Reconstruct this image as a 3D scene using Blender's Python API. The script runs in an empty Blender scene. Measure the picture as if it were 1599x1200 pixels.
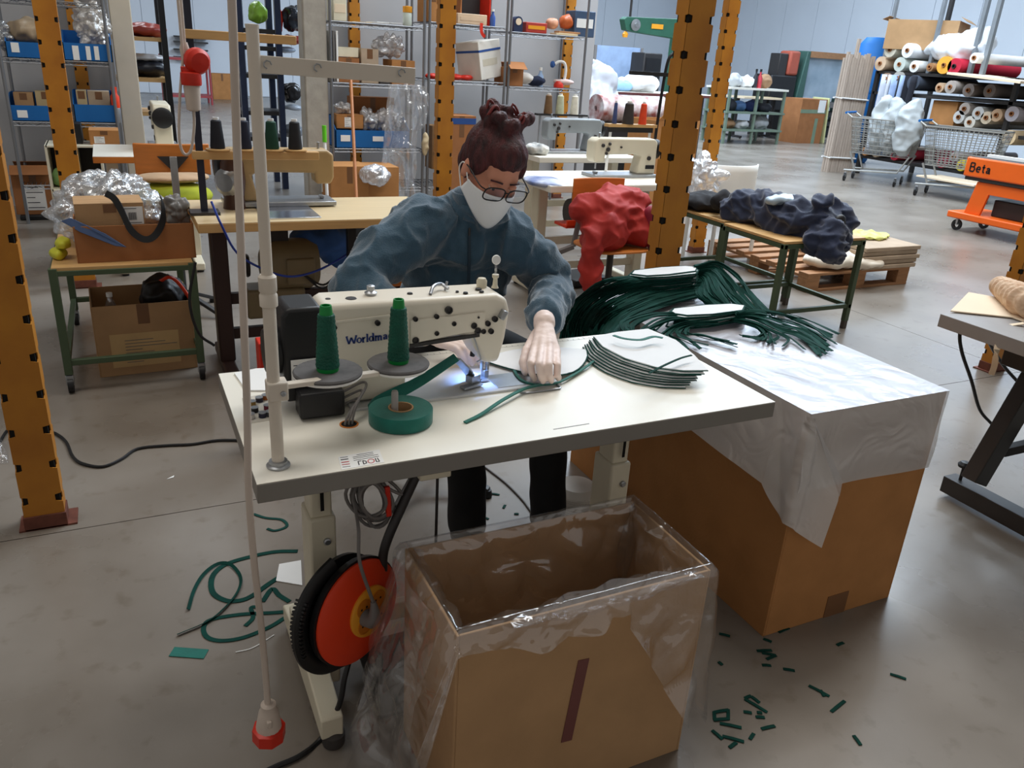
import bpy, math, random
import numpy as np
from mathutils import Vector, Matrix, Euler, noise
random.seed(7)
SC = bpy.context.scene
COL = SC.collection

# ------------------------------------------------------------------ camera (photo frame 1599 x 1200)
FPX, CAMZ, YAW = 1250.0, 1.47, math.radians(26.6)
def _cam():
    c = np.array([799.5, 600.0]); nad = np.array([608.0, 3650.0])
    d = np.array([nad[0]-c[0], nad[1]-c[1], FPX]); d /= np.linalg.norm(d)
    up = -d; fw = np.array([0, 0, 1.0]); Y = fw-fw.dot(up)*up; Y /= np.linalg.norm(Y)
    R = np.stack([np.cross(Y, up), Y, up])
    Q = np.array([[math.cos(YAW), math.sin(YAW), 0], [-math.sin(YAW), math.cos(YAW), 0], [0, 0, 1]])
    return Q@R
RC = _cam()
def _ray(x, y): return RC@np.array([x-799.5, y-600.0, FPX])
def Z(x, y, z=0.0):
    r = _ray(x, y); t = (z-CAMZ)/r[2]; return Vector((r[0]*t, r[1]*t, z))
def V(x, y, v):
    r = _ray(x, y); t = v/r[1]; return Vector((r[0]*t, v, CAMZ+r[2]*t))
def U(x, y, u):
    r = _ray(x, y); t = u/r[0]; return Vector((u, r[1]*t, CAMZ+r[2]*t))
cam = bpy.data.cameras.new('camera'); camo = bpy.data.objects.new('camera', cam); COL.objects.link(camo)
cam.sensor_width = 36.0; cam.lens = 36.0*FPX/1599.0; cam.clip_start = 0.05; cam.clip_end = 100
camo.matrix_world = Matrix(((RC[0][0], -RC[0][1], -RC[0][2], 0), (RC[1][0], -RC[1][1], -RC[1][2], 0), (RC[2][0], -RC[2][1], -RC[2][2], CAMZ), (0, 0, 0, 1)))
SC.camera = camo

# ------------------------------------------------------------------ world, skylights, added fill, exposure
W = bpy.data.worlds.new('daylight'); SC.world = W; W.use_nodes = True
W.node_tree.nodes['Background'].inputs[0].default_value = (1.0, 0.95, 0.89, 1)
W.node_tree.nodes['Background'].inputs[1].default_value = 0.36
def area(name, loc, sx, sy, power, color, rot=(0, 0, 0)):
    l = bpy.data.lights.new(name, 'AREA'); l.shape = 'RECTANGLE'; l.size = sx; l.size_y = sy; l.energy = power; l.color = color
    o = bpy.data.objects.new(name, l); o.location = loc; o.rotation_euler = rot; COL.objects.link(o); return o
area('high_windows', (17.80, 12.5, 5.1), 1.7, 13.0, 330, (0.66, 0.82, 1.0), (0, math.radians(90), 0))
area('skylight_far', (9.0, 14.0, 6.3), 8.0, 3.0, 1300, (0.70, 0.84, 1.0))
area('skylight_mid', (7.0, 7.0, 6.3), 8.0, 2.4, 980, (0.74, 0.87, 1.0))
area('skylight_near', (4.6, 3.4, 6.3), 5.0, 1.6, 235, (1.0, 0.97, 0.92))
area('fill_left', (-1.2, 2.6, 6.3), 3.5, 2.0, 105, (1.0, 0.95, 0.88))  # added fill brightening the table's left end and floor; no skylight known there
area('skylight_bay', (-1.5, 14.0, 6.3), 5.0, 3.0, 420, (0.85, 0.92, 1.0))
SC.view_settings.view_transform = 'Standard'; SC.view_settings.look = 'None'
SC.view_settings.gamma = 1.0; SC.view_settings.use_curve_mapping = False
SC.view_settings.exposure = 0.0

# ------------------------------------------------------------------ materials
def lin(c):
    return tuple(((v/255)/12.92 if v/255 <= 0.04045 else ((v/255+0.055)/1.055)**2.4) for v in c)+(1.0,)
MATS = {}
def mat(name, c, rough=0.6, metal=0.0, var=0.12, scale=6.0, bump=0.0, bscale=60.0, spec=0.4, emit=0.0, c2=None, det=4.0, stretch=None, sheen=0.0):
    """procedural material: noise mixed colour, optional fine bump"""
    if name in MATS: return MATS[name]
    m = bpy.data.materials.new(name); m.use_nodes = True; nt = m.node_tree; N = nt.nodes; L = nt.links
    b = N['Principled BSDF']; b.inputs['Roughness'].default_value = rough; b.inputs['Metallic'].default_value = metal
    b.inputs['Specular IOR Level'].default_value = spec
    if sheen: b.inputs['Sheen Weight'].default_value = sheen
    col = lin(c)
    tc = N.new('ShaderNodeTexCoord'); src = tc.outputs['Object']
    if stretch:
        mp = N.new('ShaderNodeMapping'); mp.inputs['Scale'].default_value = stretch; L.new(src, mp.inputs[0]); src = mp.outputs[0]
    nz = N.new('ShaderNodeTexNoise'); nz.inputs['Scale'].default_value = scale; nz.inputs['Detail'].default_value = det; L.new(src, nz.inputs['Vector'])
    rp = N.new('ShaderNodeValToRGB'); rp.color_ramp.elements[0].position = 0.3; rp.color_ramp.elements[1].position = 0.7
    cb = lin(c2) if c2 else tuple(v*(1-var) for v in col[:3])+(1,)
    ca = col if c2 else tuple(min(1, v*(1+var*0.6)) for v in col[:3])+(1,)
    rp.color_ramp.elements[0].color = cb; rp.color_ramp.elements[1].color = ca
    L.new(nz.outputs['Fac'], rp.inputs[0]); L.new(rp.outputs[0], b.inputs['Base Color'])
    if bump:
        n2 = N.new('ShaderNodeTexNoise'); n2.inputs['Scale'].default_value = bscale; n2.inputs['Detail'].default_value = 3; L.new(src, n2.inputs['Vector'])
        bp = N.new('ShaderNodeBump'); bp.inputs['Strength'].default_value = bump; bp.inputs['Distance'].default_value = 0.01
        L.new(n2.outputs['Fac'], bp.inputs['Height']); L.new(bp.outputs[0], b.inputs['Normal'])
    if emit:
        b.inputs['Emission Color'].default_value = col; b.inputs['Emission Strength'].default_value = emit
    MATS[name] = m; return m
def film(name, c, clear, rough=0.12, bscale=14.0, bump=0.6, diff=0.3):
    """thin plastic film: transparent mixed with a glossy and a milky layer, creased by a bump"""
    if name in MATS: return MATS[name]
    m = bpy.data.materials.new(name); m.use_nodes = True; nt = m.node_tree; N = nt.nodes; L = nt.links
    b = N['Principled BSDF']; b.inputs['Base Color'].default_value = lin(c); b.inputs['Roughness'].default_value = rough
    b.inputs['Specular IOR Level'].default_value = 0.8
    g = N.new('ShaderNodeBsdfGlossy'); g.inputs['Color'].default_value = (0.95, 0.97, 1, 1); g.inputs['Roughness'].default_value = rough
    t = N.new('ShaderNodeBsdfTransparent'); t.inputs['Color'].default_value = (0.97, 0.97, 0.98, 1)
    tc = N.new('ShaderNodeTexCoord'); nz = N.new('ShaderNodeTexNoise'); nz.inputs['Scale'].default_value = bscale; nz.inputs['Detail'].default_value = 2.5; nz.inputs['Distortion'].default_value = 1.2
    L.new(tc.outputs['Object'], nz.inputs['Vector'])
    bp = N.new('ShaderNodeBump'); bp.inputs['Strength'].default_value = bump; bp.inputs['Distance'].default_value = 0.03
    L.new(nz.outputs['Fac'], bp.inputs['Height']); L.new(bp.outputs[0], g.inputs['Normal']); L.new(bp.outputs[0], b.inputs['Normal'])
    m1 = N.new('ShaderNodeMixShader'); m1.inputs[0].default_value = diff; L.new(g.outputs[0], m1.inputs[1]); L.new(b.outputs[0], m1.inputs[2])
    m2 = N.new('ShaderNodeMixShader'); m2.inputs[0].default_value = clear; L.new(m1.outputs[0], m2.inputs[1]); L.new(t.outputs[0], m2.inputs[2])
    L.new(m2.outputs[0], N['Material Output'].inputs[0]); MATS[name] = m; return m

M_LAM = mat('white laminate', (236, 232, 220), 0.35, var=0.03, scale=3)
M_EDGE = mat('grey edge band', (128, 124, 118), 0.5, var=0.05)
M_CREAM = mat('cream enamel', (214, 206, 184), 0.4, var=0.05, scale=8)
M_POLE = mat('ivory painted tube', (216, 206, 192), 0.4, var=0.05)
M_CARD = mat('cardboard', (178, 126, 78), 0.85, var=0.1, scale=9, bump=0.08, bscale=120, spec=0.15)
M_CARD2 = mat('pale cardboard', (178, 142, 104), 0.85, var=0.1, scale=7, bump=0.08, bscale=120, spec=0.15)
M_CARD3 = mat('red brown cardboard', (160, 108, 70), 0.85, var=0.12, scale=7, spec=0.15)
M_TAPE = mat('brown packing tape', (120, 84, 56), 0.3, var=0.1)
M_YEL = mat('yellow rack paint', (192, 128, 36), 0.5, var=0.15, scale=5, c2=(164, 102, 28), bump=0.05)
M_YELSHADE = mat('shaded rack yellow', (150, 100, 40), 0.55, var=0.15, scale=5)  # darker copy of the yellow rack paint as seen in shade; unused
M_RUST = mat('rusty steel', (110, 62, 48), 0.7, var=0.35, scale=25)
M_BLACK = mat('black plastic', (24, 24, 26), 0.45, var=0.15)
M_DARK = mat('charcoal steel', (52, 50, 50), 0.45, metal=0.2, var=0.1)
M_HOLESHADE = mat('hole shade paint', (14, 11, 9), 0.9, var=0.05)  # near-black colour standing in for the shade inside holes and slots
M_CHROME = mat('chrome wire', (138, 140, 144), 0.38, metal=0.8, var=0.05)
M_STEEL = mat('brushed steel', (165, 168, 172), 0.35, metal=0.8, var=0.08, scale=30)
M_GREEN = mat('green machine enamel', (70, 86, 62), 0.5, var=0.1)
M_GTAPE = mat('green bias tape', (8, 104, 92), 0.75, var=0.12, scale=30, bump=0.1, bscale=300, sheen=0.2)
M_STRAP = mat('dark green strap', (8, 62, 54), 0.85, var=0.3, scale=20, spec=0.2)
M_THREAD = mat('green thread', (2, 84, 66), 0.6, var=0.25, scale=40, bump=0.5, bscale=200)
M_GCORE = mat('green plastic core', (0, 130, 56), 0.35, var=0.05)
M_FAB = mat('white mask fabric', (236, 238, 240), 0.9, var=0.03, bump=0.05, bscale=400)
M_WHITE = mat('white paper', (236, 236, 234), 0.8, var=0.03)
M_ORANGE = mat('orange red plastic', (226, 62, 24), 0.4, var=0.06)
M_RED = mat('red plastic', (206, 46, 28), 0.4, var=0.06)
M_YPL = mat('amber plastic', (232, 158, 44), 0.4, var=0.06)
M_GREY = mat('grey rubber cable', (112, 108, 106), 0.55, var=0.08)
M_DGREY = mat('dark grey rubber', (64, 60, 58), 0.7, var=0.1)
M_WCAB = mat('white cable', (200, 186, 174), 0.5, var=0.1, scale=3)
M_WOOD = mat('light wood', (206, 164, 108), 0.45, var=0.12, scale=3, stretch=(1, 12, 12))
M_WOODT = mat('pale beech top', (222, 200, 160), 0.3, var=0.06, scale=3, stretch=(1, 12, 12))
M_OWOOD = mat('orange plywood', (198, 118, 48), 0.45, var=0.12, scale=4, stretch=(2, 2, 10))
M_PALLET = mat('pallet timber', (164, 120, 84), 0.8, var=0.2, scale=5, stretch=(2, 10, 10))
M_BLUE = mat('blue bin board', (14, 98, 168), 0.6, var=0.08)
M_NAVY = mat('navy cloth', (34, 44, 70), 0.85, var=0.25, scale=9, sheen=0.3, bump=0.2, bscale=30)
M_BLUEC = mat('blue cloth', (50, 88, 150), 0.85, var=0.2, scale=9)
M_BEIGE = mat('beige paper', (232, 212, 184), 0.75, var=0.04)
M_CONC = mat('concrete column', (168, 162, 152), 0.8, var=0.12, scale=12, bump=0.2, bscale=25)
M_PILL = mat('cream pillar paint', (206, 196, 178), 0.7, var=0.05)
M_FILMC = film('clear plastic film', (225, 228, 232), 0.80, 0.16, 16, 0.7, 0.25)
M_FILMB = film('bag film', (225, 216, 206), 0.80, 0.10, 6, 0.9, 0.25)
M_FILML = film('slack bag film', (225, 218, 210), 0.86, 0.10, 5, 0.7, 0.35)
M_FILMW = film('milky plastic sheet', (192, 190, 196), 0.08, 0.28, 7, 0.3, 0.92)
M_FILMS = film('hanging milky film', (226, 222, 220), 0.26, 0.3, 8, 0.3, 0.8)

# ------------------------------------------------------------------ mesh builder
RM = {}
class MB:
    def __init__(s): s.v = []; s.f = []
    def add(s, vs, fs):
        o = len(s.v); s.v += [tuple(p) for p in vs]; s.f += [tuple(i+o for i in f) for f in fs]; return s
    def box(s, x0, x1, y0, y1, z0, z1, m=None):
        p = [Vector(q) for q in ((x0,y0,z0),(x1,y0,z0),(x1,y1,z0),(x0,y1,z0),(x0,y0,z1),(x1,y0,z1),(x1,y1,z1),(x0,y1,z1))]
        if m is not None: p = [m@q for q in p]
        return s.add(p, ((3,2,1,0),(4,5,6,7),(0,1,5,4),(1,2,6,5),(2,3,7,6),(3,0,4,7)))
    def cb(s, c, d, rz=0, rx=0, ry=0):
        m = Matrix.Translation(Vector(c))@Euler((rx, ry, rz)).to_matrix().to_4x4()
        return s.box(-d[0]/2, d[0]/2, -d[1]/2, d[1]/2, -d[2]/2, d[2]/2, m)
    def beam(s, p0, p1, w, d, up=(0, 0, 1)):
        p0 = Vector(p0); p1 = Vector(p1); a = (p1-p0); L = a.length; a.normalize(); u = Vector(up)
        if abs(a.dot(u)) > 0.98: u = Vector((0, 1, 0))
        x = a.cross(u).normalized(); y = x.cross(a).normalized()
        m = Matrix(((x.x, y.x, a.x, p0.x), (x.y, y.y, a.y, p0.y), (x.z, y.z, a.z, p0.z), (0, 0, 0, 1)))
        return s.box(-w/2, w/2, -d/2, d/2, 0, L, m)
    def tube(s, pts, r, n=8, closed=False, flat=1.0):
        pts = [Vector(p) for p in pts]; k = len(pts); rr = r if isinstance(r, (list, tuple)) else [r]*k
        vs = []; px = None
        for i, p in enumerate(pts):
            t = (pts[(i+1) % k]-pts[i-1]) if closed else (pts[min(i+1, k-1)]-pts[max(i-1, 0)])
            if t.length < 1e-9: t = Vector((0, 0, 1))
            t.normalize()
            if px is None:
                a = Vector((0, 0, 1)) if abs(t.z) < 0.9 else Vector((1, 0, 0)); px = t.cross(a).normalized()
            else:
                px = (px-t*px.dot(t)); px = px.normalized() if px.length > 1e-6 else t.orthogonal().normalized()
            py = t.cross(px)
            for j in range(n):
                a = 2*math.pi*j/n; vs.append(p+px*(rr[i]*math.cos(a))+py*(rr[i]*flat*math.sin(a)))
        fs = []
        for i in range(k if closed else k-1):
            for j in range(n):
                a = i*n+j; b = i*n+(j+1) % n; c = ((i+1) % k)*n+(j+1) % n; d = ((i+1) % k)*n+j; fs.append((a, b, c, d))
        if not closed: fs.append(tuple(range(n-1, -1, -1))); fs.append(tuple(range((k-1)*n, k*n)))
        return s.add(vs, fs)
    def cyl(s, p0, p1, r0, r1=None, n=14): return s.tube([p0, p1], [r0, r0 if r1 is None else r1], n)
    def lathe(s, prof, c=(0, 0, 0), axis=(0, 0, 1), n=24):
        c = Vector(c); a = Vector(axis).normalized(); x = a.orthogonal().normalized(); y = a.cross(x); vs = []; k = len(prof)
        for r, h in prof:
            for j in range(n):
                t = 2*math.pi*j/n; vs.append(c+a*h+x*(max(r, 1e-5)*math.cos(t))+y*(max(r, 1e-5)*math.sin(t)))
        fs = [(i*n+j, i*n+(j+1) % n, (i+1)*n+(j+1) % n, (i+1)*n+j) for i in range(k-1) for j in range(n)]
        if prof[0][0] > 1e-4 and prof[0] != prof[-1]: fs.append(tuple(range(n-1, -1, -1)))
        if prof[-1][0] > 1e-4 and prof[0] != prof[-1]: fs.append(tuple(range((k-1)*n, k*n)))
        return s.add(vs, fs)
    def prism(s, poly, d):
        """polygon of 3D points extruded by vector d"""
        d = Vector(d); p = [Vector(q) for q in poly]; n = len(p)
        return s.add(p+[q+d for q in p], [tuple(range(n-1, -1, -1)), tuple(range(n, 2*n))]+[(i, (i+1) % n, (i+1) % n+n, i+n) for i in range(n)])
    def ell(s, c, r, n=16, m=10, rot=None):
        c = Vector(c); R = rot or Matrix.Identity(3); r = (r, r, r) if not hasattr(r, '__len__') else r; vs = []; fs = []
        for i in range(m+1):
            th = math.pi*i/m
            for j in range(n):
                a = 2*math.pi*j/n; vs.append(c+R@Vector((r[0]*math.sin(th)*math.cos(a), r[1]*math.sin(th)*math.sin(a), r[2]*math.cos(th))))
        for i in range(m):
            for j in range(n): fs.append((i*n+j, (i+1)*n+j, (i+1)*n+(j+1) % n, i*n+(j+1) % n))
        return s.add(vs, fs)
    def grid(s, fn, nu, nv, wrapu=False):
        vs = [fn(i/(nu if wrapu else nu-1), j/(nv-1)) for j in range(nv) for i in range(nu)]
        fs = [(j*nu+i, j*nu+(i+1) % nu, (j+1)*nu+(i+1) % nu, (j+1)*nu+i) for j in range(nv-1) for i in range(nu if wrapu else nu-1)]
        return s.add(vs, fs)
    def ribbon(s, pts, w, side=None, th=0.0012, tw=None):
        """flat strap with real thickness along pts; side = fixed width direction or None (horizontal)"""
        pts = [Vector(p) for p in pts]; k = len(pts); vs = []
        for i, p in enumerate(pts):
            t = (pts[min(i+1, k-1)]-pts[max(i-1, 0)])
            t = t.normalized() if t.length > 1e-9 else Vector((1, 0, 0))
            sd = Vector(side) if side is not None else t.cross(Vector((0, 0, 1)))
            if sd.length < 1e-3: sd = t.orthogonal()
            sd = (sd-t*sd.dot(t)).normalized(); nn = sd.cross(t).normalized()
            if tw: q = Matrix.Rotation(tw[i] if hasattr(tw, '__len__') else tw, 3, t); sd = q@sd; nn = q@nn
            for a, b in ((-1, -1), (1, -1), (1, 1), (-1, 1)): vs.append(p+sd*(a*w/2)+nn*(b*th/2))
        fs = [(i*4+j, i*4+(j+1) % 4, (i+1)*4+(j+1) % 4, (i+1)*4+j) for i in range(k-1) for j in range(4)]
        fs += [(3, 2, 1, 0), tuple((k-1)*4+j for j in range(4))]
        return s.add(vs, fs)
    def build(s, name, m, parent=None, world=False, bevel=0.0, seg=2, smooth=True, ang=38, kind=None, sub=0, solid=0.0):
        me = bpy.data.meshes.new(name); vs = s.v; loc = None
        if parent is not None:
            if world:
                inv = RM[parent.name].inverted(); vs = [tuple(inv@Vector(p)) for p in vs]
        else:
            a = np.array(vs); loc = Vector(((a[:, 0].min()+a[:, 0].max())/2, (a[:, 1].min()+a[:, 1].max())/2, a[:, 2].min())); vs = [tuple(Vector(p)-loc) for p in vs]
        me.from_pydata(vs, [], s.f); me.update()
        if smooth:
            me.polygons.foreach_set('use_smooth', [True]*len(me.polygons)); me.set_sharp_from_angle(angle=math.radians(ang))
        me.materials.append(m); o = bpy.data.objects.new(name, me); COL.objects.link(o)
        if parent is not None: o.parent = parent; RM[o.name] = RM[parent.name]
        else: o.location = loc; RM[o.name] = Matrix.Translation(loc)
        if solid:
            q = o.modifiers.new('thickness', 'SOLIDIFY'); q.thickness = solid
        if bevel:
            q = o.modifiers.new('bevel', 'BEVEL'); q.width = bevel; q.segments = seg; q.limit_method = 'ANGLE'; q.angle_limit = math.radians(35); q.harden_normals = False
        if sub:
            q = o.modifiers.new('subdivide', 'SUBSURF'); q.levels = sub; q.render_levels = sub
        if kind: o['kind'] = kind
        return o
def thing(name, label, cat, loc=(0, 0, 0), rz=0.0, group=None):
    o = bpy.data.objects.new(name, None); o.empty_display_size = 0.1; COL.objects.link(o)
    o.location = loc; o.rotation_euler = (0, 0, rz); RM[o.name] = Matrix.Translation(Vector(loc))@Matrix.Rotation(rz, 4, 'Z')
    return tag(o, label, cat, group)
def tag(o, label, cat, group=None):
    o['label'] = label; o['category'] = cat
    if group: o['group'] = group
    return o
def dup(root, loc, rz=0.0, label=None):
    r = root.copy(); COL.objects.link(r); r.location = loc; r.rotation_euler = (0, 0, rz)
    if label: r['label'] = label
    def rec(a, b):
        for ch in a.children:
            c = ch.copy(); COL.objects.link(c); c.parent = b; rec(ch, c)
    rec(root, r); return r
def curve(pts, n=6):
    """Catmull-Rom through pts"""
    p = [Vector(q) for q in pts]; p = [p[0]*2-p[1]]+p+[p[-1]*2-p[-2]]; out = []
    for i in range(1, len(p)-2):
        for k in range(n):
            t = k/n; a, b, c, d = p[i-1], p[i], p[i+1], p[i+2]
            out.append(0.5*((2*b)+(c-a)*t+(2*a-5*b+4*c-d)*t*t+(3*b-a-3*c+d)*t**3))
    out.append(p[-2]); return out
def nz(p, s=1.0, o=0.0): return noise.noise(Vector(p)*s+Vector((o, o*1.7, -o)))
# ------------------------------------------------------------------ the hall
def floor_material():
    m = bpy.data.materials.new('polished concrete'); m.use_nodes = True; nt = m.node_tree; N = nt.nodes; L = nt.links; b = N['Principled BSDF']
    tc = N.new('ShaderNodeTexCoord'); ge = N.new('ShaderNodeNewGeometry')
    n1 = N.new('ShaderNodeTexNoise'); n1.inputs['Scale'].default_value = 1.3; n1.inputs['Detail'].default_value = 6; L.new(ge.outputs['Position'], n1.inputs['Vector'])
    r1 = N.new('ShaderNodeValToRGB'); r1.color_ramp.elements[0].position = 0.32; r1.color_ramp.elements[1].position = 0.68
    r1.color_ramp.elements[0].color = lin((112, 103, 93)); r1.color_ramp.elements[1].color = lin((140, 132, 123)); L.new(n1.outputs['Fac'], r1.inputs[0])
    n2 = N.new('ShaderNodeTexNoise'); n2.inputs['Scale'].default_value = 14; n2.inputs['Detail'].default_value = 5; L.new(ge.outputs['Position'], n2.inputs['Vector'])
    r2 = N.new('ShaderNodeValToRGB'); r2.color_ramp.elements[0].position = 0.28; r2.color_ramp.elements[1].position = 0.42
    r2.color_ramp.elements[0].color = (0.82, 0.79, 0.75, 1); r2.color_ramp.elements[1].color = (1, 1, 1, 1); L.new(n2.outputs['Fac'], r2.inputs[0])
    mx = N.new('ShaderNodeMix'); mx.data_type = 'RGBA'; mx.blend_type = 'MULTIPLY'; mx.inputs[0].default_value = 1.0
    L.new(r1.outputs[0], mx.inputs[6]); L.new(r2.outputs[0], mx.inputs[7]); L.new(mx.outputs[2], b.inputs['Base Color'])
    r3 = N.new('ShaderNodeMapRange'); r3.inputs[3].default_value = 0.20; r3.inputs[4].default_value = 0.38; L.new(n1.outputs['Fac'], r3.inputs[0]); L.new(r3.outputs[0], b.inputs['Roughness'])
    b.inputs['Specular IOR Level'].default_value = 0.5
    bp = N.new('ShaderNodeBump'); bp.inputs['Strength'].default_value = 0.04; L.new(n2.outputs['Fac'], bp.inputs['Height']); L.new(bp.outputs[0], b.inputs['Normal'])
    return m
M_FLOOR = floor_material()
M_WALLF = mat('pale hall wall panel', (214, 222, 232), 0.6, var=0.03, scale=1)
M_WALLG = mat('grey partition', (172, 172, 174), 0.8, var=0.05, scale=2)
fl = MB().box(-9, 18.3, -4, 26, -0.12, -0.012).build('floor', mat('joint filler', (60, 56, 52), 0.9)); fl['kind'] = 'structure'
us = [-9.0]+[4.42+5.6*k for k in range(-2, 3)]+[18.2]; vs_ = [-4.0]+[2.525+5.6*k for k in range(-1, 5)]+[26.0]
for i in range(len(us)-1):
    for j in range(len(vs_)-1):
        MB().box(us[i]+0.002, us[i+1]-0.002, vs_[j]+0.002, vs_[j+1]-0.002, -0.03, 0.0).build('slab', M_FLOOR, fl, world=True, smooth=False)
def wall(name, x0, x1, y0, y1, z1, m, axis=None, pw=1.25):
    w = MB().box(x0, x1, y0, y1, 0, z1).build(name, m, smooth=False); w['kind'] = 'structure'
    if axis == 'x':
        n = int((x1-x0)/pw)
        for k in range(n): MB().box(x0+k*pw+0.006, x0+(k+1)*pw-0.006, y0-0.03, y0-0.001, 0.02, z1).build('panel', m, w, world=True, smooth=False)
    if axis == 'y':
        n = int((y1-y0)/pw)
        for k in range(n): MB().box(x0-0.03, x0-0.001, y0+k*pw+0.006, y0+(k+1)*pw-0.006, 0.02, z1).build('panel', m, w, world=True, smooth=False)
    return w
wall('wall_back', -9, 18.2, 24.5, 24.7, 6.5, M_WALLF, 'x')
wall('wall_right', 18.0, 18.2, -4, 24.46, 6.5, M_WALLF, 'y')
wall('wall_partition_left', -9, 0.08, 8.25, 8.4, 4.2, M_WALLG)
wall('wall_partition_centre', 1.76, 4.88, 8.25, 8.4, 4.2, M_WALLG)
c_ = MB().box(-9, 18.3, -4, 26, 6.5, 6.6).build('ceiling', mat('ceiling slab', (190, 190, 188), 0.9), smooth=False); c_['kind'] = 'structure'
wn = MB().box(17.93, 17.96, 5.9, 19.1, 4.2, 6.0).build('window_1', mat('window glass', (190, 210, 230), 0.1), smooth=False); wn['kind'] = 'structure'
for k in range(9): MB().box(17.90, 17.93, 5.9+k*1.65-0.03, 5.9+k*1.65+0.03, 4.2, 6.0).build('window_mullion', M_STEEL, wn, world=True)
p_ = MB().box(0.082, 0.25, 8.0, 8.2, 0, 6.5).build('trim_1', M_PILL, bevel=0.01); p_['kind'] = 'structure'
p_ = MB().box(1.545, 1.75, 7.45, 7.65, 0, 6.5).build('trim_2', M_CONC, bevel=0.015); p_['kind'] = 'structure'

def rack_post(u, v, h, label, w=0.112, d=0.075, pitch=0.117, z0=0.0, foot=True):
    t = thing('rack_post', label, 'rack post', (u, v, 0))
    nh = 0.030; nw = 0.019
    def plate(width):
        zs = [z0]; k = 0.09
        L = [(-width/2, z0)]; R = [(width/2, z0)]; z = z0+0.09
        while z+nh < h:
            R += [(width/2, z), (width/2-nw, z+0.004), (width/2-nw, z+nh-0.004), (width/2, z+nh)]
            L += [(-width/2, z), (-width/2+nw, z+0.004), (-width/2+nw, z+nh-0.004), (-width/2, z+nh)]
            z += pitch
        R.append((width/2, h)); L.append((-width/2, h))
        return R+L[::-1]
    f = plate(w)
    MB().prism([(a, 0, b) for a, b in f], (0, 0.003, 0)).build('front_plate', M_YEL, t, smooth=False)
    g = plate(d)
    for sx in (-1, 1):
        MB().prism([(sx*(w/2-0.0015)-0.0015, d/2+a+0.0005, b) for a, b in g], (0.003, 0, 0)).build('side_plate', M_YEL, t, smooth=False)
    MB().box(-w/2+0.006, w/2-0.006, 0.005, d-0.004, z0, h).build('dark_filler', M_HOLESHADE, t, smooth=False)  # solid dark box stands in for the shade inside the hollow post
    if foot:
        p = MB().box(-w/2-0.004, w/2+0.004, -0.004, d+0.004, 0.0, 0.05).build('base_shoe', M_RUST, t, bevel=0.002)
        MB().box(-w/2-0.02, w/2+0.03, -0.004, d+0.02, 0.0, 0.006).build('base_plate', M_RUST, p)
    return t
rack_post(-0.331, 2.562, 2.6, 'yellow rack post with rusty foot beside the black floor cable')
rack_post(1.90, 2.50, 2.6, 'yellow rack post rising behind the pile of green straps')
rack_post(4.30, 2.567, 2.6, 'yellow rack post under the end of the grey work table')
rack_post(-0.258, 5.4, 2.9, 'yellow rack post in front of the blue bins, behind the silver bag', w=0.115)
rack_post(2.07, 5.4, 2.9, 'yellow rack post between the wire shelves and the leaning white crate')
rack_post(4.42, 5.42, 2.9, 'yellow rack post with round holes beside the heap of black cloth')
for x, y, lb in ((125, 100, 'rear rack post behind the blue bins on the wire shelf'), (556, 150, 'rear rack post behind the wooden broom handle'), (886, 100, 'rear rack post beside the white magnifier lamp')):
    q = V(x, y, 8.12); rack_post(q.x, 8.12, 4.0, lb, w=0.10)
# ------------------------------------------------------------------ sewing table
TZ = 0.735; TU0, TU1, TV0, TV1 = 0.160, 1.372, 1.313, 1.874
t = thing('sewing_table', 'white industrial sewing table with grey edge and cream steel legs', 'table', (0.766, 1.594, 0))
top = MB().box(TU0, TU1, TV0, TV1, TZ-0.04, TZ-0.0012).build('tabletop', M_EDGE, t, world=True, bevel=0.002)
MB().box(TU0+0.001, TU1-0.001, TV0+0.001, TV1-0.001, TZ-0.0014, TZ).build('laminate', M_LAM, top, world=True)
M_PRINT = mat('black print', (40, 36, 44), 0.6, var=0.1)
sc = MB()
for y in (Z(700, 560, TZ).y+0.175,): 
    for k in range(52): sc.box(0.45+k*0.0175, 0.4507+k*0.0175, TV1-0.022, TV1-(0.008 if k % 5 == 0 else 0.014), TZ, TZ+0.0003)
sc.box(0.42, TU1-0.01, TV1-0.0226, TV1-0.022, TZ, TZ+0.0003)
a = Z(864, 671, TZ); b = Z(920, 662, TZ); sc.beam(a, b, 0.003, 0.0004)
sc.build('printed_ruler', mat('grey print', (120, 116, 112), 0.7), top, world=True, smooth=False)
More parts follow.
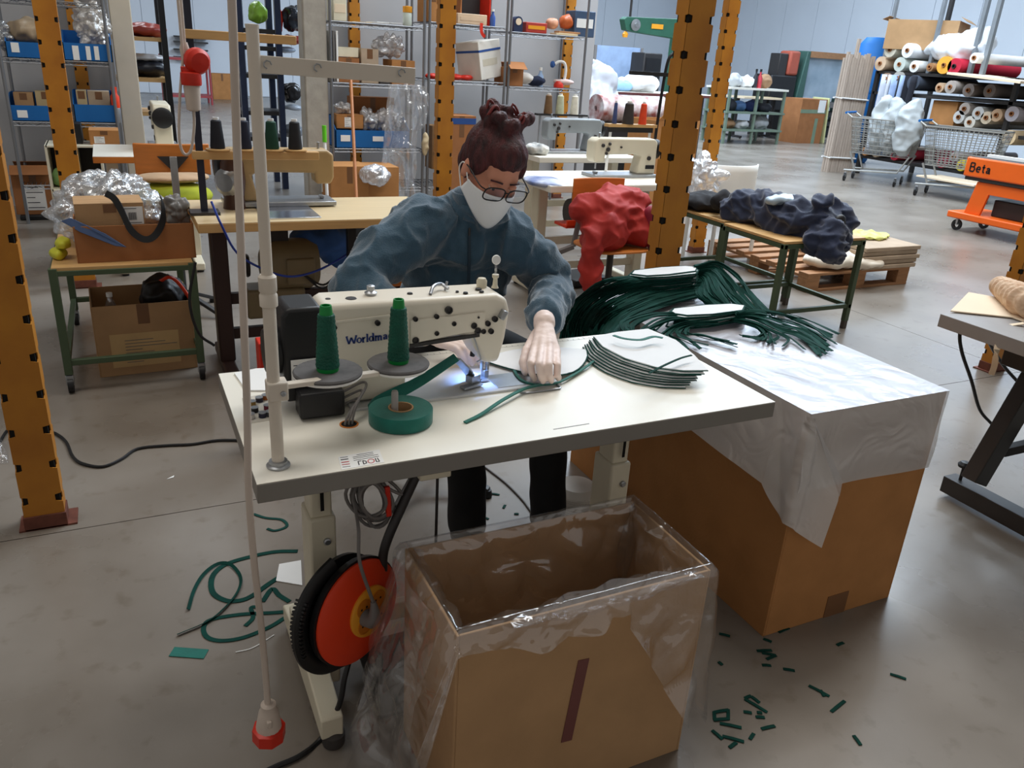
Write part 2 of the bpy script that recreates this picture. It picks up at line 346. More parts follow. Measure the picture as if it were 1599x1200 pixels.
def leg(uc, flip):
    m = MB().box(uc-0.03, uc+0.03, 1.535, 1.625, 0.03, 0.50)
    o = m.build('leg', M_CREAM, t, world=True, bevel=0.006)
    MB().box(uc-0.024, uc+0.024, 1.545, 1.615, 0.42, TZ-0.04).build('inner_column', M_CREAM, o, world=True, bevel=0.005)
    MB().box(uc-0.004, uc+0.004, 1.5335, 1.5345, 0.52, 0.66).build('slot', M_HOLESHADE, o, world=True)
    MB().box(uc-0.045, uc+0.045, 1.45, 1.72, TZ-0.052, TZ-0.04).build('top_bracket', M_CREAM, t, world=True, bevel=0.002)
    s = -1 if flip else 1
    MB().prism([(uc-s*0.055, 1.37, 0.03), (uc-s*0.055, 1.82, 0.03), (uc-s*0.055, 1.82, 0.075), (uc-s*0.055, 1.60, 0.13), (uc-s*0.055, 1.37, 0.085)], (s*0.05, 0, 0)).build('foot_bar', M_CREAM, t, world=True, bevel=0.004)
    for y in (1.385, 1.80):
        MB().lathe([(0.024, 0), (0.026, 0.006), (0.026, 0.03), (0.012, 0.04), (0.012, 0.075)], (uc-s*0.025, y, 0)).build('rubber_foot', M_DGREY, t, world=True)
    for zz in (0.14, 0.185, 0.37, 0.44):
        MB().lathe([(0.0085, 0), (0.0085, 0.006), (0.006, 0.008)], (uc+0.008, 1.535, zz), (0, -1, 0), 10).build('bolt', M_STEEL, t, world=True)
leg(0.322, False); leg(1.105, True)
MB().box(0.35, 1.08, 1.60, 1.625, 0.12, 0.17).build('cross_beam', M_CREAM, t, world=True, bevel=0.004)
MB().box(0.265, 0.345, 1.66, 1.70, 0.10, 0.16).build('lower_plate', M_CREAM, t, world=True, bevel=0.003)
# opening for cables and the bobbin tray
h = Z(545, 663, TZ); MB().lathe([(0.020, -0.012), (0.020, 0.0012), (0.0165, 0.0014), (0.0165, -0.012)], (h.x, h.y, TZ), n=20).build('cable_hole_ring', M_OWOOD, t, world=True)
MB().lathe([(0.0165, 0.0003), (0.0, 0.0004)], (h.x, h.y, TZ), n=20).build('cable_hole', M_HOLESHADE, t, world=True)
tr = [Z(x, y, TZ+0.0008) for x, y in ((378, 622), (428, 612), (432, 655), (386, 662))]
MB().prism(tr, (0, 0, -0.006)).build('bobbin_tray', mat('tray floor', (196, 190, 178), 0.5), t, world=True)
# under-table box with knob, knee lifter, pedal rod
a = V(672, 735, 1.42)
MB().cb((a.x, 1.42, TZ-0.068), (0.07, 0.07, 0.056)).build('bracket_box', M_CREAM, t, world=True, bevel=0.004)
MB().lathe([(0.011, 0), (0.011, 0.016), (0.006, 0.02)], (a.x+0.036, 1.41, TZ-0.06), (1, 0, 0), 12).build('bracket_knob', M_STEEL, t, world=True)
k = [V(652, 738, 1.46), V(628, 790, 1.45), V(606, 840, 1.44), V(598, 870, 1.44), V(598, 905, 1.44)]
tag(MB().tube(curve(k, 5), 0.011, 10).build('knee_lifter', M_DARK), 'bent black tubular knee lifter hanging under the sewing table', 'knee lifter')
q0 = V(683, 752, 1.45); MB().cyl((q0.x, 1.45, TZ-0.04), (q0.x, 1.45, 0.07), 0.0035, n=8).build('pedal_rod', M_DARK, t, world=True)
MB().cb((q0.x, 1.50, 0.045), (0.30, 0.22, 0.016), rx=0.2).build('pedal', M_DARK, t, world=True, bevel=0.004)

# motor cover under the table (white ribbed)
mt = thing('ribbed_motor', 'white ribbed round motor cover under the sewing table', 'motor', tuple(Z(893, 797, 0)))
c0 = Z(897, 800, 0)
MB().lathe([(0.075, 0), (0.078, 0.03), (0.078, 0.09), (0.06, 0.112), (0.0, 0.118)], c0, (0.0, 0, 1), 28).build('housing', mat('white motor enamel', (226, 222, 214), 0.45), mt, world=True)
for kk in range(9):
    MB().lathe([(0.0775, 0), (0.0800, 0.001), (0.0800, 0.003), (0.0775, 0.004)], c0+Vector((0, 0, 0.012+kk*0.009)), (0, 0, 1), 28).build('rib', mat('white motor enamel', (226, 222, 214)), mt, world=True)

# ------------------------------------------------------------------ sewing machine
VF, VB = 1.592, 1.70
sm = thing('sewing_machine', 'cream lockstitch sewing machine head with blue lettering on white table', 'sewing machine', (0.56, 1.65, TZ))
def F(x, y, v=VF): q = V(x, y, v); return Vector((q.x, v, q.z))
zt = F(640, 468).z
uL, uR = F(500, 480).x, F(798, 470).x
uP = F(637, 545).x; zA = F(680, 534).z
poly = [(uL, TZ+0.008), (uL, zt-0.010), (uL+0.02, zt), (uR-0.035, zt-0.004), (uR-0.008, zt-0.016), (uR, zt-0.045), (uR-0.008, zA-0.01), (uR-0.022, TZ+0.066), (uR-0.060, TZ+0.066), (uR-0.098, zA-0.004), (uR-0.115, zA+0.006), (uP+0.012, zA-0.004), (uP, zA-0.02), (uP-0.004, TZ+0.008)]
MB().prism([(a, VF, b) for a, b in poly], (0, VB-VF, 0)).build('body', mat('machine ivory', (232, 224, 208), 0.32, var=0.02), sm, world=True, bevel=0.012, seg=3)
pv = [F(640, 500), F(757, 487), F(757, 515), F(724, 520), F(640, 537)]
MB().prism([(p.x, VF-0.004, p.z) for p in pv], (0, 0.006, 0)).build('front_cover_plate', mat('machine ivory', (232, 224, 208)), sm, world=True, bevel=0.002)
MB().beam(F(520, 504, VF-0.002), F(637, 490, VF-0.002), 0.004, 0.006).build('casting_ridge', mat('machine ivory', (232, 224, 208)), sm, world=True, bevel=0.001)
for x, y, r in ((589, 504, .006), (648, 498, .0055), (681, 494, .0055), (708, 505, .0055), (681, 520, .0055), (522, 511, .005), (739, 508, .0075), (761, 505, .0065), (772, 498, .007), (766, 517, .0065), (745, 516, .008), (754, 517, .006), (648, 531, .008), (700, 484, .009), (746, 495, .0025)):
    p = F(x, y); MB().lathe([(r, 0), (r, 0.007), (r*0.7, 0.008), (r*0.5, 0.005), (0, 0.005)], (p.x, VF+0.0005, p.z), (0, -1, 0), 12).build('screw', M_DARK, sm, world=True)
p = F(783, 490); MB().cb((p.x, VF-0.008, p.z), (0.012, 0.02, 0.022), ry=0.5).build('tension_lever', M_STEEL, sm, world=True, bevel=0.003)
MB().beam(F(640, 540), F(748, 523), 0.008, 0.008).build('underside_bar', M_DARK, sm, world=True)
# black end cover and motor, control box
uB = F(438, 480).x
MB().prism([(uB, VF, TZ+0.075), (uB, VF, zt-0.020), (uB+0.012, VF, zt-0.002), (uL+0.004, VF, zt-0.002), (uL+0.004, VF, TZ+0.075)], (0, VB-VF, 0)).build('end_cover', M_BLACK, sm, world=True, bevel=0.008)
MB().box(uB+0.004, uL, VF-0.002, VB, TZ+0.03, TZ+0.076).build('motor_block', M_BLACK, sm, world=True, bevel=0.004)
MB().lathe([(0.05, 0), (0.052, 0.006), (0.052, 0.022), (0.045, 0.03), (0, 0.03)], (uB, 1.645, TZ+0.13), (-1, 0, 0), 28).build('handwheel', M_BLACK, sm, world=True)
a = Z(456, 634, TZ); b = Z(508, 650, TZ)
CBX = a.x
MB().box(CBX, CBX+0.095, 1.545, 1.60, TZ+0.004, TZ+0.062).build('control_box', M_BLACK, sm, world=True, bevel=0.006)
MB().box(uB+0.014, uB+0.085, VF-0.006, VF-0.0045, TZ+0.072, TZ+0.125).build('rating_plate', M_WHITE, sm, world=True)
for kk in range(5): MB().box(uB+0.019, uB+0.075-kk % 3*0.008, VF-0.0066, VF-0.0060, TZ+0.080+kk*0.008, TZ+0.0815+kk*0.008).build('printed_line', M_PRINT, sm, world=True, smooth=False)
# bed plate flush on the table
bd = [Z(x, y, TZ+0.0035) for x, y in ((600, 640), (800, 608), (872, 597))]
bed = MB().box(0.40, 0.92, 1.565, 1.735, TZ-0.004, TZ+0.006).build('bed', mat('bed enamel', (206, 206, 206), 0.3, var=0.04), sm, world=True, bevel=0.002)
MB().box(0.755, 0.90, 1.580, 1.66, TZ+0.006, TZ+0.0072).build('slide_plate', M_STEEL, bed, world=True, bevel=0.0005)
pl = [(0.80, 1.565), (0.80, 1.545), (0.81, 1.54), (0.90, 1.54), (0.905, 1.545), (0.905, 1.565)]
MB().tube([(a, b, TZ+0.003) for a, b in pl], 0.0025, 8).build('wire_guard', M_STEEL, sm, world=True)
# needle bar, presser foot, folder, lamp
nd = Vector((uR-0.042, 1.645, 0))
MB().cyl((nd.x, nd.y, TZ+0.07), (nd.x, nd.y, TZ+0.032), 0.0042, n=10).build('needle_bar', M_STEEL, sm, world=True)
MB().cyl((nd.x, nd.y, TZ+0.034), (nd.x, nd.y, TZ+0.006), 0.001, n=6).build('needle', M_STEEL, sm, world=True)
MB().cyl((nd.x+0.014, nd.y, TZ+0.07), (nd.x+0.014, nd.y, TZ+0.016), 0.005, n=10).build('presser_bar', M_STEEL, sm, world=True)
MB().cb((nd.x, nd.y-0.004, TZ+0.010), (0.022, 0.04, 0.005)).cb((nd.x+0.01, nd.y, TZ+0.02), (0.012, 0.016, 0.02)).build('presser_foot', M_STEEL, sm, world=True, bevel=0.0015)
for dx in (0.0, 0.018): MB().lathe([(0.007, 0), (0.007, 0.012), (0.003, 0.0125), (0.003, 0.009), (0, 0.009)], (nd.x-0.008+dx, VF+0.02, TZ+0.076), (0, -1, 0), 12).build('guide_screw', M_CREAM, sm, world=True)
MB().tube(curve([F(740, 527), (nd.x-0.035, VF-0.004, TZ+0.10), (nd.x-0.03, VF-0.005, TZ+0.082), (nd.x-0.038, VF-0.003, TZ+0.075)], 6), 0.002, 6).build('thread_guide', M_STEEL, sm, world=True)
FO = V(711, 559, 1.585)
q = [FO, FO.lerp(Vector((nd.x-0.02, 1.635, TZ+0.014)), .45), Vector((nd.x-0.03, 1.63, TZ+0.018)), Vector((nd.x-0.012, 1.64, TZ+0.012))]
MB().ribbon(q, 0.030, th=0.004).build('binder_folder', M_STEEL, sm, world=True, bevel=0.001)
MB().cb((nd.x-0.045, 1.60, TZ+0.012), (0.055, 0.020, 0.006), rz=0.3).cb((nd.x-0.035, 1.615, TZ+0.024), (0.028, 0.022, 0.018), rz=0.4).build('folder_mount', M_STEEL, sm, world=True, bevel=0.001)
# top details
def topz(u): return zt
for x, y, r in ((512, 467, .007), (548, 466, .014), (578, 459, .006), (640, 458, .007), (727, 457, .006), (747, 451, .008), (752, 455, .006), (714, 455, .004)):
    p = Z(x, y, zt); MB().lathe([(r, 0), (r*0.8, 0.003), (0, 0.0032)], (p.x, min(max(p.y, VF+0.02), VB-0.015), zt-0.002), n=12).build('oil_cap', M_DARK, sm, world=True)
p = Z(581, 462, zt); MB().lathe([(0.012, 0), (0.014, 0.008), (0.008, 0.012), (0.009, 0.022), (0.006, 0.024)], (p.x, 1.65, zt-0.003), n=14).build('thread_tensioner', M_STEEL, sm, world=True)
MB().tube(curve([Vector((uP+0.06, 1.62, zt)), Vector((uP+0.075, 1.64, zt+0.012)), Vector((uP+0.10, 1.66, zt+0.010)), Vector((uP+0.11, 1.64, zt+0.004))], 6), 0.004, 8).build('bobbin_winder', M_STEEL, sm, world=True)
p = Z(703, 458, zt); MB().cyl((p.x, 1.65, zt-0.002), (p.x+0.004, 1.65, zt+0.018), 0.003, n=8).build('winder_pin', M_STEEL, sm, world=True)
p = F(752, 446, 1.66); MB().lathe([(0.012, 0), (0.0125, 0.018), (0.009, 0.024), (0, 0.025)], (p.x, 1.66, zt-0.006), n=16).build('adjust_knob', M_CREAM, sm, world=True)
p = F(773, 446, 1.655); MB().lathe([(0.009, 0), (0.006, 0.006), (0.005, 0.022), (0.008, 0.026), (0.008, 0.032), (0, 0.033)], (p.x, 1.655, zt-0.006), n=14).build('thread_post', M_CREAM, sm, world=True)
gd = V(775, 406, 1.655); MB().cyl((p.x, 1.655, zt+0.024), (gd.x, 1.655, gd.z), 0.003, n=8).build('guide_rod', M_FILMC, sm, world=True); MB().lathe([(0.0, -0.003), (0.010, -0.003), (0.0115, 0), (0.010, 0.003), (0, 0.003)], (gd.x, 1.655, gd.z), (0, -1, 0.25), 18).build('guide_disc', M_WHITE, sm, world=True)
# lettering in serif strokes
M_BLUEP = mat('blue lettering', (44, 66, 132), 0.5, var=0.05)
G = {'W': (1.25, [[(0, 1), (.3, 0), (.62, .8), (.95, 0), (1.25, 1)]], [(-.08, .2, 1), (1.1, 1.35, 1)]),
 'o': (.62, [[(.31+.27*math.cos(a*math.pi/6), .33+.31*math.sin(a*math.pi/6)) for a in range(13)]], []),
 'r': (.46, [[(.12, 0), (.12, .64)], [(.12, .42), (.25, .6), (.42, .6)]], [(0, .28, 0), (0, .12, .64)]),
 'l': (.3, [[(.13, 0), (.13, 1.02)]], [(0, .28, 0), (0, .13, 1.02)]),
 'd': (.66, [[(.27+.24*math.cos(a*math.pi/6), .33+.31*math.sin(a*math.pi/6)) for a in range(13)], [(.53, 0), (.53, 1.02)]], [(.53, .66, 0), (.4, .53, 1.02)]),
 'm': (1.02, [[(.12, 0), (.12, .64)], [(.12, .45), (.28, .62), (.46, .56), (.48, 0)], [(.48, .45), (.64, .62), (.82, .56), (.84, 0)]], [(0, .26, 0), (.36, .6, 0), (.72, .98, 0), (0, .12, .64)]),
 'a': (.62, [[(.08, .5), (.2, .62), (.4, .6), (.45, .45), (.45, .06), (.58, .02)], [(.45, .38), (.2, .34), (.08, .18), (.2, .03), (.45, .14)]], []),
 'c': (.56, [[(.5, .5), (.36, .62), (.16, .55), (.08, .3), (.2, .06), (.38, .02), (.52, .14)]], [])}
p0 = F(541, 538); p1 = F(606, 529.5); L7 = sum(G[c][0]+.06 for c in 'Worldma'); s_ = (p1-p0).length/L7; dx = (p1-p0).normalized(); x_ = 0.0
let = MB(); tilt = 0.0
for ch in 'Worldmac':
    w_, strokes, ser = G[ch]
    def P2(a, b): return Vector((p0.x+(x_+a)*s_, VF-0.0008, p0.z+b*s_+ (x_+a)*s_*dx.z/dx.x))
    for st in strokes:
        for i in range(len(st)-1):
            dvec = abs(st[i+1][1]-st[i][1]); let.beam(P2(*st[i]), P2(*st[i+1]), (0.22 if dvec > 0.12 else 0.13)*s_, 0.001, up=(0, 1, 0))
    for a, b, y in ser: let.beam(P2(a, y), P2(b, y), 0.09*s_, 0.001, up=(0, 1, 0))
    x_ += w_+.06
let.build('lettering', M_BLUEP, sm, world=True, smooth=False)
# machine lamp
MB().lathe([(0.006, 0), (0.007, 0.01), (0, 0.012)], (nd.x-0.02, 1.66, TZ+0.062), (0.2, 0, 1), 10).build('lamp_head', M_BLACK, sm, world=True)
ll = bpy.data.lights.new('needle_lamp', 'SPOT'); ll.energy = 0.7; ll.color = (0.22, 0.42, 1.0); ll.shadow_soft_size = 0.004; ll.spot_size = 2.2; ll.spot_blend = 0.6
lo = bpy.data.objects.new('needle_lamp', ll); COL.objects.link(lo); lo.location = (nd.x-0.02, 1.64, TZ+0.058)

# ------------------------------------------------------------------ thread stand with two cones
ts = thing('thread_stand', 'ivory tubular thread stand clamped to the sewing table', 'thread stand', (0.209, 1.371, TZ))
MB().cyl((0.209, 1.371, TZ+0.004), (0.209, 1.371, 1.10), 0.0115, n=16).build('lower_pole', M_POLE, ts, world=True)
MB().cyl((0.209, 1.371, 1.08), (0.2085, 1.371, 1.488), 0.0098, n=16).build('upper_pole', M_POLE, ts, world=True)
MB().lathe([(0.0100, 0), (0.0104, 0.002), (0.0104, 0.006), (0, 0.007)], (0.2085, 1.371, 1.486), n=14).build('pole_cap', M_POLE, ts, world=True)
MB().lathe([(0.013, 0), (0.022, 0.001), (0.022, 0.004), (0.017, 0.006), (0.017, 0.012), (0.012, 0.013)], (0.209, 1.371, TZ), n=18).build('base_nut', M_STEEL, ts, world=True)
MB().lathe([(0.012, 0), (0.0155, 0.003), (0.0155, 0.022), (0.013, 0.026), (0.0155, 0.03), (0.0155, 0.054), (0.012, 0.058)], (0.209, 1.371, 1.045), n=16).build('coupler', M_POLE, ts, world=True)
MB().cb((0.214, 1.371, 0.890), (0.036, 0.034, 0.036)).build('arm_clamp', M_POLE, ts, world=True, bevel=0.003)
MB().lathe([(0.005, 0), (0.005, 0.004), (0.003, 0.006)], (0.222, 1.354, 0.888), (0, -1, 0), 10).build('clamp_screw', M_STEEL, ts, world=True)
d1 = V(512, 583, 1.45); d2 = V(622, 570, 1.50)
e0 = Vector((0.225, 1.378, 0.893)); e1 = Vector((d2.x+0.01, 1.5, d2.z-0.012))
MB().beam(e0, e1, 0.018, 0.010).build('spool_arm', M_POLE, ts, world=True, bevel=0.002)
a0 = Vector((0.2145, 1.371, 1.436)); a1 = V(648, 115, 1.371+0.03)
ua = MB().beam(a0, (a1.x, a1.y, a1.z-0.004), 0.004, 0.026).build('guide_arm', M_POLE, ts, world=True, bevel=0.001)
for fr in (0.05, 0.35, 0.9): 
    q = a0.lerp(a1, fr); MB().tube([q+Vector((0.006*math.cos(k*0.9), -0.006, 0.006*math.sin(k*0.9))) for k in range(6)], 0.0012, 6).build('thread_eye', M_STEEL, ts, world=True)
for nm, dc in (('first', d1), ('second', d2)):
    rr = 0.066 if nm == 'first' else 0.064
    MB().lathe([(0, -0.006), (rr*0.96, -0.006), (rr, -0.003), (rr, 0.0)], dc, n=32).build('spool_tray', M_WHITE, ts, world=True)
    MB().lathe([(0, 0.0), (rr, 0.0), (rr+0.001, 0.004), (rr-0.002, 0.007), (0, 0.006)], dc, n=32).build('foam_pad', mat('grey foam', (92, 90, 90), 0.95, var=0.15, scale=60), ts, world=True)
    MB().cyl(dc+Vector((0, 0, -0.02)), dc+Vector((0, 0, -0.005)), 0.008, n=10).build('tray_screw', M_STEEL, ts, world=True)
for dc, lb, hh in ((d1, 'green thread cone on the disc beside the ivory stand pole', 0.131), (d2, 'green thread cone on the outer disc in front of the blue lettering', 0.136)):
    c = thing('thread_cone', lb, 'thread cone', tuple(dc+Vector((0, 0, 0.0065))))
    MB().lathe([(0.021, 0), (0.022, 0.008), (0.0115, hh-0.004), (0.0105, hh), (0.008, hh), (0.008, hh-0.01), (0, hh-0.01)], n=20).build('core', M_GCORE, c)
    pr_ = []
    for k in range(25): z = 0.008+k*(hh-0.026)/24; pr_.append((0.0225-0.0092*k/24*0.75+(0.0010 if k % 2 else 0.0), z))
    MB().lathe([(0.018, 0.007)]+pr_+[(0.01, hh-0.017)], n=24).build('wound_thread', M_THREAD, c)

# ------------------------------------------------------------------ tape roll with ribbon into the folder
rc = Z(619, 668, TZ); rc = Vector((0.485, 1.487, TZ))
tr_ = thing('tape_roll', 'roll of green bias tape on the white tabletop', 'tape roll', tuple(rc))
MB().lathe([(0.027, 0.001), (0.0665, 0.001), (0.068, 0.003), (0.068, 0.031), (0.0665, 0.033), (0.027, 0.033), (0.027, 0.001)], n=48).build('wound_tape', M_GTAPE, tr_)
MB().lathe([(0.0235, 0.0), (0.0235, 0.0345), (0.0268, 0.0345), (0.0268, 0.0), (0.0235, 0.0)], n=32).build('card_core', M_CARD2, tr_)
rib = [rc+Vector((-0.060, 0.034, 0.018)), rc+Vector((-0.03, 0.066, 0.020)), rc+Vector((0.02, 0.088, 0.028)), rc+Vector((0.08, 0.100, 0.046)), FO+Vector((0.002, -0.002, 0.002))]
rp_ = curve(rib, 6); MB().ribbon(rp_, 0.029, th=0.001, side=None, tw=[1.45-0.62*min(1, i/(len(rp_)-1)*1.5)-0.55*(i/(len(rp_)-1)) for i in range(len(rp_))]).build('unwound_tape', M_GTAPE, tr_, world=True)
sp = thing('spindle_pin', 'grey round-topped spindle pin inside the green tape roll', 'spindle', tuple(rc+Vector((-0.012, 0.004, 0))))
MB().lathe([(0.0075, 0), (0.0075, 0.066), (0.006, 0.071), (0, 0.073)], n=14).build('pin', mat('grey painted pin', (170, 164, 160), 0.5), sp)
MB().lathe([(0.011, 0), (0.011, 0.002), (0.006, 0.003)], n=14).build('pin_flange', M_STEEL, sp)

# ------------------------------------------------------------------ sticker, paper, bobbins, cables on table
s4 = [Z(x, y, TZ+0.0006) for x, y in ((528, 714), (592, 702), (600, 722), (533, 734))]
stk = thing('sticker', 'white printed sticker near the front edge of the sewing table', 'sticker', tuple(Z(562, 718, TZ)))
MB().prism([p-Vector((0, 0, 0.0005)) for p in s4], (0, 0, 0.0006)).build('paper', M_WHITE, stk, world=True)
def ST(a, b): return s4[0].lerp(s4[1], a).lerp(s4[3].lerp(s4[2], a), b)+Vector((0, 0, 0.0004))
def sbar(a0, b0, a1, b1, w, m, nm): MB().beam(ST(a0, b0), ST(a1, b1), w, 0.0004).build(nm, m, stk, world=True, smooth=False)
M_REDP = mat('red print', (188, 60, 66), 0.6)
for b_, m_, w in ((.1, M_PRINT, .0016), (.27, M_PRINT, .0028), (.48, M_REDP, .0026), (.66, M_REDP, .0022), (.84, M_PRINT, .0012)): sbar(.04, b_, .22, b_+.03, w, m_, 'printed_bar')
for b_ in (.12, .24, .36, .50): sbar(.33+.1*(b_ < .2), b_, .93-.1*(b_ < .3), b_+.02, .0011, M_PRINT, 'printed_line')
for seg in ([(.42, .9), (.42, .62), (.46, .62), (.50, .62)], [(.53, .9), (.53, .62), (.60, .7), (.60, .85), (.53, .9)], [(.83, .62), (.83, .9), (.90, .9)], [(.88, .62), (.90, .9)]):
    for i in range(len(seg)-1): sbar(*seg[i], *seg[i+1], .0018, M_PRINT, 'logo_stroke')
for k in range(12):
    a = k*math.pi/6; b = (k+1)*math.pi/6; sbar(.715+.075*math.cos(a), .76+.15*math.sin(a), .715+.075*math.cos(b), .76+.15*math.sin(b), .0016, M_REDP, 'logo_ring')
pp = [Z(x, y, TZ) for x, y in ((366, 585), (400, 578), (442, 576), (445, 604), (420, 612), (385, 612))]
tag(MB().prism(pp, (0, 0, 0.004)).build('paper_template', M_WHITE), 'stack of white paper pattern pieces behind the ivory stand pole', 'paper')
bc = [((150, 118, 60), (394, 634)), ((60, 56, 70), (405, 628)), ((190, 110, 50), (415, 624)), ((30, 30, 34), (398, 644)), ((120, 40, 60), (418, 640)), ((40, 40, 60), (410, 652)), ((210, 205, 200), (392, 654)), ((70, 70, 74), (421, 650))]
for i, (c, (x, y)) in enumerate(bc):
    q = Z(x, y, TZ); b = thing('bobbin', ['ochre','grey violet','orange','black','wine red','dark navy','white','mid grey'][i]+' thread bobbin in the tabletop tray', 'bobbin', tuple(q), i*0.7, 'bobbins in the tray')
    MB().lathe([(0.0, 0), (0.0085, 0), (0.0085, 0.001), (0.0035, 0.001), (0.0035, 0.011), (0.0085, 0.011), (0.0085, 0.012), (0, 0.012)], n=14).build('spool', M_STEEL, b)
    MB().lathe([(0.004, 0.001), (0.0078, 0.001), (0.0078, 0.011), (0.004, 0.011)], n=14).build('thread', mat('bobbin thread %d' % i, c, 0.7), b)
for k in range(3):
    o_ = 0.0075*k
    MB().tube(curve([Vector((CBX+0.094, 1.572, TZ+0.016+o_*2)), Vector((CBX+0.125+o_, 1.566+o_, TZ+0.030+o_*2)), Vector((h.x+0.030+o_*1.5, h.y+0.040+o_, TZ+0.034+o_*1.6)), Vector((h.x+0.004+o_, h.y+0.012, TZ+0.020+o_)), Vector((h.x-0.008+o_, h.y, TZ+0.002)), Vector((h.x-0.008+o_, h.y, TZ-0.03))], 8), 0.0028, 8).build('lead', M_GREY, sm, world=True)
# ------------------------------------------------------------------ mask being sewn and finished masks
def mask_poly(n=14, L=0.21, Wd=0.105, tip=0.02):
    """folded face mask lying flat: straight fold at the top, curved edge below, blunt pointed ends"""
    up = [(L*(-0.5+i/n), 0.022*math.sin(math.pi*i/n)) for i in range(n+1)]
    lo = [(L*(0.5-i/n), -Wd*math.sin(math.pi*i/n)**0.8) for i in range(1, n)]
    return up+lo
def lay_mask(c, ang, z, label, group, scale=1.0, tiltz=0.0):
    t = thing('face_mask', label, 'face mask', (c[0], c[1], z), ang, group)
    P_ = [(x*scale, y*scale) for x, y in mask_poly()]
    def hz(x, y): return 0.004+0.012*max(0, 1-(x/(0.11*scale))**2)*max(0, 1+y/(0.11*scale))*tiltz
    m = MB(); n = len(P_); vs = [(x, y, hz(x, y)) for x, y in P_]; cx = (0, -0.035*scale, hz(0, -0.035*scale)+0.003)
    m.v = [cx]+vs+[(x, y, 0.0005) for x, y in P_]; m.f = [(0, i+1, (i+1) % n+1) for i in range(n)]+[(i+1, i+1+n, (i+1) % n+1+n, (i+1) % n+1) for i in range(n)]+[tuple(range(2*n, n, -1))]
    m.build('cloth', M_FAB, t)
    e = [Vector((x, y-0.001, 0.0035)) for x, y in P_[14:]]+[Vector((P_[0][0], P_[0][1], 0.0035))]
    MB().ribbon(e, 0.005, th=0.0022).build('green_trim', M_STRAP, t)
    return t
c0 = Z(858, 575, TZ)
w = lay_mask((c0.x-0.005, c0.y+0.075), math.radians(-3), TZ+0.008, 'white mask being trimmed under the gloved hand', None, 1.45, 0.5)
ts_ = curve([Z(795, 560, TZ+0.012), Z(812, 592, TZ+0.010), Z(845, 601, TZ+0.008), Z(880, 594, TZ+0.008), Z(925, 566, TZ+0.008), Z(942, 548, TZ+0.006)], 5)
MB().ribbon(ts_, 0.007, th=0.003).build('loose_trim', M_GTAPE, w, world=True)
tail = curve([Z(850, 600, TZ+0.010), Z(820, 607, TZ+0.012), Z(785, 625, TZ+0.012), Z(752, 647, TZ+0.005), Z(726, 660, TZ+0.003)], 5)
MB().ribbon(tail, 0.009, th=0.003).build('trim_tail', M_GTAPE, w, world=True)
tag(MB().ribbon(curve([Z(880, 548, TZ+0.003), Z(905, 555, TZ+0.004), Z(935, 562, TZ+0.004), Z(960, 570, TZ+0.003)], 5), 0.006, th=0.002).build('green_trim_end', M_STRAP), 'short dark green trim end between gloved hand and mask stack', 'ribbon')
mc = Z(1012, 552, TZ)
LEAF = [(-.085, .118), (.0, .130), (.105, .126), (.120, .02), (.090, -.095), (.050, -.196), (-.012, -.176), (-.066, -.132), (-.102, -.055), (-.108, .04)]
for i in range(8):
    f = i/7; t = thing('face_mask', ['bottom white mask of the neat stack on the sewing table', 'finished white mask inside the neat stack on the sewing table', 'topmost white mask of the neat stack on the sewing table'][0 if i == 0 else 2 if i == 7 else 1], 'face mask', (1.172+0.040*f, 1.648-0.004*f+0.003*(i % 3), TZ+0.001+i*0.0052), math.radians(-5+6*f+1.5*(i % 2)), 'stacked masks on the sewing table')
    MB().prism([(x, y, 0) for x, y in LEAF], (0, 0, 0.0042)).build('cloth', M_FAB, t, bevel=0.0015)
    MB().ribbon(curve([Vector((x-0.001, y-0.001, 0.0024)) for x, y in LEAF[5:]+[LEAF[0]]], 4), 0.0035, th=0.0016).build('green_trim', M_STRAP, t)
q = [Z(x, y, TZ+0.062) for x, y in ((958, 524), (975, 529), (1000, 531), (1020, 526), (1035, 528))]
tag(MB().ribbon(curve(q, 4), 0.010, th=0.002).build('trim_scrap', M_GTAPE), 'curled green trim scrap lying on top of the mask stack', 'ribbon')
q = [Z(x, y, TZ+0.060) for x, y in ((1014, 583), (1035, 572), (1062, 560), (1080, 555))]
tag(MB().ribbon(curve(q, 4), 0.006, th=0.002).build('green_tie', M_STRAP), 'thin green tie crossing the front of the mask stack', 'ribbon')

# ------------------------------------------------------------------ big sheeted box on the right
BU0, BU1, BV0, BV1, BZ = 1.490, 1.990, 1.304, 2.42, 0.690
bx = thing('tall_carton', 'tall brown carton under a milky plastic sheet beside the sewing table', 'carton', (1.74, 1.86, 0))
def carton(t, u0, u1, v0, v1, z0, z1, m, th=0.006, world=True, bottom=True):
    for nm, b in (('side_panel', (u0, u0+th, v0, v1)), ('side_panel', (u1-th, u1, v0, v1)), ('end_panel', (u0+th, u1-th, v0, v0+th)), ('end_panel', (u0+th, u1-th, v1-th, v1))):
        MB().box(*b, z0, z1).build(nm, m, t, world=world, bevel=0.0015)
    if bottom: MB().box(u0+th, u1-th, v0+th, v1-th, z0+0.001, z0+th).build('bottom_panel', m, t, world=world)
carton(bx, BU0, BU1, BV0, BV1, 0, BZ-0.004, M_CARD)
MB().box(BU0, BU1, BV0, BV1, BZ-0.004, BZ).build('lid_panel', M_CARD, bx, world=True, bevel=0.0015)
a = V(1295, 925, BV0); b = V(1325, 925, BV0)
MB().box(a.x, b.x, BV0-0.0015, BV0-0.0002, 0.0, 0.075).build('tape_strip', M_TAPE, bx, world=True)
q = V(1455, 730, BV0); MB().cb((BU1+0.006, BV0+0.05, 0.50), (0.006, 0.07, 0.07)).build('side_flap', M_CARD3, bx, world=True)
